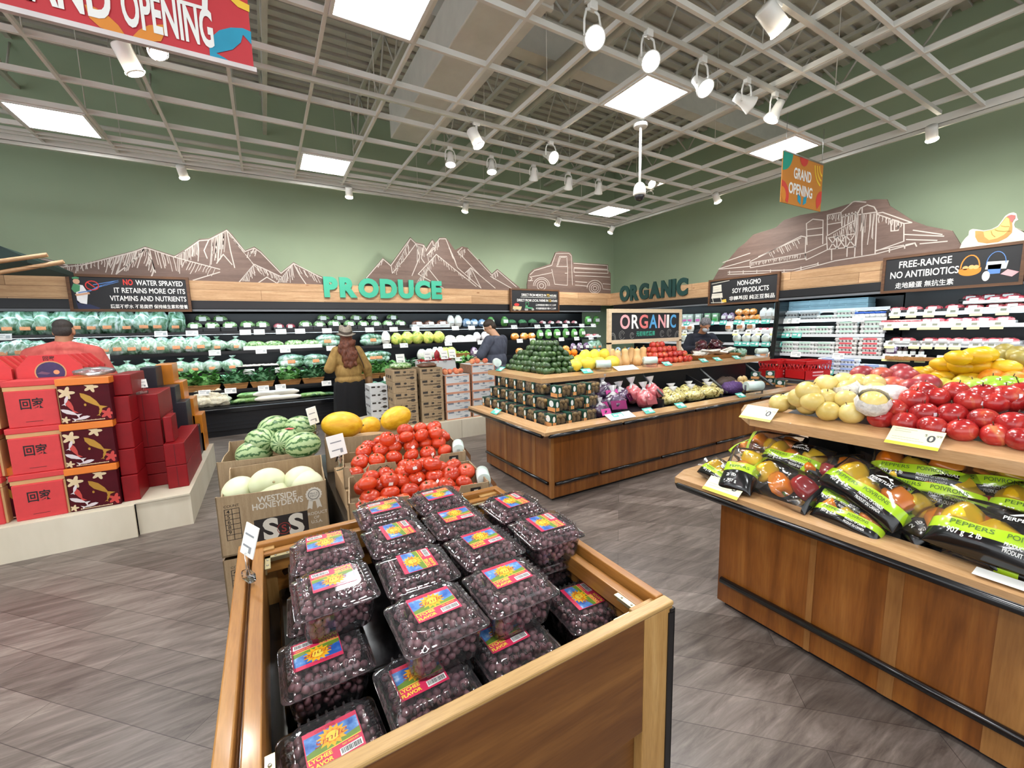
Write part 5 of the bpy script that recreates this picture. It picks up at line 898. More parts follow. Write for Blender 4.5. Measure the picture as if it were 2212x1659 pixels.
for k, px, py, z, rz, lb in [('watermelon', 564, 957, .80, 2.2, 'big striped watermelon at the left of the pile'), ('watermelon', 593, 928, .86, .5, 'striped watermelon at the back left'), ('watermelon_sticker', 619, 958, .80, 1.2, 'watermelon with red sticker in the middle'), ('watermelon', 650, 928, .85, 2.6, 'striped watermelon at the back right'), ('watermelon', 656, 966, .78, .15, 'pale striped watermelon at the front right'), ('watermelon', 549, 984, .72, 3.3, 'low striped watermelon at the front left corner')]:
    p = at_z(px, py, z); spawn(k, 'watermelon', lb, 'watermelon', (p.x, p.y+.06, z), (rnd(-.1, .1), rnd(-.15, .15), rz), .80)
tag(LM(MB(), (.26, .26, .14), 1, amp=.02, c=(wc[0]+.31, wc[1]+.29, .53), flat=.05).build('packing_paper', CARDIN), 'brown packing pad under the watermelons', 'packing paper')
# black bin carrying the canary melons and tomatoes
r = thing('display_bin', 'dark bin carrying the tomato and canary melon cartons', 'display bin', (.31, 2.08, 0))
MB().box(0, .72, 0, 1.92, 0, .50).build('body', BLACK, r); MB().box(-.004, .724, -.004, 1.924, .5, .52).build('top_board', SATIN, r)
cn = MB().text('Pacific', XZ @ T(.06, .08, .001), .09, 0, 'LEFT', .008, fit=.24, shear=.3); cn2 = MB().text('Blue', XZ @ T(.33, .08, .001), .15, 0, 'LEFT', .035, fit=.24)
open_carton('canary_melon_carton', 'brown carton with dark red old-style lettering holding yellow canary melons', 'carton', .70, .5, .27, (.325, 3.46, .52), -.12, .03, [('script_lettering', cn, PBK), ('heavy_lettering', cn2, PPU), ('corner_spot', MB().face(circ(.64, .2, .028, .035, 16), .001, 0, XZ), PPU)])
CAN_ = mottled('canary_rind', [(.35, '#d99a12'), (.6, '#eab526'), (.8, '#f2c944')], 9, .4, 4, .5, 0, .05, (1, 3, 3), .25)
b = MB().ell((0, 0, 0), (.162, .108, .112), 28, 16); kind('canary', [('melon', b.mesh('melon', CAN_)), ('stem_scar', MB().lathe([(0, 0), (.01, 0), (.006, .012), (0, .012)], 8, 0, T(.158, 0, 0, 0, PI/2)).mesh('stem_scar', solid('#7a6a40', .8)))])
for px, py, z, rot, lb, s in [(740, 919, .85, (0, .1, -.25), 'large yellow canary melon at the left of the carton', 1), (857, 904, .87, (.1, -.2, .35), 'round yellow canary melon at the right of the carton', .88), (800, 922, .75, (0, .1, .9), 'smaller canary melon lying low between two others', .8)]:
    p = at_z(px, py, z); spawn('canary', 'canary_melon', lb, 'melon', (p.x, p.y+.02, z), rot, s)
tag(LM(MB(), (.3, .2, .1), 1, amp=.02, c=(.68, 3.67, .64), flat=.05).build('packing_paper', CARDIN), 'brown packing pad under the canary melons', 'packing paper')
def tray_carton(label, loc, w, d, h, rz, prints=()):
    r = thing('tomato_carton', label, 'carton', loc, (0, 0, rz)); t = .006
    front = [(0, 0), (w, 0), (w, h), (w*.78, h), (w*.75, h*.62), (w*.62, h*.5), (w*.42, h*.5), (w*.4, h*.95), (w*.2, h*.95), (w*.18, h*.6), (w*.06, h*.6), (w*.04, h), (0, h)]
    b = MB().box(0, w, 0, d, 0, .01).prism(front, 0, t, 0, XZ @ T(0, 0, -t)).prism(front, 0, t, 0, XZ @ T(0, 0, -d)).box(0, t, 0, d, 0, h).box(w-t, w, 0, d, 0, h); b.build('carton', CARD, r)
    MB().prism([(w*.4, h*.44), (w*.77, h*.5), (w*.77, h*.62), (w*.62, h*.52), (w*.4, h*.52)], .001, .002, 0, XZ).build('dark_edge', PBK, r)
    MB().face([(w*.85, h*.35), (w*.93, h*.35), (w*.93, h*.85), (w*.85, h*.85)], .001, 0, XZ).text('F', XZ @ T(w*.89, h*.45, .0014), .06, 1, 'CENTER', .02).build('emblem', [PBK, PW], r)
    MB().line([(w*.24, h*.62), (w*.28, h*.82), (w*.3, h*.68), (w*.33, h*.84), (w*.36, h*.62)], .004, .001, 0, XZ).build('print', PBK, r)
    return r
TOM = mottled('tomato_skin', [(.3, '#b62d10'), (.6, '#cb421c'), (.8, '#d65f2a')], 7, .3, 3, 0, .2, .1)
cal = MB()
for k in range(5):
    a = 2*PI*k/5; cal.add([(0, 0, .001), (.012*math.cos(a-.4), .012*math.sin(a-.4), .002), (.026*math.cos(a), .026*math.sin(a), .003), (.012*math.cos(a+.4), .012*math.sin(a+.4), .002)], [(0, 1, 2, 3)])
cal.tube([(0, 0, 0), (.002, 0, .012)], .003, 6)
CALG = solid('#3c5a22', .6); calm = cal.mesh('calyx', CALG)
for v, (lob, sq) in enumerate([(.03, .8), (.045, .76), (.015, .84)]):
    b = dimple(.053, sq, .2, lob, 5+v, 22); c2 = MB(); c2.v = [(x, y, z+.053*sq*.83) for x, y, z in cal.v]; c2.f, c2.m, c2.sm = cal.f, cal.m, cal.sm
    kind('tomato%d' % v, [('body', b.mesh('body', TOM)), ('calyx', c2.mesh('calyx', CALG))])
    st = MB().rbox(-.012, .012, -.0008, .0008, -.009, .009, 0, .0005, 1, T(-.01, -.0525, .012, -.25))
    kind('tomatos%d' % v, [('body', b.mesh('body', TOM)), ('calyx', c2.mesh('calyx', CALG)), ('sticker', st.mesh('sticker', WHITE))])
tray_carton('tomato carton nearest the grape bin', (.285, 2.13, .62), .74, .42, .135, -.16); tray_carton('tomato carton behind, heaped higher', (.335, 2.62, .66), .77, .52, .135, -.14)
tag(MB().box(.32, 1.02, 2.08, 2.46, .52, .618).build('riser_box', CARDIN), 'brown riser box under the front tomato carton', 'riser box'); tag(MB().box(.34, 1.03, 2.58, 3.1, .52, .658).build('riser_box', CARDIN), 'brown riser box under the rear tomato carton', 'riser box')
def heap(lab, ox, oy, rz, z0, rows, base):
    for ri, (y, zz, xs) in enumerate(rows):
        for i, x in enumerate(xs):
            X = ox+x*math.cos(rz)-y*math.sin(rz); Y = oy+x*math.sin(rz)+y*math.cos(rz); v = (i*2+ri) % 3; sc = rnd(.92, 1.1)
            spawn(('tomatos%d' if (i+ri) % 4 == 1 else 'tomato%d') % v, 'tomato', 'red tomato, %s from left in %s row of the %s tomato carton' % (ORD[i+1], ORD[ri+1], lab), 'tomato', (X+rnd(-.008, .008), Y+rnd(-.008, .008), z0+zz), (rnd(-.5, .5), rnd(-.5, .5), rnd(0, 6)), sc, 'tomatoes in the %s carton' % lab)
L_ = lambda n, a, b: [a+(b-a)*i/(n-1) for i in range(n)]
heap('front', .285, 2.13, -.16, .62, [(.065, .07, L_(7, .07, .66)), (.16, .09, L_(6, .1, .64)), (.255, .12, L_(7, .08, .67)), (.345, .14, L_(6, .12, .62)), (.2, .155, [.1, .22]), (.3, .185, [.36, .47])], 0)
heap('rear', .335, 2.62, -.14, .66, [(.06, .07, L_(7, .07, .7)), (.15, .11, L_(6, .1, .66)), (.25, .15, L_(6, .14, .64)), (.34, .16, L_(6, .18, .7)), (.43, .16, L_(5, .26, .7)), (.26, .215, [.3, .42, .52, .62]), (.36, .24, [.42, .53, .64])], 0)
def bagroll(label, loc, rz, s=1, sc_=None):
    r = thing('bag_roll_holder', label, 'bag roll', loc, (0, 0, rz)); r.scale = (s,)*3
    MB().tube([(-.075, 0, .07), (.075, 0, .07)], .04, 18).build('roll', solid('#d5e6df', .4, 0, .05, 30), r); MB().tube([(.0755, 0, .07), (.078, 0, .07)], .018, 12).build('core', solid('#6a4a38', .8), r)
    MB().add([(-.08, -.035, .06), (.08, -.035, .06), (.09, -.09, -.02), (-.09, -.08, -.01)], [(0, 1, 2, 3)]).build('hanging_bag', FILM, r)
    MB().box(-.085, -.08, -.01, .01, 0, .08).box(.08, .085, -.01, .01, 0, .08).box(-.085, .085, -.012, .012, 0, .006).build('bracket', CLEAR, r)
    return r
p = at_z(990, 975, .76); bagroll('pale green bag roll on the right of the rear tomato carton', (p.x, p.y, .72), 1.2)
MB()
p = at_z(1043, 1025, .74); bagroll('pale green bag roll on the right of the front tomato carton', (p.x, p.y, .66), 1.2)
tagholder('white price card clipped at the left of the rear tomato carton', (.33, 2.7, .76), .5, .2, .12, .25); tagholder('white price card clipped behind the watermelons', (.28, 3.6, .8), .9, .2, .12, .2, True)
# ================================================================ grape bin and clamshells
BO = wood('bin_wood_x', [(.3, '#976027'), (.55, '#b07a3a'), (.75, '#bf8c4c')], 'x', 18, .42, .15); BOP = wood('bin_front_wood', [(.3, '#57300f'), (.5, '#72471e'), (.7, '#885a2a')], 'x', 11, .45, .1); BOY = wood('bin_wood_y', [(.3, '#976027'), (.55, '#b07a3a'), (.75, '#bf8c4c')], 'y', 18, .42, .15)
BOZ = wood('bin_post_wood', [(.3, '#a67a40'), (.55, '#bc9257'), (.75, '#cba66d')], 'z', 20, .45, .1, 5); BRASS = solid('#d8cba0', .3, .7, .04)
gx0, gx1, gy0, gy1, gz = -.158, .967, .742, 1.838, .80
r = thing('grape_bin', 'square orange wood bin in front holding stacked grape boxes', 'display bin', (0, 0, 0))
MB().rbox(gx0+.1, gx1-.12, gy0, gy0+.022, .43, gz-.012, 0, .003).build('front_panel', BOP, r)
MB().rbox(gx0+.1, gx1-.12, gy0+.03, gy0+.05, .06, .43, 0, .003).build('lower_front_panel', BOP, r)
MB().rbox(gx0, gx1, gy0-.002, gy0+.034, gz-.014, gz, 0, .004).build('front_rim', wood('bin_rim_light', [(.3, '#b08a50'), (.7, '#cba66d')], 'x', 20, .42, .1), r)
MB().rbox(gx0, gx1, gy1-.034, gy1, gz-.16, gz, 0, .004).rbox(gx0+.03, gx1-.03, gy1-.082, gy1-.046, gz-.10, gz-.022, 0, .003).build('rear_rim', BO, r)
MB().rbox(gx0, gx0+.034, gy0+.03, gy1-.03, gz-.22, gz, 0, .004).rbox(gx0+.046, gx0+.082, gy0+.03, gy1-.03, gz-.3, gz-.012, 0, .003).build('side_rim', BOY, r)
MB().rbox(gx1-.03, gx1, gy0+.036, gy1-.03, gz-.36, gz, 0, .004).rbox(gx1-.075, gx1-.04, gy0+.04, gy1-.03, gz-.09, gz-.03, 0, .003).build('side_rim', BOY, r)
MB().box(gx0+.03, gx0+.05, gy0+.03, gy1-.03, .08, gz-.05).build('side_panel', BOY, r); MB().box(gx1-.05, gx1-.03, gy0+.03, gy1-.03, .08, gz-.05).build('side_panel', BOY, r); MB().box(gx0+.03, gx1-.03, gy1-.05, gy1-.03, .08, gz-.06).build('rear_panel', BO, r)
for x, y in ((gx1-.12, gy0), (gx0, gy0), (gx1-.12, gy1-.06), (gx0, gy1-.06)): MB().rbox(x, x+.118, y, y+.06, 0, gz-.015, 0, .003).build('post', BOZ, r)
b = MB().box(gx1-.022, gx1+.003, gy0-.004, gy0, 0, gz-.032).box(gx1, gx1+.003, gy0-.004, gy0+.025, 0, gz-.022).box(gx1-.016, gx1+.003, gy0-.004, gy0, gz-.034, gz-.022)
b.build('corner_guard', solid('#121214', .5), r)
for x, y, a in ((gx0+.085, gy1-.085, -PI/2), (gx1-.08, gy1-.085, PI), (gx1-.078, gy0+.045, PI/2), (gx0+.085, gy0+.04, 0)):
    pb = MB().box(0, .1, 0, .006, 0, .02, 0, T(0, 0, -.022)).box(0, .006, 0, .1, 0, .02, 0, T(0, 0, -.022)).box(0, .1, 0, .018, -.004, 0).box(0, .018, 0, .1, -.004, 0)
    for k in (.035, .075): pb.lathe([(0, .001), (.004, .001), (.003, .003), (0, .003)], 8, 1, T(k, .009, 0)).lathe([(0, .001), (.004, .001), (.003, .003), (0, .003)], 8, 1, T(.009, k, 0))
    o = pb.build('corner_plate', [BRASS, METAL], r, (x, y, gz-.03), (0, 0, a))
MB().box(gx0+.05, gx1-.05, gy0+.04, gy1-.05, .50, .558).box(gx0+.052, gx0+.06, gy0+.04, gy1-.05, .53, .68).box(gx1-.06, gx1-.052, gy0+.04, gy1-.05, .53, .66).build('black_liner', SATIN, r)
MB().tube([(gx0+.14, gy1-.053, gz-.13), (gx0+.24, gy1-.053, gz-.085)], .012, 8).build('hand_hole_shade', solid('#3c2412', .7), r)  # solid dark bar: the shade inside the cutout is put into its colour
tag(MB().rbox(-.04, gx1-.07, 1.15, gy1-.09, .558, .63, 0, .01).rbox(.18, .64, .80, 1.16, .558, .63, 0, .01).build('riser_block', SATIN), 'black riser block hidden under the rear grape boxes', 'riser block')
# clamshell of grapes
def rr(hx, hy, cr, z, n=10, wob=0, fr=22):
    out = []
    for qx, qy, a0 in ((1, 1, 0), (-1, 1, 90), (-1, -1, 180), (1, -1, 270)):
        for i in range(n+1):
            a = math.radians(a0+90*i/n); out.append(((hx-cr)*qx+cr*math.cos(a), (hy-cr)*qy+cr*math.sin(a), z))
    full = []
    for i in range(len(out)):
        a, b = Vector(out[i]), Vector(out[(i+1) % len(out)]); L = (b-a).length; k = max(1, int(L/.0065))
        for j in range(k): full.append(tuple(a.lerp(b, j/k)))
    if wob:
        full = [(x*(1+wob*sg(math.sin((x if abs(abs(y)-hy) < .004 else y)*fr*14))), y*(1+wob*sg(math.sin((x if abs(abs(y)-hy) < .004 else y)*fr*14))), z) for x, y, z in full]
    return full
sg = lambda s: max(-1, min(1, s*2.2))
def resample(loops):
    n = max(len(l) for l in loops); return [[l[int(i*len(l)/n)] for i in range(n)] for l in loops]
CW = .106
PET = clear('pet_clamshell', '#fdfdfe', .045, .06, 1.4, .03, '#d8dade')
lidL = resample([rr(CW+.006, CW+.004, .022, .072), rr(CW+.006, CW+.004, .022, .0745), rr(CW-.004, CW-.006, .03, .0755), rr(CW-.012, CW-.014, .03, .09, 10, .006), rr(CW-.02, CW-.022, .03, .104, 10, .010), rr(CW-.03, CW-.032, .03, .107), rr(CW-.034, CW-.036, .028, .104), rr(CW-.038, CW-.04, .028, .1045)])
LID = MB().loft(lidL, 0, True, 't')
for sx in (-1, 1):
    for k in range(7): LID.rbox(sx*(CW-.017)-.006, sx*(CW-.017)+.006, -.06+.02*k-.003, -.06+.02*k+.003, .094, .106, 0, .002); LID.rbox(-.06+.02*k-.003, -.06+.02*k+.003, sx*(CW-.019)-.006, sx*(CW-.019)+.006, .094, .106, 0, .002)
baseL = resample([rr(CW-.022, CW-.024, .03, .002), rr(CW-.018, CW-.02, .03, .006), rr(CW-.012, CW-.014, .03, .03, 10, .006), rr(CW-.006, CW-.008, .03, .068, 10, .004), rr(CW+.004, CW+.002, .022, .0715), rr(CW+.006, CW+.004, .022, .071)])
BASE = MB().loft(baseL, 0, True, 'b')
hgt = lambda z: z*1.31 if z <= .071 else .093+(z-.071)
for B_ in (LID, BASE): B_.v = [(x, y, hgt(z)) for x, y, z in B_.v]
mLID, mBASE = LID.mesh('lid', PET), BASE.mesh('base', PET)
GRP = mottled('grape_skin', [(.3, '#6f444d'), (.5, '#8b5d64'), (.65, '#a2777a'), (.8, '#bb9c98')], 26, .4, 3, 0, .05, .06)
def grapes(seed):
    rs = random.Random(seed); pts = []
    for _ in range(3400):
        z = rs.uniform(.014, .112); s = (CW-.016-(.093-z)*.2 if z < .093 else CW-.016-(z-.093)*.75)-.004; x, y = rs.uniform(-s, s), rs.uniform(-s, s)
        if z < .092 and max(abs(x), abs(y)) < s-.028: continue
        if all((x-a)**2+(y-b_)**2+(z-c)**2 > .0172**2 for a, b_, c in pts): pts.append((x, y, z))
    b = MB()
    for x, y, z in pts: b.ell((0, 0, 0), (.0098, .0098, .0108), 10, 7, 0, T(x, y, z, rs.uniform(0, 3), rs.uniform(0, 3)))
    b.rbox(-CW+.04, CW-.04, -CW+.04, CW-.04, .012, .097, 1, .02)
    rs2 = random.Random(seed+5)
    for k in range(5):
        x, y = rs2.uniform(-.07, .07), rs2.uniform(-.07, .07); b.tube([(x, y, .107), (x+rs2.uniform(-.03, .03), y+rs2.uniform(-.03, .03), .116)], .0015, 5, 2)
    return b.mesh('grapes', [GRP, solid('#46252e', .7), solid('#6a6a34', .7)])
SKYM = mottled('label_sky', [(.35, '#1f57ae'), (.55, '#5a92d4'), (.75, '#dcebf7')], 30, .35, 3, 0, .3); LPINK = solid('#d8325a', .35, 0, .04, 6, .3); SUNY = solid('#f2b420', .35); SUNO = solid('#e88a1c', .35); LYEL = solid('#f4d84a', .35); LGRN = solid('#6f8f34', .35, 0, .15, 30); SCR = solid('#b0301c', .35)
b = MB(); lw, lh = .052, .046
b.rbox(-lw, lw, -lh, lh, 0, .0006, 0, .0002, 1); Z = .0007
b.face([(-lw+.002, -.012), (lw-.002, -.012), (lw-.002, lh-.012), (-lw+.002, lh-.012)], Z, 1).face([(-lw+.002, -.016), (lw-.002, -.012), (lw-.002, .004), (.02, -.002), (-.02, .004), (-lw+.002, -.004)], Z+.0001, 2)
b.face([(-lw+.002, -.0175), (lw-.002, -.0125), (lw-.002, -.0105), (-lw+.002, -.0155)], Z+.0002, 3)
sun = lambda r0, r1, n: [((r1 if i % 2 else r0)*math.cos(PI*i/n), .012+(r1 if i % 2 else r0)*.85*math.sin(PI*i/n)) for i in range(2*n)]
b.face(sun(.021, .031, 14), Z+.0003, 4).face(sun(.014, .02, 11), Z+.0004, 5).face([(x, .012+y) for x, y in circ(0, 0, .0125, .0115, 18)], Z+.0005, 3)
b.text('Smile', T(-.004, .004, Z+.0006, 0, 0, .12), .02, 6, 'CENTER', -.01, fit=.062, shear=.3)
b.text('LYCHEE', T(-.049, -.028, Z+.0003, 0, 0, .04), .0125, 3, 'LEFT', .03, fit=.042).text('FLAVOR', T(-.049, -.041, Z+.0003, 0, 0, .04), .0125, 3, 'LEFT', .03, fit=.042)
b.text('RED SEEDLESS', T(.028, -.0205, Z+.0003, 0, 0, .04), .005, 3, 'CENTER', .01).text('Candy Hearts', T(-.01, lh-.0095, Z+.0003), .007, 6, 'CENTER', .01)
b.face([(.006, -.042), (.048, -.04), (.048, -.024), (.006, -.026)], Z+.0003, 7); x = .0085
while x < .045: w = random.choice([.0006, .0012, .0018]); b.face([(x, -.0385), (x+w, -.0385), (x+w, -.027), (x, -.027)], Z+.0004, 8); x += w+random.choice([.0008, .0014])
LAB = b.mesh('label', [LPINK, SKYM, LGRN, LYEL, SUNY, SUNO, SCR, WHITE, TAGINK])
for v in range(2):
    KINDS['clam%d' % v] = [('base', mBASE), ('grapes', grapes(v+1), None, 'stuff'), ('lid', mLID)]
def clam(x, y, z, rz, label, lrot=0, loff=(0, 0), v=0):
    o = spawn('clam%d' % v, 'grape_clamshell', label, 'grape box', (x, y, z), (0, 0, rz), 1, 'clear boxes of grapes')
    for ch in list(o.children):
        if ch.name.startswith('label'): bpy.data.objects.remove(ch)
    ob('label', LAB, o, (loff[0], loff[1], .1268), (0, 0, lrot), 1.14); return o
ZT, ZM, ZLo = .755, .632, .56
top = [(.112, 1.26, .02, 'left column top layer, second from the front', PI, (0, .01)), (.118, 1.505, -.03, 'left column top layer, third from the front', PI, (0, .02)), (.325, .985, .03, 'front box of the second column from left, lid highest', 0, (0, .01)), (.352, 1.225, -.03, 'second column from left, second from the front, label turned sideways', PI/2, (0, .0)),
       (.356, 1.468, .03, 'second column from left, third from the front, label turned sideways', PI/2, (0, .0)), (.365, 1.705, 0, 'second column from left, at the rear rim', PI, (0, .0)), (.558, .995, .0, 'front box of the third column from left on the top layer', 0, (0, .015)), (.592, 1.232, .03, 'third column from left, second from the front', 0, (0, .01)),
       (.588, 1.468, -.02, 'third column from left, third from the front', 0, (0, 0)), (.60, 1.705, .02, 'third column from left, at the rear rim', PI, (0, 0)), (.845, 1.22, -.05, 'right column, front box of the top layer', PI/2, (0, .0)), (.842, 1.462, .03, 'right column, second box from the front', PI/2, (0, 0))]
for i, (x, y, rz, lb, lr, lo) in enumerate(top): clam(x, y, ZT, rz, 'grape box, '+lb, lr, lo, i % 2)
mid = [(.067, 1.15, .02, 'middle layer of the left column, partly under the second box'), (.275, .925, .03, 'middle layer, under the highest front box'), (.52, .94, .02, 'middle layer, under the front box of the third column'), (.86, 1.25, -.05, 'middle layer of the right column'), (.095, 1.39, -.04, 'middle layer of the left column, behind'), (.11, 1.63, -.02, 'middle layer of the left column, at the rear')]
for i, (x, y, rz, lb) in enumerate(mid): clam(x, y, ZM, rz, 'grape box in the '+lb, PI if i in (0, 5) else 0, (-.02, 0), i % 2)
clam(.055, .93, ZLo, .06, 'grape box at the bottom front left, large label facing up', 0, (0, 0), 1); clam(.862, 1.02, ZLo, -.08, 'grape box low in the front right corner, label turned sideways', PI/2, (0, .01), 0)
tagholder('tall white price card clipped to the left rim of the grape bin', (-.115, 1.55, gz-.0), -1.15, .19, .09, .3)
# ================================================================ organic island
ix0, ix1, iy0, iy1 = 2.165, 6.72, 3.02, 4.34
r = thing('organic_table', 'long brown wood produce table with two tiers under the coloured ORGANIC board', 'produce table')
MB().box(ix0, ix1, iy0, iy1, .03, .66).build('cabinet_body', CHERRY, r); MB().box(ix0+.03, ix1-.03, iy0+.03, iy1-.03, 0, .03).build('toe_base', BLACK, r)
b = MB()
for yy in (3.28, 3.55, 3.85): b.box(ix0-.003, ix0, iy0+.0+yy-3.02, yy+.05, .03, .655)
b.box(ix0-.004, ix0+.03, iy0-.004, iy0+.03, .03, .655).build('corner_stave', wood('pale_stave', [(.3, '#8f5a28'), (.7, '#a8733c')], 'z', 12, .3, .35), r)
def rails(par, pts, z, rr_=.016):
    for (a, c) in pts: MB().tube([(*a, z), (*c, z)], rr_, 10).build('bumper_strip', SATIN, par)
rails(r, [((ix0+.04, iy0-.01), (2.72, iy0-.01)), ((2.76, iy0-.01), (3.62, iy0-.01)), ((3.65, iy0-.01), (4.6, iy0-.01)), ((4.63, iy0-.01), (5.6, iy0-.01)), ((ix0-.01, iy0+.04), (ix0-.01, iy1-.02))], .165)
def lip(par, x0, x1, y0, y1, z, w, nm, t=.045, rise=.02, edge=True):
    # four mitred boards round a rectangle, sloping down to the outside
    for (a, c, d, e, m) in (((x0, y0), (x1, y0), (x1-w, y0+w), (x0+w, y0+w), OAK), ((x1, y1), (x0, y1), (x0+w, y1-w), (x1-w, y1-w), OAK), ((x0, y1), (x0, y0), (x0+w, y0+w), (x0+w, y1-w), OAKY), ((x1, y0), (x1, y1), (x1-w, y1-w), (x1-w, y0+w), OAKY)):
        MB().add([(*a, z-t), (*c, z-t), (*d, z-t+rise), (*e, z-t+rise), (*a, z), (*c, z), (*d, z+rise), (*e, z+rise)], [(3, 2, 1, 0), (4, 5, 6, 7), (0, 1, 5, 4), (1, 2, 6, 5), (2, 3, 7, 6), (3, 0, 4, 7)]).build(nm, m, par)
lip(r, 2.05, 6.85, 2.95, 4.57, .685, .125, 'lower_lip', .03); rails(r, [((2.1, 2.955), (2.98, 2.955)), ((3.01, 2.955), (4.1, 2.955)), ((4.13, 2.955), (5.4, 2.955)), ((5.43, 2.955), (6.8, 2.955)), ((2.055, 3.0), (2.055, 4.54))], .645, .018)
MB().box(2.15, 6.75, 3.05, 4.48, .66, .68).build('lower_deck', BLACK, r)
MB().box(2.75, 6.5, 3.78, 4.55, .68, 1.04).build('riser', BLACK, r)
lip(r, 2.424, 6.72, 3.535, 4.75, 1.085, .13, 'upper_lip', .05, .025); MB().box(2.53, 6.62, 3.64, 4.66, 1.05, 1.095).build('upper_deck', OAK, r)
for x in (3.3, 4.0, 5.12, 6.2): MB().tube([(x, 3.62, 1.03), (x, 3.6, .99), (x, 3.2, .72)], .014, 6).build('bracket', solid('#6d6f70', .4, .5), r)
def pt(me, par, p, rz, tilt=-.5, px=None): o = ob('price_tag', me, par, p, (tilt, 0, rz)); return o
IT = MB().rbox(-.07, .07, -.004, 0, -.04, .045, 0, .002, 1).box(-.055, -.01, -.005, -.004, .005, .025, 1).box(.0, .055, -.005, -.004, -.02, .025, 1).mesh('price_tag', [TEAL, solid('#dff0ea', .5)])
for px, py in ((1268, 801), (1441, 787), (1520, 778), (1550, 774), (1591, 769)):
    pt(IT, r, (xz(px, 1.118, 3.585), 3.585, 1.118), 0, -1.0)
for px, py in ((1336, 905), (1401, 888), (1470, 873), (1600, 850)):
    pt(IT, r, (xz(px, .715, 3.0), 3.0, .715), 0, -1.0)
pt(IT, r, (2.10, 3.95, .715), -PI/2, -1.0); pt(IT, r, (2.47, 4.5, 1.118), -PI/2, -1.0)
for px, py, z, y in ((1340, 899, .7, 3.0), (1352, 800, 1.1, 3.59)):
    MB().rbox(-.17, .17, -.003, .003, -.055, .055, 0, .002, 1).build('sign_card', WHITE, r, (xz(px, z+.014, y), y, z+.014), (-1.15, 0, 0))
# kiwi packs, three stepped rows
KW = mottled('kiwi_skin', [(.35, '#7a5f34'), (.6, '#987a46'), (.8, '#b3965f')], 30, .8, 4, 0, 0, .08); GSL = solid('#164638', .45, 0, .06); KOR = solid('#e09a5c', .5)
b = MB()
for i in range(3):
    for j in range(2): b.ell((-.045+.046*i+.006*j, -.022+.044*j, .034+.0*j), (.021, .023, .03), 12, 8)
    b.ell((-.022+.046*i, -.02, .072), (.023, .021, .021), 12, 8)
sl = MB().box(-.078, -.034, -.053, -.0525, .002, .099).box(-.0785, -.078, -.053, .053, .002, .099).box(-.078, -.034, -.053, .053, .099, .0995).face([(-.07+.013*math.cos(a)+.012, .062+.024*math.sin(a)) for a in (2*PI*i/14 for i in range(14))], .0533, 1, XZ).face([(-.072, .008), (-.038, .008), (-.038, .036), (-.072, .036)], .0533, 2, XZ)
YZn = frame((0, 0, 0), (0, -1, 0), (0, 0, 1))
sl.face([(.0+.03*math.cos(a), .066+.027*math.sin(a)) for a in (2*PI*i/14 for i in range(14))], .0789, 1, YZn).face([(-.05, .003), (.05, .003), (.05, .036), (-.05, .036)], .0789, 2, YZn)
kind('kiwi', [('box', MB().rbox(-.076, .076, -.051, .051, 0, .098, 0, .014).mesh('box', PET)), ('kiwis', b.mesh('kiwis', KW), None, 'stuff'), ('sleeve', sl.mesh('sleeve', [GSL, WHITE, KOR]))])
rn = ['bottom', 'middle', 'top']
for rw in range(3):
    xs, z = 2.27+.10*rw, .683+.118*rw
    n = 7-rw
    for i in range(n):
        y = 4.40-.02*rw-.188*i
        if y < 3.26+.085*rw: continue
        spawn('kiwi', 'kiwi_box', 'kiwi box, %s from far end of the %s row at the table end' % (ORD[i+1], rn[rw]), 'kiwi box', (xs, y, z), (0, 0, -PI/2+rnd(-.05, .05)), 1.19, 'kiwi boxes on the table end')
    for i in range(3):
        spawn('kiwi', 'kiwi_box', 'kiwi box with green sleeve, %s from the corner in the %s row, long side' % (ORD[i+1], rn[rw]), 'kiwi box', (2.32+.10*rw+.186*i, 3.15+.085*rw, z), (0, 0, rnd(-.04, .04)), 1.19, 'kiwi boxes on the long side')
mb = MB()
for rw in (1, 2): mb.box(2.19+.10*rw, 2.74, 3.23+.085*(rw-1), 4.44, .681+.118*(rw-1), .681+.118*rw-.002)
tag(mb.build('step_riser', BLACK), 'black stepped riser under the kiwi boxes', 'riser')
# bags on the lower deck
def tbag(w, d, h, mat, lab=None, lm=WHITE, seed=0, inner=None):
    b = LM(MB(), (w/2, d/2, h/2), seed, amp=.16, seg=18, rings=12, flat=.1, c=(0, 0, h*.44))
    p = [('contents', b.mesh('contents', mat))]
    f = MB().lathe([(w*.3, h*.78), (w*.12, h*.95), (.016, h*1.05), (.03, h*1.15), (.05, h*1.35)], 14, 0, None, lambda a, z: 1+.18*math.sin(4*a+seed), False); p.append(('bag_neck', f.mesh('bag_neck', clear('bag_film%d%s' % (seed, mat.name), '#f2f4f6', .2, .12, 1.45, .35))))
    if lab:
        pt_ = MB(); 
        for s in (-1, 1): pt_.rbox(-w*.33, w*.33, -.002, .002, -h*.22, h*.22, 0, .001, 1, T(0, -d*.51, h*.36, -.25))
        pt_.text(lab, T(0, -d*.515, h*.33, PI/2-.25), h*.2, 1, 'CENTER', .03, fit=w*.4)
        p.append(('label', pt_.mesh('label', [lm, WHITE])))
    return p
PSP = mottled('purple_potatoes', [(.3, '#2c2038'), (.5, '#4b3852'), (.7, '#7a6482'), (.85, '#cbbccd')], 9, .25, 4, 1, .9, .1, (1, 1, 1), .5); RPT = mottled('red_potatoes', [(.3, '#b3434c'), (.55, '#d9737a'), (.8, '#f0c4c4')], 12, .25, 4, 1, .9, .1, (1, 1, 1), .5); MAG = solid('#d14a9c', .4, 0, .1); LPK = solid('#e2848c', .4)
kind('bag_purple', tbag(.27, .22, .22, PSP, 'R', MAG, 1)); kind('bag_red', tbag(.22, .2, .22, RPT, 'R', LPK, 2))
dkz = .683
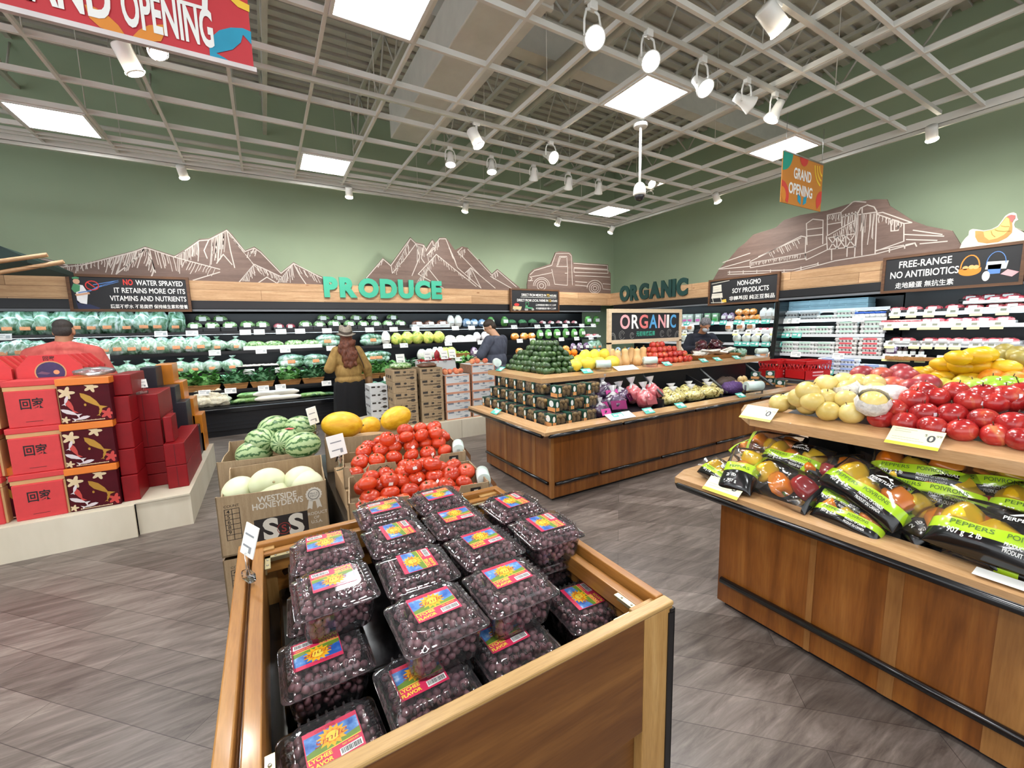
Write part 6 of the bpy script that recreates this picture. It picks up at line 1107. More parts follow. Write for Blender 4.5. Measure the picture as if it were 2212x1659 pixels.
for i, (x, y, z, rz, s, lb) in enumerate([(xz(1287, .75, 3.28), 3.28, 0, .2, 1, 'purple potato bag next to the kiwi boxes'), (xz(1328, .75, 3.26), 3.26, 0, -.3, 1, 'purple potato bag with magenta label, front right'), (xz(1308, .8, 3.52), 3.52, .06, .1, 1.1, 'purple potato bag at the back with a tall knotted neck'), (xz(1345, .78, 3.45), 3.45, .03, .5, .9, 'purple potato bag beside the red bags'), (xz(1300, .72, 3.15), 3.15, -.02, .0, .7, 'low purple potato bag at the lip')]):
    spawn('bag_purple', 'potato_bag', lb, 'bag of potatoes', (x, y, dkz+max(z, 0)), (-.2, 0, rz), s, 'purple potato bags')
for i, (x, y, z, rz, s, lb) in enumerate([(xz(1372, .78, 3.45), 3.45, .02, .3, 1.05, 'red potato bag with tall neck, left of two'), (xz(1396, .75, 3.25), 3.25, 0, -.1, 1, 'red potato bag in front with pink label'), (xz(1412, .78, 3.45), 3.45, .02, .2, 1, 'red potato bag at the right, neck up')]):
    spawn('bag_red', 'potato_bag', lb, 'bag of potatoes', (x, y, dkz+z), (-.2, 0, rz), s, 'red potato bags')
GPK = mottled('gold_printed_film', [(.36, '#3a2c14'), (.42, '#a8984e'), (.55, '#d8cf8c'), (.72, '#f0ebc0')], 20, .22, 3, 1.6, .8, .08)
b = LM(MB(), (.16, .11, .07), 41, amp=.14, seg=18, rings=10, flat=.1, c=(0, 0, .06)); b2 = MB().lathe([(.01, .11), (.012, .13), (.04, .17)], 10, 0, None, lambda a, z: 1+.25*math.sin(3*a)); kind('gold_bag', [('bag', b.mesh('bag', GPK)), ('knot', b2.mesh('knot', clear('knot_film', '#f2f4f6', .2, .12, 1.45, .4)))])
for i in range(6): spawn('gold_bag', 'gold_printed_bag', 'cream and brown printed bag, %s from left behind the price tags' % ORD[i+1], 'bag', (xz(1446+19*i, .76, 3.3), 3.22+.16*(i % 2), dkz+.01*(i % 2)), (-.15, 0, rnd(-.4, .4)), 1.2, 'cream printed bags')
tag(MB().box(xz(1428, .75, 3.1), xz(1428, .75, 3.1)+.025, 3.08, 3.6, dkz-.001, dkz+.11).build('divider', BLACK), 'low black divider left of the cream printed bags', 'divider'); tag(MB().prism([(3.08, dkz), (3.6, dkz), (3.6, .95), (3.08, .74)], xz(1556, .75, 3.1), xz(1556, .75, 3.1)+.02, 0, frame((0, 0, 0), (0, 1, 0), (0, 0, 1))).build('divider', BLACK), 'tall black divider right of the cream printed bags', 'divider')
PON = mottled('purple_net', [(.35, '#3a2350'), (.6, '#5f3d7a'), (.8, '#8566a0')], 60, .6, 3, 0, 0, .1); ONI = mottled('onion_skin', [(.35, '#c9a868'), (.6, '#dcc694'), (.8, '#efe4c6')], 14, .4, 3, 0, .3, .1)
tag(LM(MB(), (.2, .12, .09), 3, amp=.12, c=(xz(1582, .76, 3.24), 3.24, dkz+.08), flat=.1).build('net_bag', PON), 'purple net bag on the lower deck, right of the divider', 'net bag'); tag(LM(MB(), (.2, .12, .1), 6, amp=.12, c=(xz(1568, .77, 3.5), 3.5, dkz+.09), flat=.1).build('net_bag', solid('#4a3a30', .6, 0, .3, 40)), 'dark brown net bag at the back of the lower deck', 'net bag')
kind('onion', [(None, MB().lathe([(0, -.04), (.03, -.03), (.042, 0), (.03, .03), (.008, .046), (0, .05)], 16).mesh('onion', ONI))])
k = 0
for l, (n, m) in enumerate(((5, 3), (4, 2), (2, 1))):
    for i in range(n):
        for j in range(m): k += 1; spawn('onion', 'onion', 'pale onion, %s from left in %s row, %s layer' % (ORD[i+1], ORD[j+1], ORD[l+1]), 'onion', (xz(1604, .73, 3.2)+.085*(i+l*.5), 3.2+.085*(j+l*.5), dkz+.04+.065*l), (rnd(-.3, .3), rnd(-.3, .3), 0), 1, 'pale onions')
for i, (x, y, l) in enumerate([(6.2, 3.45, 0), (6.4, 3.18, 0), (6.55, 3.4, 0), (6.25, 3.47, 1), (6.5, 3.4, 1)]): spawn('kiwi', 'kiwi_box', 'kiwi box beside the onions, %s from left, %s layer' % (ORD[[1, 3, 4, 2, 3][i]], ['lower', 'upper'][l]), 'kiwi box', (x, y, dkz+.11*l), (0, 0, .1*i), 1.05, 'kiwi boxes by the onions')
# ---- upper deck produce
AVO = mottled('avocado_skin', [(.3, '#24361f'), (.55, '#3b592f'), (.75, '#557539'), (.88, '#6a6840')], 8, .33, 5, 0, .25, .35, (1, 1, 1), .5)
b = MB().lathe([(0, -.048), (.022, -.044), (.036, -.026), (.04, -.004), (.034, .022), (.021, .044), (.01, .053), (0, .055)], 14); kind('avocado', [(None, b.mesh('avocado', AVO))])
ut = 1.098; lay = ['bottom', 'second', 'third', 'fourth', 'fifth', 'sixth']
ax0, ax1, ay0, ay1 = 2.60, 3.12, 3.70, 4.56
for l in range(6):
    s = .062*l; nx = int((ax1-ax0-1.3*s)/.078)+1; ny = int((ay1-ay0-1.5*s)/.082)+1
    nx, ny = max(1, nx), max(1, ny)
    for i in range(nx):
        for j in range(ny):
            if l < 5 and 0 < i < nx-1 and 1 < j < ny-1: continue
            if i > 1 and j > 1 and l < 4 and j < ny-1: continue
            x = ax0+s*.62+i*.078; y = ay0+s*.62+j*.082
            side = 'front' if j <= 1 else 'end'
            spawn('avocado', 'avocado', 'dark green avocado, %s from left and %s from front in %s layer' % (ORD[i+1], ORD[j+1], lay[l]), 'avocado', (x+rnd(-.014, .014), y+rnd(-.014, .014), ut+.04+.058*l+rnd(-.006, .006)), (PI/2+rnd(-.5, .5), rnd(-.3, .3), rnd(-.7, .9)), rnd(.92, 1.06), 'avocados in the pyramid')
tag(MB().add([(ax0+.13, ay0+.14, ut), (ax1, ay0+.14, ut), (ax1, ay1, ut), (ax0+.13, ay1, ut), (ax0+.3, ay0+.32, ut+.25), (ax1-.06, ay0+.32, ut+.25), (ax1-.06, ay1-.2, ut+.25), (ax0+.3, ay1-.2, ut+.25)], [(3, 2, 1, 0), (4, 5, 6, 7), (0, 1, 5, 4), (1, 2, 6, 5), (2, 3, 7, 6), (3, 0, 4, 7)]).build('riser_block', BLACK), 'black riser block inside the avocado pyramid', 'riser block')
ORA = mottled('orange_peel', [(.35, '#dc7a14'), (.6, '#ea9424'), (.8, '#f2a73c')], 60, .45, 2, 0, 0, .05, (1, 1, 1), .25)
kind('orange', [('fruit', dimple(.045, .96, .08).mesh('fruit', ORA)), ('navel', MB().lathe([(0, .0385), (.004, .0385), (.003, .041), (0, .041)], 8).mesh('navel', solid('#6a7a30', .7)))])
k = 0
for i, (x, y, z) in enumerate([(xz(px, 1.2, yy), yy, zz) for px, yy, zz in ((1222, 4.1, .05), (1234, 4.08, .05), (1246, 4.1, .05), (1258, 4.1, .05), (1222, 4.18, .12), (1235, 4.18, .12), (1248, 4.18, .12), (1226, 4.24, .19), (1240, 4.24, .19))]):
    spawn('orange', 'orange', 'orange behind the avocados, %s' % ['first from left in the low row', 'second from left in the low row', 'third from left in the low row', 'fourth from left in the low row', 'left of the middle row', 'middle of the middle row', 'right of the middle row', 'left of the top row', 'right of the top row'][i], 'orange', (x, y, ut+z), (rnd(-.5, .5), rnd(-.5, .5), 0), 1, 'oranges by the avocados')
CAN2 = mottled('lemon_melon_rind', [(.35, '#dcc22a'), (.6, '#ecd648'), (.8, '#f3e475')], 7, .4, 3, 0, 0, .05)
kind('melon_yellow', [(None, MB().lathe([(0, -.105), (.03, -.1), (.062, -.075), (.078, -.03), (.08, .01), (.066, .06), (.036, .092), (.012, .104), (0, .106)], 20).mesh('melon', CAN2))])
for i, (x, y, z, rx, rz, s, lb) in enumerate([(xz(1240, 1.18, 3.72), 3.72, .08, 1.5, .2, .95, 'front left, beside the avocados'), (xz(1268, 1.18, 3.74), 3.74, .08, 1.5, 1.4, 1.05, 'front row, second from left'), (xz(1292, 1.18, 3.76), 3.76, .08, 1.4, .7, .95, 'front row, third from left'), (xz(1322, 1.18, 3.74), 3.74, .08, 1.5, 1.5, 1, 'front row, right, behind the bag roll'), (xz(1263, 1.24, 3.93), 3.93, .14, .4, 0, 1, 'standing in the second row, left'), (xz(1283, 1.24, 3.95), 3.95, .14, .2, 0, .95, 'standing in the second row, middle'), (xz(1304, 1.24, 3.97), 3.97, .14, .3, 0, .95, 'standing in the second row, right'), (xz(1248, 1.2, 3.92), 3.92, .1, 1.2, .6, .9, 'half hidden, second row far left')]):
    spawn('melon_yellow', 'yellow_melon', 'yellow melon, '+lb, 'melon', (x, y, ut+z), (rx, 0, rz), s, 'yellow melons on the organic table')
BUT = mottled('butternut_skin', [(.35, '#d3a468'), (.6, '#e2bd86'), (.8, '#ecd0a4')], 5, .45, 3, 0, 0, .05)
b = MB().lathe([(0, 0), (.045, .005), (.066, .04), (.066, .075), (.05, .12), (.042, .16), (.044, .2), (.038, .225), (.015, .237), (0, .238)], 18); kind('butternut', [('squash', b.mesh('squash', BUT)), ('stem', MB().lathe([(.012, .232), (.009, .25), (.013, .256), (0, .256)], 8).mesh('stem', solid('#9a7c50', .8)))])
for i, (px, yy) in enumerate([(1322, 3.95), (1334, 3.8), (1350, 3.86), (1376, 3.84), (1388, 3.95), (1362, 4.02)]):
    x = xz(px, 1.2, yy); spawn('butternut', 'butternut_squash', 'butternut squash standing under the ORGANIC board, %s from left' % ORD[[1, 2, 3, 5, 6, 4][i]], 'squash', (x, yy, ut), (rnd(-.06, .06), rnd(-.06, .06), i), rnd(.9, 1.04), 'butternut squashes')
APPR = mottled('red_gold_apple', [(.3, '#a81c1c'), (.5, '#c63a2a'), (.65, '#d9663a'), (.8, '#e8b060')], 7, .25, 4, .6, .4, .12)
b = dimple(.047, .92, .22, .02, 5, 18); stm = MB().tube([(0, 0, .034), (.003, 0, .052)], .002, 5).mesh('stem', solid('#5a3a20', .8)); kind('apple_gold', [('fruit', b.mesh('fruit', APPR)), ('stem', stm)])
n = 0
for l, (nx, ny, y0) in enumerate(((8, 4, 3.75), (7, 3, 3.8), (5, 2, 3.86), (3, 1, 3.94))):
    for j in range(ny):
        for i in range(nx):
            if 0 < j < ny-1 and 0 < i < nx-1 and l < 2 and j > 1: continue
            x = xz(1408, 1.15, 3.8)+.098*(i+l*.55)+.02*j; y = y0+.085*j
            spawn('apple_gold', 'apple', 'red and yellow apple, %s from left, %s row, %s layer' % (ORD[i+1], ORD[j+1], lay[l]), 'apple', (x+rnd(-.008, .008), y+rnd(-.008, .008), ut+.046+.068*l), (rnd(-.7, .7), rnd(-.7, .7), 0), rnd(.94, 1.05), 'apples on the organic table')
# basket with white packets, red bags of beets
r = thing('wicker_basket', 'long wicker basket of white packets on the upper deck', 'basket', (xz(1538, 1.12, 3.86), 3.86, ut))
MB().add([(-.4, -.14, 0), (.4, -.14, 0), (.4, .14, 0), (-.4, .14, 0), (-.46, -.18, .07), (.46, -.18, .07), (.46, .18, .07), (-.46, .18, .07)], [(3, 2, 1, 0), (0, 1, 5, 4), (1, 2, 6, 5), (2, 3, 7, 6), (3, 0, 4, 7)]).build('basket', WICK, r)
for i in range(9): tag(MB().rbox(-.08, .08, -.05, .05, -.012, .012, 0, .008).build('packet', CREAM, None, (xz(1538, 1.15, 3.86)-.37+.09*i, 3.82+.06*(i % 2), ut+.085+.02*(i % 3)), (rnd(-.5, .3), rnd(-.4, .4), rnd(-.8, .8))), 'white paper packet in the wicker basket, %s from left' % ORD[i+1], 'packet', 'white packets')
DRB = mottled('beet_bag', [(.35, '#2a0f16'), (.6, '#4f1c28'), (.8, '#8a5a62')], 18, .2, 4, 1, 1, .1)
kind('beet_bag', [(None, LM(MB(), (.11, .09, .08), 14, amp=.2, seg=16, rings=10, flat=.1, c=(0, 0, .07)).mesh('beet_bag', DRB))])
for i, (x, y, z) in enumerate([(5.75, 4.1, 0), (5.95, 4.12, 0), (6.1, 3.95, 0), (6.25, 4.1, 0), (5.85, 4.12, .12), (6.1, 4.05, .12)]): spawn('beet_bag', 'beet_bag', 'clear bag of dark red beets, %s' % ['left of the lower row', 'second of the lower row', 'third of the lower row', 'right end of the lower row', 'left one on top', 'right one on top'][i], 'bag of beets', (x, y, ut+z), (0, 0, i), 1, 'beet bags')
kind('clear_bag_greens', [(None, LM(MB(), (.09, .08, .07), 15, amp=.2, flat=.1, c=(0, 0, .06)).mesh('bag', BAGG))])
for i in range(2): spawn('clear_bag_greens', 'bagged_greens', 'small clear bag at the right end of the upper deck, %s' % ['nearer', 'farther'][i], 'bagged vegetable', (6.38+.1*i, 3.8+.18*i, ut), (0, 0, i), 1, 'clear bags at the deck end')
for px, py, lb in ((1303, 786, 'pale bag roll by the yellow melons'), (1404, 776, 'pale bag roll before the apples'), (1645, 762, 'pale bag roll near the right end of the organic table')):
    bagroll(lb, (xz(px, 1.17, 3.6), 3.6, 1.105), -.5, 1.1)
bagroll('pale bag roll on the end of the organic table by the avocados', (2.49, 4.62, 1.11), 1.2, 1.2)
bagroll('large white bag roll at the lower lip, right part of the organic table', (xz(1628, .80, 2.985), 2.985, .71), -.35, 1.5)
# ---- the ORGANIC board
r = sign('chalkboard reading ORGANIC in coloured letters, pale wood frame on the table', FB(3.95) @ T(3.735, 1.385, 0), 1.40, .445, [], [], .05, wood('pale_frame_wood', [(.3, '#cdb594'), (.7, '#decbae')], 'x', 25, .5), 'organic_board', .03)
cols = [PINK, WHITE, solid('#e07a78', .6), solid('#58a6dc', .6), PINK, WHITE, solid('#58a6dc', .6)]; x = .205
for c, m, wd in zip('ORGANIC', cols, [.175, .135, .165, .16, .15, .05, .125]):
    MB().text(c, T(x+wd/2, .195, .002), .25, 0, 'CENTER', .022, fit=wd).build('letter', m, r); x += wd+.02
MB().text('元初有機蔬果', T(.68, .095, .002), .07, 0, 'CENTER', .015, fit=.36).build('lettering', solid('#3fae94', .6), r)
b = MB()
for cx, cz, s in ((.24, .11, .05), (.42, .1, .035), (1.0, .11, .04), (1.15, .12, .045)): b.line(circ(cx, cz, s, s*1.1, 14, 20, 330), .006, .002).line(circ(cx, cz, s*.5, s*.7, 10, 0, 260), .005, .002)
for cx in (.08, 1.32): b.line(circ(cx, .05, .05, .09, 10, 0, 180), .008, .002).line(circ(cx, .05, .03, .07, 10, 0, 180), .006, .002)
b.build('chalk_doodles', solid('#8d8d8a', .8), r)
for x in (.0, 1.35): MB().box(x, x+.05, -.285, .02, -.03, .012).build('post', wood('pale_post', [(.3, '#cdb594'), (.7, '#decbae')], 'y', 25, .5), r)
MB().tube([(1.385, -.05, -.02), (1.5, -.285, .08)], .02, 4).build('brace', PLY, r)
# ---- red baskets at the far end
def cratemesh():
    b = MB(); w, d, h = .47, .33, .27
    b.box(-w/2, w/2, -d/2, d/2, 0, .012)
    for (x0, x1, y0, y1) in ((-w/2, w/2, -d/2, -d/2+.012), (-w/2, w/2, d/2-.012, d/2), (-w/2, -w/2+.012, -d/2, d/2), (w/2-.012, w/2, -d/2, d/2)): b.box(x0, x1, y0, y1, 0, .13).box(x0-.006, x1+.006, y0-.006, y1+.006, h-.05, h)
    for i in range(8):
        for y in (-d/2+.006, d/2-.006): b.tube([(-w/2+.03+i*w/8, y, .12), (-w/2+.03+(i+.8)*w/8, y, h-.04)], .008, 5).tube([(-w/2+.03+(i+.8)*w/8, y, .12), (-w/2+.03+i*w/8, y, h-.04)], .006, 5)
    for i in range(5):
        for x in (-w/2+.006, w/2-.006): b.tube([(x, -d/2+.03+i*d/5, .12), (x, -d/2+.03+(i+.8)*d/5, h-.04)], .008, 5)
    return b
kind('red_crate', [('crate', cratemesh().mesh('crate', solid('#c01f22', .35, 0, .06))), ('print', MB().box(-.1, .1, -.1668, -.1655, .095, .115).box(-.1, .1, -.1668, -.1655, .05, .07).text('CA', XZ @ T(.19, .235, .1725), .03, 0, 'CENTER', .02).mesh('print', PINK))])
tag(MB().box(6.92, 7.46, 2.98, 3.9, .72, .745).box(6.95, 7.43, 3.0, 3.88, 0, .72).build('display_stand', solid('#5c5e62', .4)), 'low grey stand under the red dairy crates', 'stand')
kind('red_crate_r', KINDS['red_crate'])
spawn('red_crate', 'dairy_crate', 'red plastic dairy crate nearest on the grey stand', 'crate', (7.19, 3.22, .745), (0, 0, -.25), 1.05, 'red dairy crates'); spawn('red_crate', 'dairy_crate', 'red plastic dairy crate behind the first, by the organic table end', 'crate', (7.16, 3.62, .745), (0, 0, -.25), 1.0, 'red dairy crates')
# ================================================================ near produce table at the right
r = thing('fruit_table', 'brown wood produce table at the right with fruit above and bagged peppers below', 'produce table')
nx0, nx1, ny0, ny1 = 2.125, 4.2, -1.6, 1.335
MB().box(nx0, nx1, ny0, ny1, .03, .66).build('cabinet_body', CHERRY, r); MB().box(nx0+.03, nx1-.03, ny0+.03, ny1-.03, 0, .03).build('toe_base', BLACK, r)
MB().box(nx0-.004, nx0, .86, .885, .03, .655).box(nx0-.004, nx0, .55, .6, .03, .655).box(nx0-.004, nx0, .2, .3, .03, .655).build('pale_stave', wood('pale_stave_y', [(.3, '#8a5a2c'), (.7, '#a8763f')], 'z', 12, .3, .35), r)
rails(r, [((nx0-.012, 1.31), (nx0-.012, -1.6))], .165, .018)
def poly_lip(par, outer, inner, z, t, rise, nm, mat):
    n = len(outer); b = MB()
    for i in range(n-1):
        a, c, d, e = outer[i], outer[i+1], inner[i+1], inner[i]
        b.add([(*a, z-t), (*c, z-t), (*d, z-t+rise), (*e, z-t+rise), (*a, z), (*c, z), (*d, z+rise), (*e, z+rise)], [(0, 1, 2, 3), (7, 6, 5, 4), (4, 5, 1, 0), (5, 6, 2, 1), (6, 7, 3, 2), (7, 4, 0, 3)])
    return b.build(nm, mat, par)
lo = [(2.045, -1.6), (2.045, 1.585), (2.2, 1.64), (4.3, 1.66)]; li = [(2.17, -1.6), (2.17, 1.5), (2.24, 1.53), (4.3, 1.55)]
poly_lip(r, lo, li, .70, .035, .012, 'lower_lip', OAKY)
MB().tube([(2.05, -1.6, .655), (2.05, 1.56, .655), (2.075, 1.585, .655), (2.25, 1.62, .655)], .02, 10).build('bumper_edge', SATIN, r)
MB().box(2.15, 4.3, -1.6, 1.54, .66, .69).build('lower_deck', BLACK, r); MB().box(2.75, 4.25, -1.6, 1.2, .69, 1.04).build('riser', BLACK, r)
uo = [(2.30, -1.6), (2.30, 1.30), (2.45, 1.44), (2.62, 1.52), (4.2, 1.6)]; ui = [(2.42, -1.6), (2.42, 1.24), (2.52, 1.32), (2.66, 1.38), (4.2, 1.44)]
poly_lip(r, uo, ui, 1.085, .05, .03, 'upper_lip', OAKY); MB().prism([(2.36, -1.6), (2.36, 1.26), (2.5, 1.38), (2.64, 1.44), (4.2, 1.5), (4.2, -1.6)], 1.045, 1.09).build('upper_deck', OAKY, r)
for y in (.95, .1): MB().tube([(2.45, y, 1.04), (2.6, y, 1.0), (2.78, y, .75)], .016, 6).build('bracket', BLACK, r)
def card(px, py, X, Z, price, w=.17, h=.105, sw=0):
    p = at_z(px, py, Z); b = MB().rbox(-w/2, w/2, 0, h, 0, .002, 0, .001, 1).box(-w/2, w/2, .0, h*.16, .002, .0026, 1).box(-w*.42, w*.2, h*.3, h*.33, .002, .0024, 2).box(-w*.42, w*.1, h*.42, h*.45, .002, .0024, 2).box(-w*.42, -w*.1, h*.74, h*.78, .002, .0024, 2).box(-w*.42, 0, h*.86, h*.9, .002, .0024, 2)
    b.text(price, T(w*.3, h*.38, .0026), h*.5, 3, 'CENTER', .02).text('$', T(w*.19, h*.66, .0026), h*.18, 3, 'CENTER').text('99', T(w*.42, h*.66, .0026), h*.18, 3, 'CENTER')
    o = b.build('price_card', [solid('#f1efc0', .4, 0, .02), solid('#ecd83a', .4), solid('#b9b89a', .5), TAGINK], r, (X, p.y, Z), (0, 0, 0)); o.matrix_world = frame((X, p.y, Z), (0, -1, 0), (.8, 0, .6)); return o
card(1690, 893, 2.285, 1.075, '0'); card(2020, 942, 2.285, 1.075, '0'); card(1580, 1058, 2.03, .695, '3', .2, .12)
o = MB().rbox(-.08, .08, -.03, .03, -.001, .001, 0, .0008, 1).build('price_card', WHITE, r); o.matrix_world = frame((2.1, at_z(2175, 1262, .71).y, .715), (0, -1, 0), (1, 0, .1))
# sloped insert carrying the fruit
SA, SB = 1.10, .17
def at_s(px, py, dz=0, A=SA, Bq=SB, x0=2.4):
    d = ray(px, py); t = (A+dz-Bq*x0-H)/(d.z-Bq*d.x); return Vector((t*d.x, t*d.y, H+t*d.z))
YZ = frame((0, 0, 0), (1, 0, 0), (0, 0, 1))
tag(MB().prism([(2.44, 1.092), (3.5, 1.092), (3.5, SA+SB*1.1-.03), (2.5, SA)], -1.2, 1.22, 0, YZ).build('sloped_insert', BLACK), 'black sloped insert under the fruit on the right table', 'display insert')
PEAR = mottled('asian_pear', [(.35, '#c9ae58'), (.6, '#dac57c'), (.8, '#e4d49a')], 9, .35, 4, 0, .2, .08, (1, 1, 1), .1)
b = dimple(.052, .95, .14, .01, 5, 20); stem = MB().tube([(0, 0, .04), (.002, 0, .056)], .0022, 5).mesh('stem', solid('#5a4426', .8)); kind('pear', [('fruit', b.mesh('fruit', PEAR)), ('stem', stem)])
sl = LM(MB(), (.06, .053, .05), 2, amp=.03, seg=20, rings=12); fo = mottled('foam_net', [(.4, '#d4d2cf'), (.6, '#eceae6')], 60, .7, 2, 0, 0, 0, (1, 1, 1), .8)
kind('pear_foam', [('foam_net', MB().lathe([(.04, -.04), (.056, -.02), (.06, .01), (.05, .036)], 20, 0, None, lambda a, z: 1+.03*math.cos(10*a), False).mesh('foam_net', fo)), ('fruit', dimple(.051, .95, .14, .01, 5, 18).mesh('fruit', PEAR))])
def zA(l): return [(1440+a/2.865, 720+b_/2.865) for a, b_ in l]
def pile(k, nm, lab, cat, lst, dz, sc=1, grp=None, tilt=.5):
    for i, (px, py) in enumerate(zA(lst)):
        p = at_s(px, py, dz); spawn(k, nm, lab(i), cat, p, (rnd(-tilt, tilt), rnd(-tilt, tilt), rnd(0, 6)), sc*rnd(.95, 1.05), grp)
o_ = lambda i: ORD[i+1]
pile('pear', 'asian_pear', lambda i: 'pale yellow pear, %s from left in the bottom row' % o_(i), 'pear', [(700, 432), (775, 418), (870, 448), (1000, 482), (1145, 494), (1225, 462)], .055, 1, 'pale yellow pears')
pile('pear', 'asian_pear', lambda i: 'pale yellow pear, %s from left in the second row' % o_(i), 'pear', [(820, 400), (985, 402), (1110, 412), (1340, 425), (900, 420)], .10, 1, 'pale yellow pears')
pile('pear', 'asian_pear', lambda i: 'pale yellow pear, %s from left in the top row' % o_(i), 'pear', [(872, 362), (985, 318), (1092, 305), (1190, 312), (1278, 318)], .14, 1.05, 'pale yellow pears')
pile('pear_foam', 'asian_pear', lambda i: 'pear in white foam net, %s from left' % o_(i), 'pear', [(1120, 350), (1290, 368), (1275, 432), (1405, 392)], .12, 1.08, 'pears in foam nets')
PCH = mottled('nectarine_skin', [(.3, '#6a1c26'), (.5, '#a4343a'), (.65, '#cf6a48'), (.8, '#e8b070')], 7, .35, 4, .5, .1, .15); kind('nectarine', [('fruit', dimple(.054, .95, .16, .0, 5, 20).mesh('fruit', PCH)), ('sticker', MB().rbox(-.009, .009, -.0545, -.0532, -.009, .009, 0, .0006, 1, T(0, 0, .0)).mesh('sticker', solid('#9fc8e0', .4)))]); kind('nectarine2', [(None, dimple(.054, .95, .16, .02, 1, 20).mesh('nectarine', PCH))])
for k, i, q_ in (('nectarine2', 0, (1215, 262)), ('nectarine', 1, (1332, 272)), ('nectarine2', 2, (1480, 282)), ('nectarine2', 3, (1398, 335)), ('nectarine', 4, (1520, 350)), ('nectarine2', 5, (1600, 322)), ('nectarine2', 6, (1450, 250))): pile(k, 'nectarine', lambda j: 'dark red nectarine between pears and apples, %s' % ['far left', 'second from left, sticker showing', 'large one in the middle', 'front left, orange side up', 'front right', 'rightmost', 'behind the large one'][i], 'nectarine', [q_], .12, 1.08, None, .15)
MAN = mottled('yellow_mango', [(.35, '#d9a410'), (.6, '#eabf24'), (.8, '#f2d248')], 6, .35, 3, 0, .1, .06); b = MB().lathe([(0, -.07), (.02, -.066), (.04, -.04), (.048, -.005), (.042, .035), (.024, .062), (0, .07)], 18); kind('mango', [(None, b.mesh('mango', MAN))])
def mang(lab, lst, dz, s=1, k='mango', nm='mango', cat='mango', grp='yellow mangoes'):
    for i, (px, py) in enumerate(zA(lst)):
        p = at_s(px, py, dz); spawn(k, nm, lab % o_(i), cat, p, (PI/2+rnd(-.2, .2), rnd(-.1, .1), rnd(-.6, .5)), s*.76*rnd(.95, 1.05), grp)
mang('yellow mango, %s from left in the bottom row of the heap', [(1650, 235), (1748, 245), (1855, 248), (1955, 245), (2060, 220)], .08, 1.05)
mang('yellow mango, %s from left in the middle row of the heap', [(1712, 192), (1820, 202), (1930, 202), (2025, 195), (2100, 212)], .14, 1.05)
mang('yellow mango, %s from left at the top of the heap', [(1805, 152), (1915, 140), (1965, 130)], .20, 1.1)
mang('greenish yellow mango in front of the heap, %s from left', [(1575, 248), (1640, 290), (1700, 272), (1880, 285), (1955, 285)], .07, 1.05, 'mango', 'mango', 'mango', 'loose mangoes')
YP = mottled('yellow_pear', [(.35, '#b9b03a'), (.6, '#d8cf58'), (.8, '#e8e08a')], 6, .35, 3, 0, .2, .1); b = MB().lathe([(0, -.05), (.03, -.045), (.045, -.02), (.04, .015), (.024, .045), (.016, .065), (0, .07)], 18); kind('yellow_pear', [('fruit', b.mesh('fruit', YP)), ('stem', MB().tube([(0, 0, .066), (.004, 0, .085)], .002, 5).mesh('stem', solid('#5a4426', .8)))])
mang('yellow pear behind the apples, %s from left', [(1625, 300), (1725, 318), (1790, 335), (1840, 305), (1905, 315)], .07, 1.05, 'yellow_pear', 'yellow_pear', 'pear', 'yellow pears')
pile('orange', 'orange', lambda i: 'orange at the right of the mango heap, %s from left' % o_(i), 'orange', [(2015, 280), (2105, 262), (2145, 296), (2205, 270)], .09, 1.15, 'oranges by the mangoes')
GAP = mottled('green_apple', [(.35, '#86b02a'), (.6, '#a4ca42'), (.8, '#bfda6a')], 6, .25, 3, 0, .4, .06); kind('apple_green', [('fruit', dimple(.05, .9, .24, .02, 5, 20).mesh('fruit', GAP)), ('stem', stem)])
pile('apple_green', 'green_apple', lambda i: 'bright green apple behind the red apples, %s from left' % o_(i), 'apple', [(1908, 345), (2022, 322), (2075, 356), (2118, 326), (2190, 345)], .10, 1.05, 'green apples', .35)
BRP = mottled('brown_pear', [(.35, '#8a7a34'), (.6, '#b0a04c'), (.8, '#c8a878')], 8, .4, 3, 0, .1, .12); kind('brown_pear', [(None, MB().ell((0, 0, 0), (.05, .042, .042), 18, 12).mesh('pear', BRP))])
pile('brown_pear', 'brown_pear', lambda i: 'olive green pear beyond the mangoes, %s from left' % o_(i), 'pear', [(2050, 152), (2092, 112), (2140, 152), (2175, 128), (2205, 165)], .16, 1.05, 'olive pears', .2)
APP = mottled('red_apple', [(.3, '#8a1618'), (.48, '#ad2626'), (.62, '#c44034'), (.78, '#d98a58')], 6, .22, 4, .8, .4, .1, (2.2, 2.2, .8)); ab = dimple(.055, .92, .24, .025, 5, 24).mesh('fruit', APP); ast = MB().tube([(0, 0, .04), (.003, 0, .062)], .0022, 5).mesh('stem', solid('#4a3018', .8))
kind('apple_red', [('fruit', ab), ('stem', ast)]); kind('apple_sticker', [('fruit', ab), ('stem', ast), ('sticker', MB().rbox(-.007, .007, -.0562, -.055, -.009, .009, 0, .0005, 1, T(-.0, 0, .002)).mesh('sticker', solid('#e8e6ee', .4)))])
def apples(lst, dz, rown):
    for i, (px, py) in enumerate(zA(lst)):
        p = at_s(px, py, dz); st = (i+len(rown)) % 3 == 1
        spawn('apple_sticker' if st else 'apple_red', 'red_apple', 'large red apple%s, %s from left in the %s row' % (' with sticker' if st else '', o_(i), rown), 'apple', p, (rnd(-.25, .25), rnd(-.3, .3), (-.6 if st else rnd(0, 6))), rnd(.86, .97), 'large red apples')
apples([(1325, 525), (1480, 552), (1645, 578), (1830, 600), (2040, 628), (2200, 655), (2380, 685), (2560, 712)], .045, 'front'); apples([(1440, 468), (1595, 492), (1765, 502), (1960, 532), (2150, 560), (2330, 590), (2510, 615)], .085, 'second')
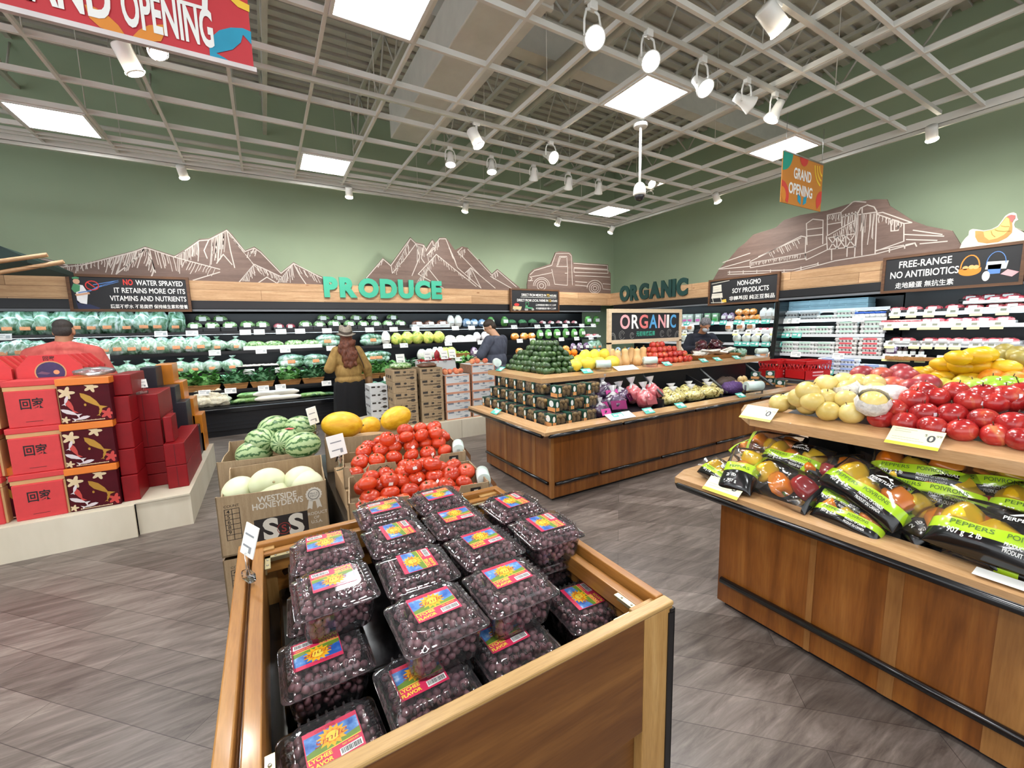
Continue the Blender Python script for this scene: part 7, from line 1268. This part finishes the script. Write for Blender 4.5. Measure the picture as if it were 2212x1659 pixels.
apples([(1530, 408), (1668, 398), (1880, 420), (2030, 428), (2165, 425), (2350, 470), (2520, 500)], .13, 'third'); apples([(1590, 360), (1790, 362), (1960, 385), (2100, 392), (2200, 375)], .15, 'rear')
# ---- bagged peppers
def bell(mat):
    b = MB().lathe([(0, .052), (.012, .048), (.03, .058), (.045, .045), (.05, .01), (.044, -.03), (.03, -.052), (.012, -.05), (0, -.046)], 24, 0, None, lambda a, z: 1+.09*math.cos(4*a)*(.5+.5*min(1, abs(z)*20)), False)
    return b
PCOL = [mottled('orange_pepper', [(.35, '#e87a18'), (.6, '#f09330'), (.8, '#f5a94c')], 6, .2, 3, 0, .6, .05), mottled('yellow_pepper', [(.35, '#eab51c'), (.6, '#f5c934'), (.8, '#f8d75c')], 6, .2, 3, 0, .6, .05), mottled('red_pepper', [(.35, '#8f1822'), (.6, '#b02a30'), (.8, '#c8524a')], 6, .2, 3, 0, .6, .05)]
PSTEM = solid('#55762c', .5); pm = [bell(None).mesh('pepper', m) for m in PCOL]; pst = MB().tube([(0, 0, .045), (.004, 0, .07)], [.008, .005], 7).mesh('pepper_stem', PSTEM)
LIM = mottled('lime_print', [(.4, '#a6cf1e'), (.7, '#b9dc3a')], 5, .22, 2, 0, .5); BLP = solid('#0f1012', .22, 0, .1, 10, .5)
BA, BB_, BH = .19, .115, .072
def bsurf(x, y, side=1):
    k = max(0, 1-abs(x/BA)**3)**.5*max(0, 1-abs(y/BB_)**3)**.5; return side*BH*k*(1+.12*math.sin(28*x+9*y)*math.cos(31*y-8*x))+(.0)
def pbag(style):
    b = MB(); nx, ny = 34, 22
    for side in (1, -1):
        vs = []; fs = []
        for i in range(nx+1):
            for j in range(ny+1):
                u, v = -1+2*i/nx, -1+2*j/ny; x, y = BA*math.sin(u*PI/2), BB_*math.sin(v*PI/2); vs.append((x, y, bsurf(x, y, side)))
        o = len(b.v); b.v += vs
        for i in range(nx):
            for j in range(ny):
                f = [i*(ny+1)+j, (i+1)*(ny+1)+j, (i+1)*(ny+1)+j+1, i*(ny+1)+j+1]; x = (vs[f[0]][0]+vs[f[2]][0])/2; y = (vs[f[0]][1]+vs[f[2]][1])/2
                m = 0
                if style == 0: m = 2 if y < -.055 else 1 if y < -.012 else (2 if -.015 < x < .085 and y > .02 else 0)
                if style == 1: m = 2 if x > .06 else (1 if -.02 < x < .06 else 0)
                if style == 2: m = 1 if x < -.14 else (2 if x > .172 else 0)
                if side < 0 and style != 0: m = 0
                b.f.append([o+k for k in (f if side > 0 else f[::-1])]); b.m.append(m); b.sm.append(True)
    for s in (-1, 1):                                  # gathered film at the ends
        b.add([(s*BA*.96, -.03, 0), (s*BA*1.02, 0, .01), (s*BA*.96, .03, 0), (s*BA*1.28, .05, .012), (s*BA*1.33, 0, -.01), (s*BA*1.27, -.05, .008)], [(0, 1, 4, 5), (1, 2, 3, 4)], 0, True)
    film = b.mesh('film', [FILM, LIM, BLP])
    wp = lambda dx, dy, rot=0: (lambda p: (lambda x, y: (x, y, bsurf(x, y)+.0016))(dx+p[0]*math.cos(rot)-p[1]*math.sin(rot), dy+p[0]*math.sin(rot)+p[1]*math.cos(rot)))
    I = Matrix.Identity(4); parts = [('film', film)]; t = MB(); w = MB()
    if style == 0:
        t.text('PEPPERS', I, .026, 0, 'LEFT', .01, fit=.11, warp=wp(-.13, -.042)).text('POIVRONS', I, .024, 0, 'LEFT', .01, fit=.11, warp=wp(.01, -.042))
        w.text('907 g  2 lb', I, .026, 0, 'LEFT', .02, fit=.09, warp=wp(-.13, -.075)).text('PRODUCT OF CANADA', I, .018, 0, 'LEFT', .02, fit=.11, warp=wp(.01, -.07)).text('PRODUIT DU CANADA', I, .018, 0, 'LEFT', .02, fit=.11, warp=wp(.01, -.09))
        w.text('PERPETUAL', I, .022, 0, 'CENTER', .02, fit=.1, warp=wp(.035, .028))
        for pl_ in ([(-.04, .05), (-.012, .078), (.0, .07), (.012, .078), (.04, .05), (.028, .05), (.006, .066), (-.006, .066), (-.028, .05)],): w.add([wp(.035, 0)((x, y, 0)) for x, y in pl_], [list(range(len(pl_)))], 0)
        parts += [('print', t.mesh('print', solid('#4a6a14', .5))), ('white_print', w.mesh('white_print', WHITE))]
    if style == 1:
        w.text('2 lb', I, .03, 0, 'LEFT', .02, fit=.07, warp=wp(.1, -.06, PI/2)).text('907 g', I, .026, 0, 'LEFT', .02, fit=.06, warp=wp(.14, -.04, PI/2)); t.text('PEPPERS', I, .03, 0, 'LEFT', .01, fit=.13, warp=wp(.03, -.06, PI/2))
        parts += [('print', t.mesh('print', solid('#4a6a14', .5))), ('white_print', w.mesh('white_print', WHITE))]
    return parts
SP = [pbag(0), pbag(1), pbag(2)]
pcnt = 0
def pepper_bag(zx, zy, style, cols, rz, label, dz=.0, tilt=(-.25, -.25), s=1):
    global pcnt
    (px, py), = zA([(zx, zy)]); p = at_s(px, py, dz, .765, .30, 2.2); k = 'pbag%d_%s' % (style, ''.join(map(str, cols)))
    if k not in KINDS: KINDS[k] = SP[style]
    fresh = k not in PROTO; rz = -PI/2+(rz+.3)*.9
    o = spawn(k, 'pepper_bag', label, 'bag of peppers', p, (Matrix.Rotation(-.5+tilt[0]*.6, 3, 'Y') @ Matrix.Rotation(rz, 3, 'Z')).to_euler(), s*.82, 'bags of bell peppers')
    if fresh:
        for i, c in enumerate(cols):
            q_ = ob('pepper', pm[c], o, (-.115+.105*i, .03-.04*(i % 2), .004), (1.2+.5*i, .4*i, .9*i), 1.1); ob('pepper_stem', pst, q_)
    return o
pepper_bag(345, 870, 0, (1, 1, 0), -.6, 'small pepper bag at the far left corner of the lower deck', 0, (-.2, -.2), .8)
pepper_bag(470, 850, 1, (1, 0, 1), -1.9, 'pepper bag with black end standing beside the corner bag', .04, (-.3, -.2), .95)
pepper_bag(720, 930, 2, (1, 0, 2), -.5, 'clear pepper bag with yellow, orange and dark red peppers at the lip', .02, (-.2, -.3), 1.15)
pepper_bag(800, 770, 0, (1, 0, 1), -.35, 'pepper bag lying high at the back, lime stripe up', .06, (-.4, -.1), 1)
pepper_bag(670, 700, 2, (0, 1, 0), -.2, 'clear bag of orange peppers at the back left', .06, (-.3, 0), .95)
pepper_bag(530, 760, 2, (0, 2, 1), -.9, 'clear bag of red and orange peppers behind the corner', .02, (-.2, 0), .8)
pepper_bag(1120, 1040, 0, (1, 2, 1), -.55, 'pepper bag half under the large diagonal one', .0, (-.2, -.2), .9)
pepper_bag(1265, 975, 0, (1, 1, 0), -.75, 'large diagonal pepper bag with black logo panel', .07, (-.35, -.25), 1.15)
pepper_bag(1140, 1135, 0, (0, 1, 0), -.45, 'pepper bag lowest at the lip, centre', -.02, (-.15, -.2), .85)
pepper_bag(1020, 850, 2, (0, 2, 0), .2, 'clear bag of dark peppers under the upper shelf', .05, (-.3, 0), .9)
pepper_bag(1640, 960, 0, (1, 0, 1), -.25, 'large pepper bag across the middle, lime stripe upward', .06, (-.4, -.1), 1.2)
pepper_bag(1560, 830, 0, (0, 1, 0), -.2, 'pepper bag at the back with black logo panel', .12, (-.7, 0), 1.05)
pepper_bag(1790, 870, 2, (0, 0, 1), .2, 'clear bag of orange peppers at the back', .1, (-.4, 0), .95)
pepper_bag(1960, 900, 0, (1, 0, 1), -.15, 'pepper bag in the shade at the back right', .1, (-.6, 0), 1.1)
pepper_bag(1740, 1180, 2, (1, 0, 0), -.5, 'clear bag of yellow and orange peppers at the lip, right', .02, (-.2, -.2), 1.15)
pepper_bag(1500, 1150, 1, (1, 0, 1), -1.0, 'pepper bag with green peppers end beside the clear bag', -.02, (-.1, -.2), .8)
pepper_bag(2040, 1070, 2, (2, 2, 0), .3, 'clear bag of dark red peppers at the right', .05, (-.3, 0), 1)
pepper_bag(2110, 1270, 0, (1, 1, 0), -.35, 'pepper bag nearest the right edge with large white lettering', .05, (-.3, -.2), 1.25)
pepper_bag(2130, 1380, 1, (1, 0, 1), -.4, 'lowest pepper bag at the right edge', -.02, (-.1, -.2), 1)
pepper_bag(2420, 1120, 0, (1, 0, 1), -.3, 'pepper bag past the right edge, lime stripe up', .07, (-.35, -.1), 1.1)
tag(MB().prism([(2.2, .691), (2.75, .691), (2.75, .80), (2.2, .70)], -1.2, 1.45, 0, YZ).build('sloped_insert', BLACK), 'black sloped insert under the pepper bags', 'display insert')
# ================================================================ people
def blob(nm, prims, vox, mat, par, smooth=6):
    b = MB()
    for p in prims:
        if p[0] == 'c': b.ell(p[1], p[3], 16, 12).ell(p[2], p[4], 16, 12).tube([p[1], p[2]], [p[3], p[4]], 16)
        else: b.ell((0, 0, 0), p[2], 20, 14, 0, T(*p[1], *(p[3] if len(p) > 3 else (0, 0, 0))))
    o = bpy.data.objects.new('tmp', b.mesh('tmp', mat)); COL.objects.link(o)
    m = o.modifiers.new('r', 'REMESH'); m.mode = 'VOXEL'; m.voxel_size = vox; m.use_smooth_shade = True
    s = o.modifiers.new('s', 'SMOOTH'); s.iterations = smooth; s.factor = .5
    bpy.context.view_layer.update(); me = bpy.data.meshes.new_from_object(o.evaluated_get(bpy.context.evaluated_depsgraph_get())); bpy.data.objects.remove(o)
    me.name = nm; me.materials.clear(); me.materials.append(mat); return ob(nm, me, par)
def V(*a): return Vector(a)
def hand(wr, d, side, n, r=1.0, curl=.5):            # wrist, pointing direction, thumb side, palm normal
    d, side, n = Vector(d).normalized(), Vector(side).normalized(), Vector(n).normalized(); wr = Vector(wr); out = []
    for k in range(4):
        a = wr+d*.02+side*(.024-.016*k)*r; b = wr+d*.085*r+side*(.03-.02*k)*r; out.append(('c', tuple(a), tuple(b), .013*r, .012*r))
        L = (.038, .043, .04, .03)[k]*r; c = b+d*L*math.cos(curl)+n*L*math.sin(curl); e = c+d*L*.8*math.cos(curl*2)+n*L*.8*math.sin(curl*2); out += [('c', tuple(b), tuple(c), .0092, .0085), ('c', tuple(c), tuple(e), .0085, .0075)]
    t0 = wr+d*.03*r+side*.028*r; t1 = t0+(d*.6+side*.8).normalized()*.038*r+n*.012; t2 = t1+(d*.9+side*.2).normalized()*.032*r+n*.014; out += [('c', tuple(t0), tuple(t1), .012, .011), ('c', tuple(t1), tuple(t2), .0105, .009)]
    return out
def headp(c, yaw=0, tilt=0, s=1):                    # head facing +y turned by yaw, tipped by tilt
    R_ = Matrix.Rotation(yaw, 3, 'Z') @ Matrix.Rotation(-tilt, 3, 'X'); c = Vector(c)
    P = lambda x, y, z: tuple(c+R_ @ Vector((x*s, y*s, z*s))); e = tuple((Matrix.Rotation(yaw, 3, 'Z') @ Matrix.Rotation(-tilt, 3, 'X')).to_euler())
    pr = [('e', P(0, 0, .02), (.076*s, .096*s, .1*s), e), ('e', P(0, .03, -.05), (.058*s, .062*s, .07*s), e), ('e', P(0, .1, -.02), (.013*s, .02*s, .022*s), e), ('e', P(0, .088, .015), (.05*s, .012*s, .012*s), e), ('e', P(0, .082, -.075), (.024*s, .014*s, .012*s), e)]
    for q in (-1, 1): pr.append(('e', P(q*.078, -.005, -.015), (.01*s, .022*s, .034*s), e))
    return pr, P, e
SK1 = solid('#c79878', .5, 0, .06); SK2 = solid('#bb8666', .5, 0, .06); HAIRB = solid('#33281f', .6, 0, .25, 60, 0, .5, 0, .6); HAIRG = solid('#3a3431', .7, 0, .3, 70, 0, .5, 0, .6); HAIRR = mottled('auburn_curls', [(.3, '#3f1d12'), (.55, '#6f3a22'), (.8, '#9a5c3a')], 30, .5, 5, 2, 0, 0, (1, 1, .5), 1)
EYE = solid('#1c1512', .2)
def eyes(P, par):
    b = MB()
    for q in (-1, 1): b.ell(P(q*.03, .088, -.002), (.012, .008, .006), 10, 6)
    b.build('eyes', EYE, par)
    b = MB(); b.tube([P(-.024, .097, -.076), P(0, .1, -.078), P(.024, .097, -.076)], .0035, 6).build('mouth', solid('#8a4a40', .5), par)
TROU = solid('#1c1d22', .8, 0, .15, 40); SHOE = solid('#17171a', .5)
def legs(hip=.12, z0=.88, sp=.11, wid=1):
    out = [('e', (0, 0, z0), (.17*wid, .13*wid, .13))]
    for q in (-1, 1): out += [('c', (q*hip, 0, z0), (q*sp, .02, .48), .085*wid, .06*wid), ('c', (q*sp, .02, .48), (q*sp, -.02, .1), .055*wid, .042), ('c', (q*sp, -.02, .06), (q*sp, .13, .045), .045, .035)]
    return out
def shoes(par, sp=.11): 
    for q in (-1, 1): blob('shoe', [('c', (q*sp, -.045, .045), (q*sp, .14, .04), .05, .042)], .01, SHOE, par)
# ---- woman in the hat
r = thing('person', 'woman in tan blouse, grey hat and long auburn hair, standing before the produce case', 'person', (1.09, 7.0, 0), (0, 0, -.03))
hp, P, e = headp((.0, .02, 1.505), 0, .1, .95)
rh, lh = (.30, .06, .83), (-.22, .24, 1.1)
body = hp+[('c', (0, -.01, 1.44), (0, -.02, 1.34), .05, .058), ('e', (0, 0, 1.2), (.17, .11, .2)), ('e', (0, 0, .98), (.17, .13, .16)), ('c', (.15, -.01, 1.32), (.27, -.03, 1.06), .06, .045), ('c', (.27, -.03, 1.06), rh, .043, .03), ('c', (-.15, -.01, 1.32), (-.27, -.02, 1.07), .06, .045), ('c', (-.27, -.02, 1.07), lh, .043, .03)]+legs(.1, .9, .1)
body += hand(rh, (.05, .2, -1), (-.3, 1, 0), (-1, -.2, 0), .95, .7)+hand(lh, (.2, 1, .1), (1, 0, .3), (.1, 0, -1), .95, .6)
blob('body', body, .008, SK1, r); eyes(P, r)
TANB = mottled('tan_blouse_cloth', [(.3, '#8a6a38'), (.55, '#a58348'), (.8, '#b89659')], 10, .8, 4, 1, 0, 0, (1, 1, .6), .5)
blob('blouse', [('e', (0, 0, 1.21), (.2, .14, .2)), ('e', (0, 0, 1.0), (.205, .16, .18)), ('e', (.0, 0, .87), (.215, .17, .1)), ('e', (0, 0, 1.33), (.16, .1, .07)), ('c', (.15, -.01, 1.32), (.28, -.03, 1.05), .085, .078), ('c', (.28, -.03, 1.05), (.305, .03, .89), .075, .058), ('c', (-.15, -.01, 1.32), (-.28, -.02, 1.06), .085, .078), ('c', (-.28, -.02, 1.06), (-.235, .17, 1.08), .072, .058)], .009, TANB, r, 4)
b = MB(); L = []
for z, rx, ry in ((.06, .27, .2), (.3, .255, .19), (.6, .24, .18), (.8, .225, .17), (.9, .19, .15)): L.append([(rx*(1+.04*math.sin(9*a))*math.cos(a), ry*(1+.04*math.sin(9*a))*math.sin(a), z) for a in (2*PI*i/40 for i in range(40))])
b.loft(L).build('skirt', solid('#101013', .9, 0, .2, 30), r); shoes(r, .1)
hr = [('e', (0, -.01, 1.54), (.092, .1, .1)), ('e', (0, -.06, 1.45), (.11, .08, .1)), ('e', (0, -.09, 1.32), (.125, .075, .13)), ('e', (.01, -.125, 1.2), (.115, .06, .1))]; rs = random.Random(3)
for i in range(34): a = rs.uniform(-1, 1); z = rs.uniform(1.1, 1.46); hr.append(('e', (a*.12, -.11-.035*(1-abs(a))-(.03 if z < 1.3 else 0), z), (.028, .026, .055), (rs.uniform(-.4, .4), rs.uniform(-.5, .5), 0)))
blob('hair', hr, .009, HAIRR, r, 3)
HATM = mottled('hat_felt', [(.35, '#857a6b'), (.65, '#a0968a')], 50, .85, 3)
b = MB().loft([[(rx*math.cos(a), ry*math.sin(a)+.0, z+.02*math.cos(2*a)) for a in (2*PI*i/36 for i in range(36))] for rx, ry, z in ((.15, .165, 1.575), (.105, .12, 1.585), (.1, .115, 1.6), (.098, .112, 1.635), (.09, .105, 1.69), (.07, .085, 1.715), (.03, .05, 1.703))]); b.build('hat', HATM, r)
MB().loft([[(rx*math.cos(a), ry*math.sin(a), z+.02*math.cos(2*a)) for a in (2*PI*i/36 for i in range(36))] for rx, ry, z in ((.104, .119, 1.594), (.102, .117, 1.632))], 0, True, False).build('hat_band', solid('#4a3f36', .7), r)
r2 = thing('shoulder_bag', 'tan and brown shoulder bag hanging at the hip of the woman in the hat', 'bag', (1.39, 7.0, .0))
LM(MB(), (.06, .11, .1), 3, amp=.05, c=(0, 0, .82), flat=.1).build('bag_body', solid('#8e6a44', .6, 0, .1, 12), r2); LM(MB(), (.063, .113, .045), 3, amp=.05, c=(0, 0, .765), flat=.1).build('bag_base', solid('#4a3020', .5), r2)
MB().tube([(0, .0, .92), (-.06, -.06, 1.0), (-.1, -.14, 1.12), (-.16, -.16, 1.28), (-.2, -.09, 1.4), (-.2, .02, 1.4), (-.12, .13, 1.2), (-.04, .1, .98), (0, .04, .9)], .008, 6).build('strap', solid('#3f2c1e', .6), r2)
# ---- man in the grey shirt
r = thing('person', 'stout man in grey blue T-shirt looking down at the shelves, seen from behind', 'person', (3.62, 6.6+.15, 0), (0, 0, .45))
hp, P, e = headp((-.05, .09, 1.66), .75, .45, 1.05); rh, lh = (.18, .42, 1.0), (-.24, .42, 1.02)
body = hp+[('c', (-.04, .05, 1.58), (0, -.02, 1.45), .07, .085), ('e', (0, 0, 1.28), (.2, .14, .22)), ('e', (0, 0, 1.02), (.19, .16, .18)), ('c', (.2, -.01, 1.42), (.3, .08, 1.13), .065, .05), ('c', (.3, .08, 1.13), rh, .047, .033), ('c', (-.2, -.01, 1.42), (-.32, .1, 1.14), .065, .05), ('c', (-.32, .1, 1.14), lh, .047, .033)]+legs(.11, .9, .12, 1.1)
body += hand(rh, (-.1, 1, 0), (-1, 0, .2), (0, 0, -1), 1, .6)+hand(lh, (.1, 1, 0), (1, 0, .2), (0, 0, -1), 1, .6)
blob('body', body, .008, SK1, r); eyes(P, r)
GSH = mottled('grey_jersey', [(.3, '#3d4150'), (.6, '#4f5463'), (.8, '#5a5f6e')], 8, .85, 3, 1, 0, 0, (1, 1, .6), .4)
blob('t_shirt', [('e', (0, 0, 1.28), (.24, .18, .22)), ('e', (0, .01, 1.05), (.24, .2, .2)), ('e', (0, .01, .92), (.235, .2, .1)), ('e', (0, -.02, 1.44), (.18, .11, .07)), ('c', (.2, -.01, 1.41), (.3, .07, 1.16), .1, .09), ('c', (-.2, -.01, 1.41), (-.32, .09, 1.17), .1, .09)], .009, GSH, r, 4)
blob('hair', [('e', P(0, -.008, .047), (.09, .108, .087), e), ('e', P(0, -.05, -.01), (.087, .07, .085), e)], .007, HAIRB, r, 3)
blob('trousers', [('e', (0, 0, .86), (.21, .18, .12))]+[('c', (q*.11, 0, .84), (q*.12, .01, .1), .105, .075) for q in (-1, 1)], .01, TROU, r); shoes(r, .12)
# ---- man in the salmon shirt
r = thing('person', 'broad man in salmon T-shirt with short dark hair behind the red gift boxes', 'person', (-1.99, 6.68, 0), (0, 0, .1))
hp, P, e = headp((.02, .03, 1.70), -.12, .12, 1.1); rh, lh = (.2, .4, 1.1), (-.2, .4, 1.1)
body = hp+[('c', (.01, .0, 1.62), (0, -.02, 1.48), .066, .075), ('e', (0, 0, 1.28), (.2, .14, .22)), ('e', (0, 0, 1.02), (.19, .15, .18)), ('c', (.2, -.01, 1.43), (.33, .02, 1.13), .068, .052), ('c', (.33, .02, 1.13), rh, .048, .034), ('c', (-.2, -.01, 1.43), (-.33, .02, 1.13), .068, .052), ('c', (-.33, .02, 1.13), lh, .048, .034)]+legs(.11, .9, .12, 1.1)
body += hand(rh, (-.1, 1, 0), (-1, 0, .2), (0, 0, -1), 1, .6)+hand(lh, (.1, 1, 0), (1, 0, .2), (0, 0, -1), 1, .6)
blob('body', body, .008, SK2, r); eyes(P, r)
blob('t_shirt', [('e', (0, 0, 1.28), (.25, .18, .22)), ('e', (0, .01, 1.03), (.23, .19, .2)), ('e', (0, .01, .9), (.225, .19, .1)), ('e', (0, -.02, 1.5), (.18, .1, .08)), ('e', (0, -.02, 1.4), (.24, .13, .12)), ('c', (.0, -.02, 1.53), (.25, -.01, 1.44), .075, .085), ('c', (.0, -.02, 1.53), (-.25, -.01, 1.44), .075, .085), ('c', (.25, -.01, 1.43), (.33, .02, 1.17), .088, .09), ('c', (-.25, -.01, 1.43), (-.33, .02, 1.17), .088, .09)], .009, mottled('salmon_jersey', [(.3, '#c0504a'), (.6, '#d4655d'), (.8, '#dd766c')], 8, .85, 3, 1, 0, 0, (1, 1, .6), .4), r, 4)
blob('hair', [('e', P(0, -.02, .05), (.084, .096, .078), e), ('e', P(0, -.045, .0), (.082, .066, .08), e)], .007, HAIRG, r, 3)
blob('trousers', [('e', (0, 0, .86), (.2, .17, .12))]+[('c', (q*.11, 0, .84), (q*.12, .01, .1), .105, .075) for q in (-1, 1)], .01, TROU, r); shoes(r, .12)
# ---- worker behind the organic table
wx, wy, wr = 7.06, 4.98, PI-.62
r = thing('person', 'worker in dark hoodie, hair net and face mask behind the organic table', 'person', (wx, wy, 0), (0, 0, wr))
hp, P, e = headp((.0, .19, 1.60), .15, .5, 1.02); rh, lh = (.15, .36, 1.2), (-.15, .36, 1.2)
body = hp+[('c', (0, .12, 1.53), (0, .0, 1.42), .06, .07), ('e', (0, 0, 1.25), (.18, .13, .22)), ('e', (0, 0, 1.02), (.17, .14, .18)), ('c', (.18, .0, 1.37), (.3, .08, 1.14), .06, .05), ('c', (.3, .08, 1.14), rh, .045, .032), ('c', (-.18, .0, 1.37), (-.3, .08, 1.14), .06, .05), ('c', (-.3, .08, 1.14), lh, .045, .032)]+legs(.1, .9, .11)
blob('body', body, .008, SK2, r)
b = MB()
for q in (-1, 1): b.ell(P(q*.03, .09, -.002), (.012, .008, .006), 10, 6)
b.build('eyes', EYE, r)
HOOD = mottled('navy_fleece', [(.3, '#10121c'), (.6, '#1a1d2b'), (.8, '#252939')], 8, .9, 3, 1, 0, 0, (1, 1, .6), .4)
blob('hoodie', [('e', (0, 0, 1.24), (.225, .17, .2)), ('e', (0, 0, 1.0), (.22, .18, .2)), ('e', (0, 0, .86), (.215, .18, .1)), ('e', (0, .02, 1.39), (.18, .11, .07)), ('e', (0, -.07, 1.44), (.13, .08, .09)), ('c', (.18, .0, 1.36), (.31, .08, 1.13), .095, .08), ('c', (.31, .08, 1.13), (.18, .31, 1.18), .078, .058), ('c', (-.18, .0, 1.36), (-.31, .08, 1.13), .095, .08), ('c', (-.31, .08, 1.13), (-.18, .31, 1.18), .078, .058)], .009, HOOD, r, 4)
for q, w_ in ((1, rh), (-1, lh)): blob('glove', hand(w_, (-q*.5, 1, -.05), (0, 0, 1), (-q*.6, .1, 0), 1.05, .7), .005, solid('#22262c', .6), r, 2)
blob('hair_net', [('e', P(0, -.015, .045), (.094, .108, .092), e), ('e', P(0, -.05, .0), (.088, .072, .09), e)], .008, mottled('hair_net_mesh', [(.35, '#4c4a4d'), (.6, '#77757a'), (.8, '#a09ea4')], 40, .7, 3), r, 3)
blob('face_mask', [('e', P(0, .058, -.06), (.062, .058, .052), e), ('e', P(0, .085, -.045), (.03, .036, .03), e)], .007, solid('#b4bcc4', .7, 0, .04), r, 3)
blob('trousers', [('e', (0, 0, .86), (.19, .16, .12))]+[('c', (q*.1, 0, .84), (q*.11, .01, .1), .1, .075) for q in (-1, 1)], .01, TROU, r); shoes(r, .11)
Rw = Matrix.Rotation(wr, 3, 'Z'); p = Vector((wx, wy, 0))+Rw @ Vector((0, .46, 1.185))
tag(MB().rbox(-.13, .13, -.08, .08, 0, .012, 0, .004).box(-.13, .13, -.08, -.07, .012, .04).box(-.13, .13, .07, .08, .012, .04).box(-.13, -.12, -.08, .08, .012, .04).box(.12, .13, -.08, .08, .012, .04).build('black_tray', SATIN, None, p, (.25, 0, wr)), 'black tray held in both gloved hands by the worker', 'tray')
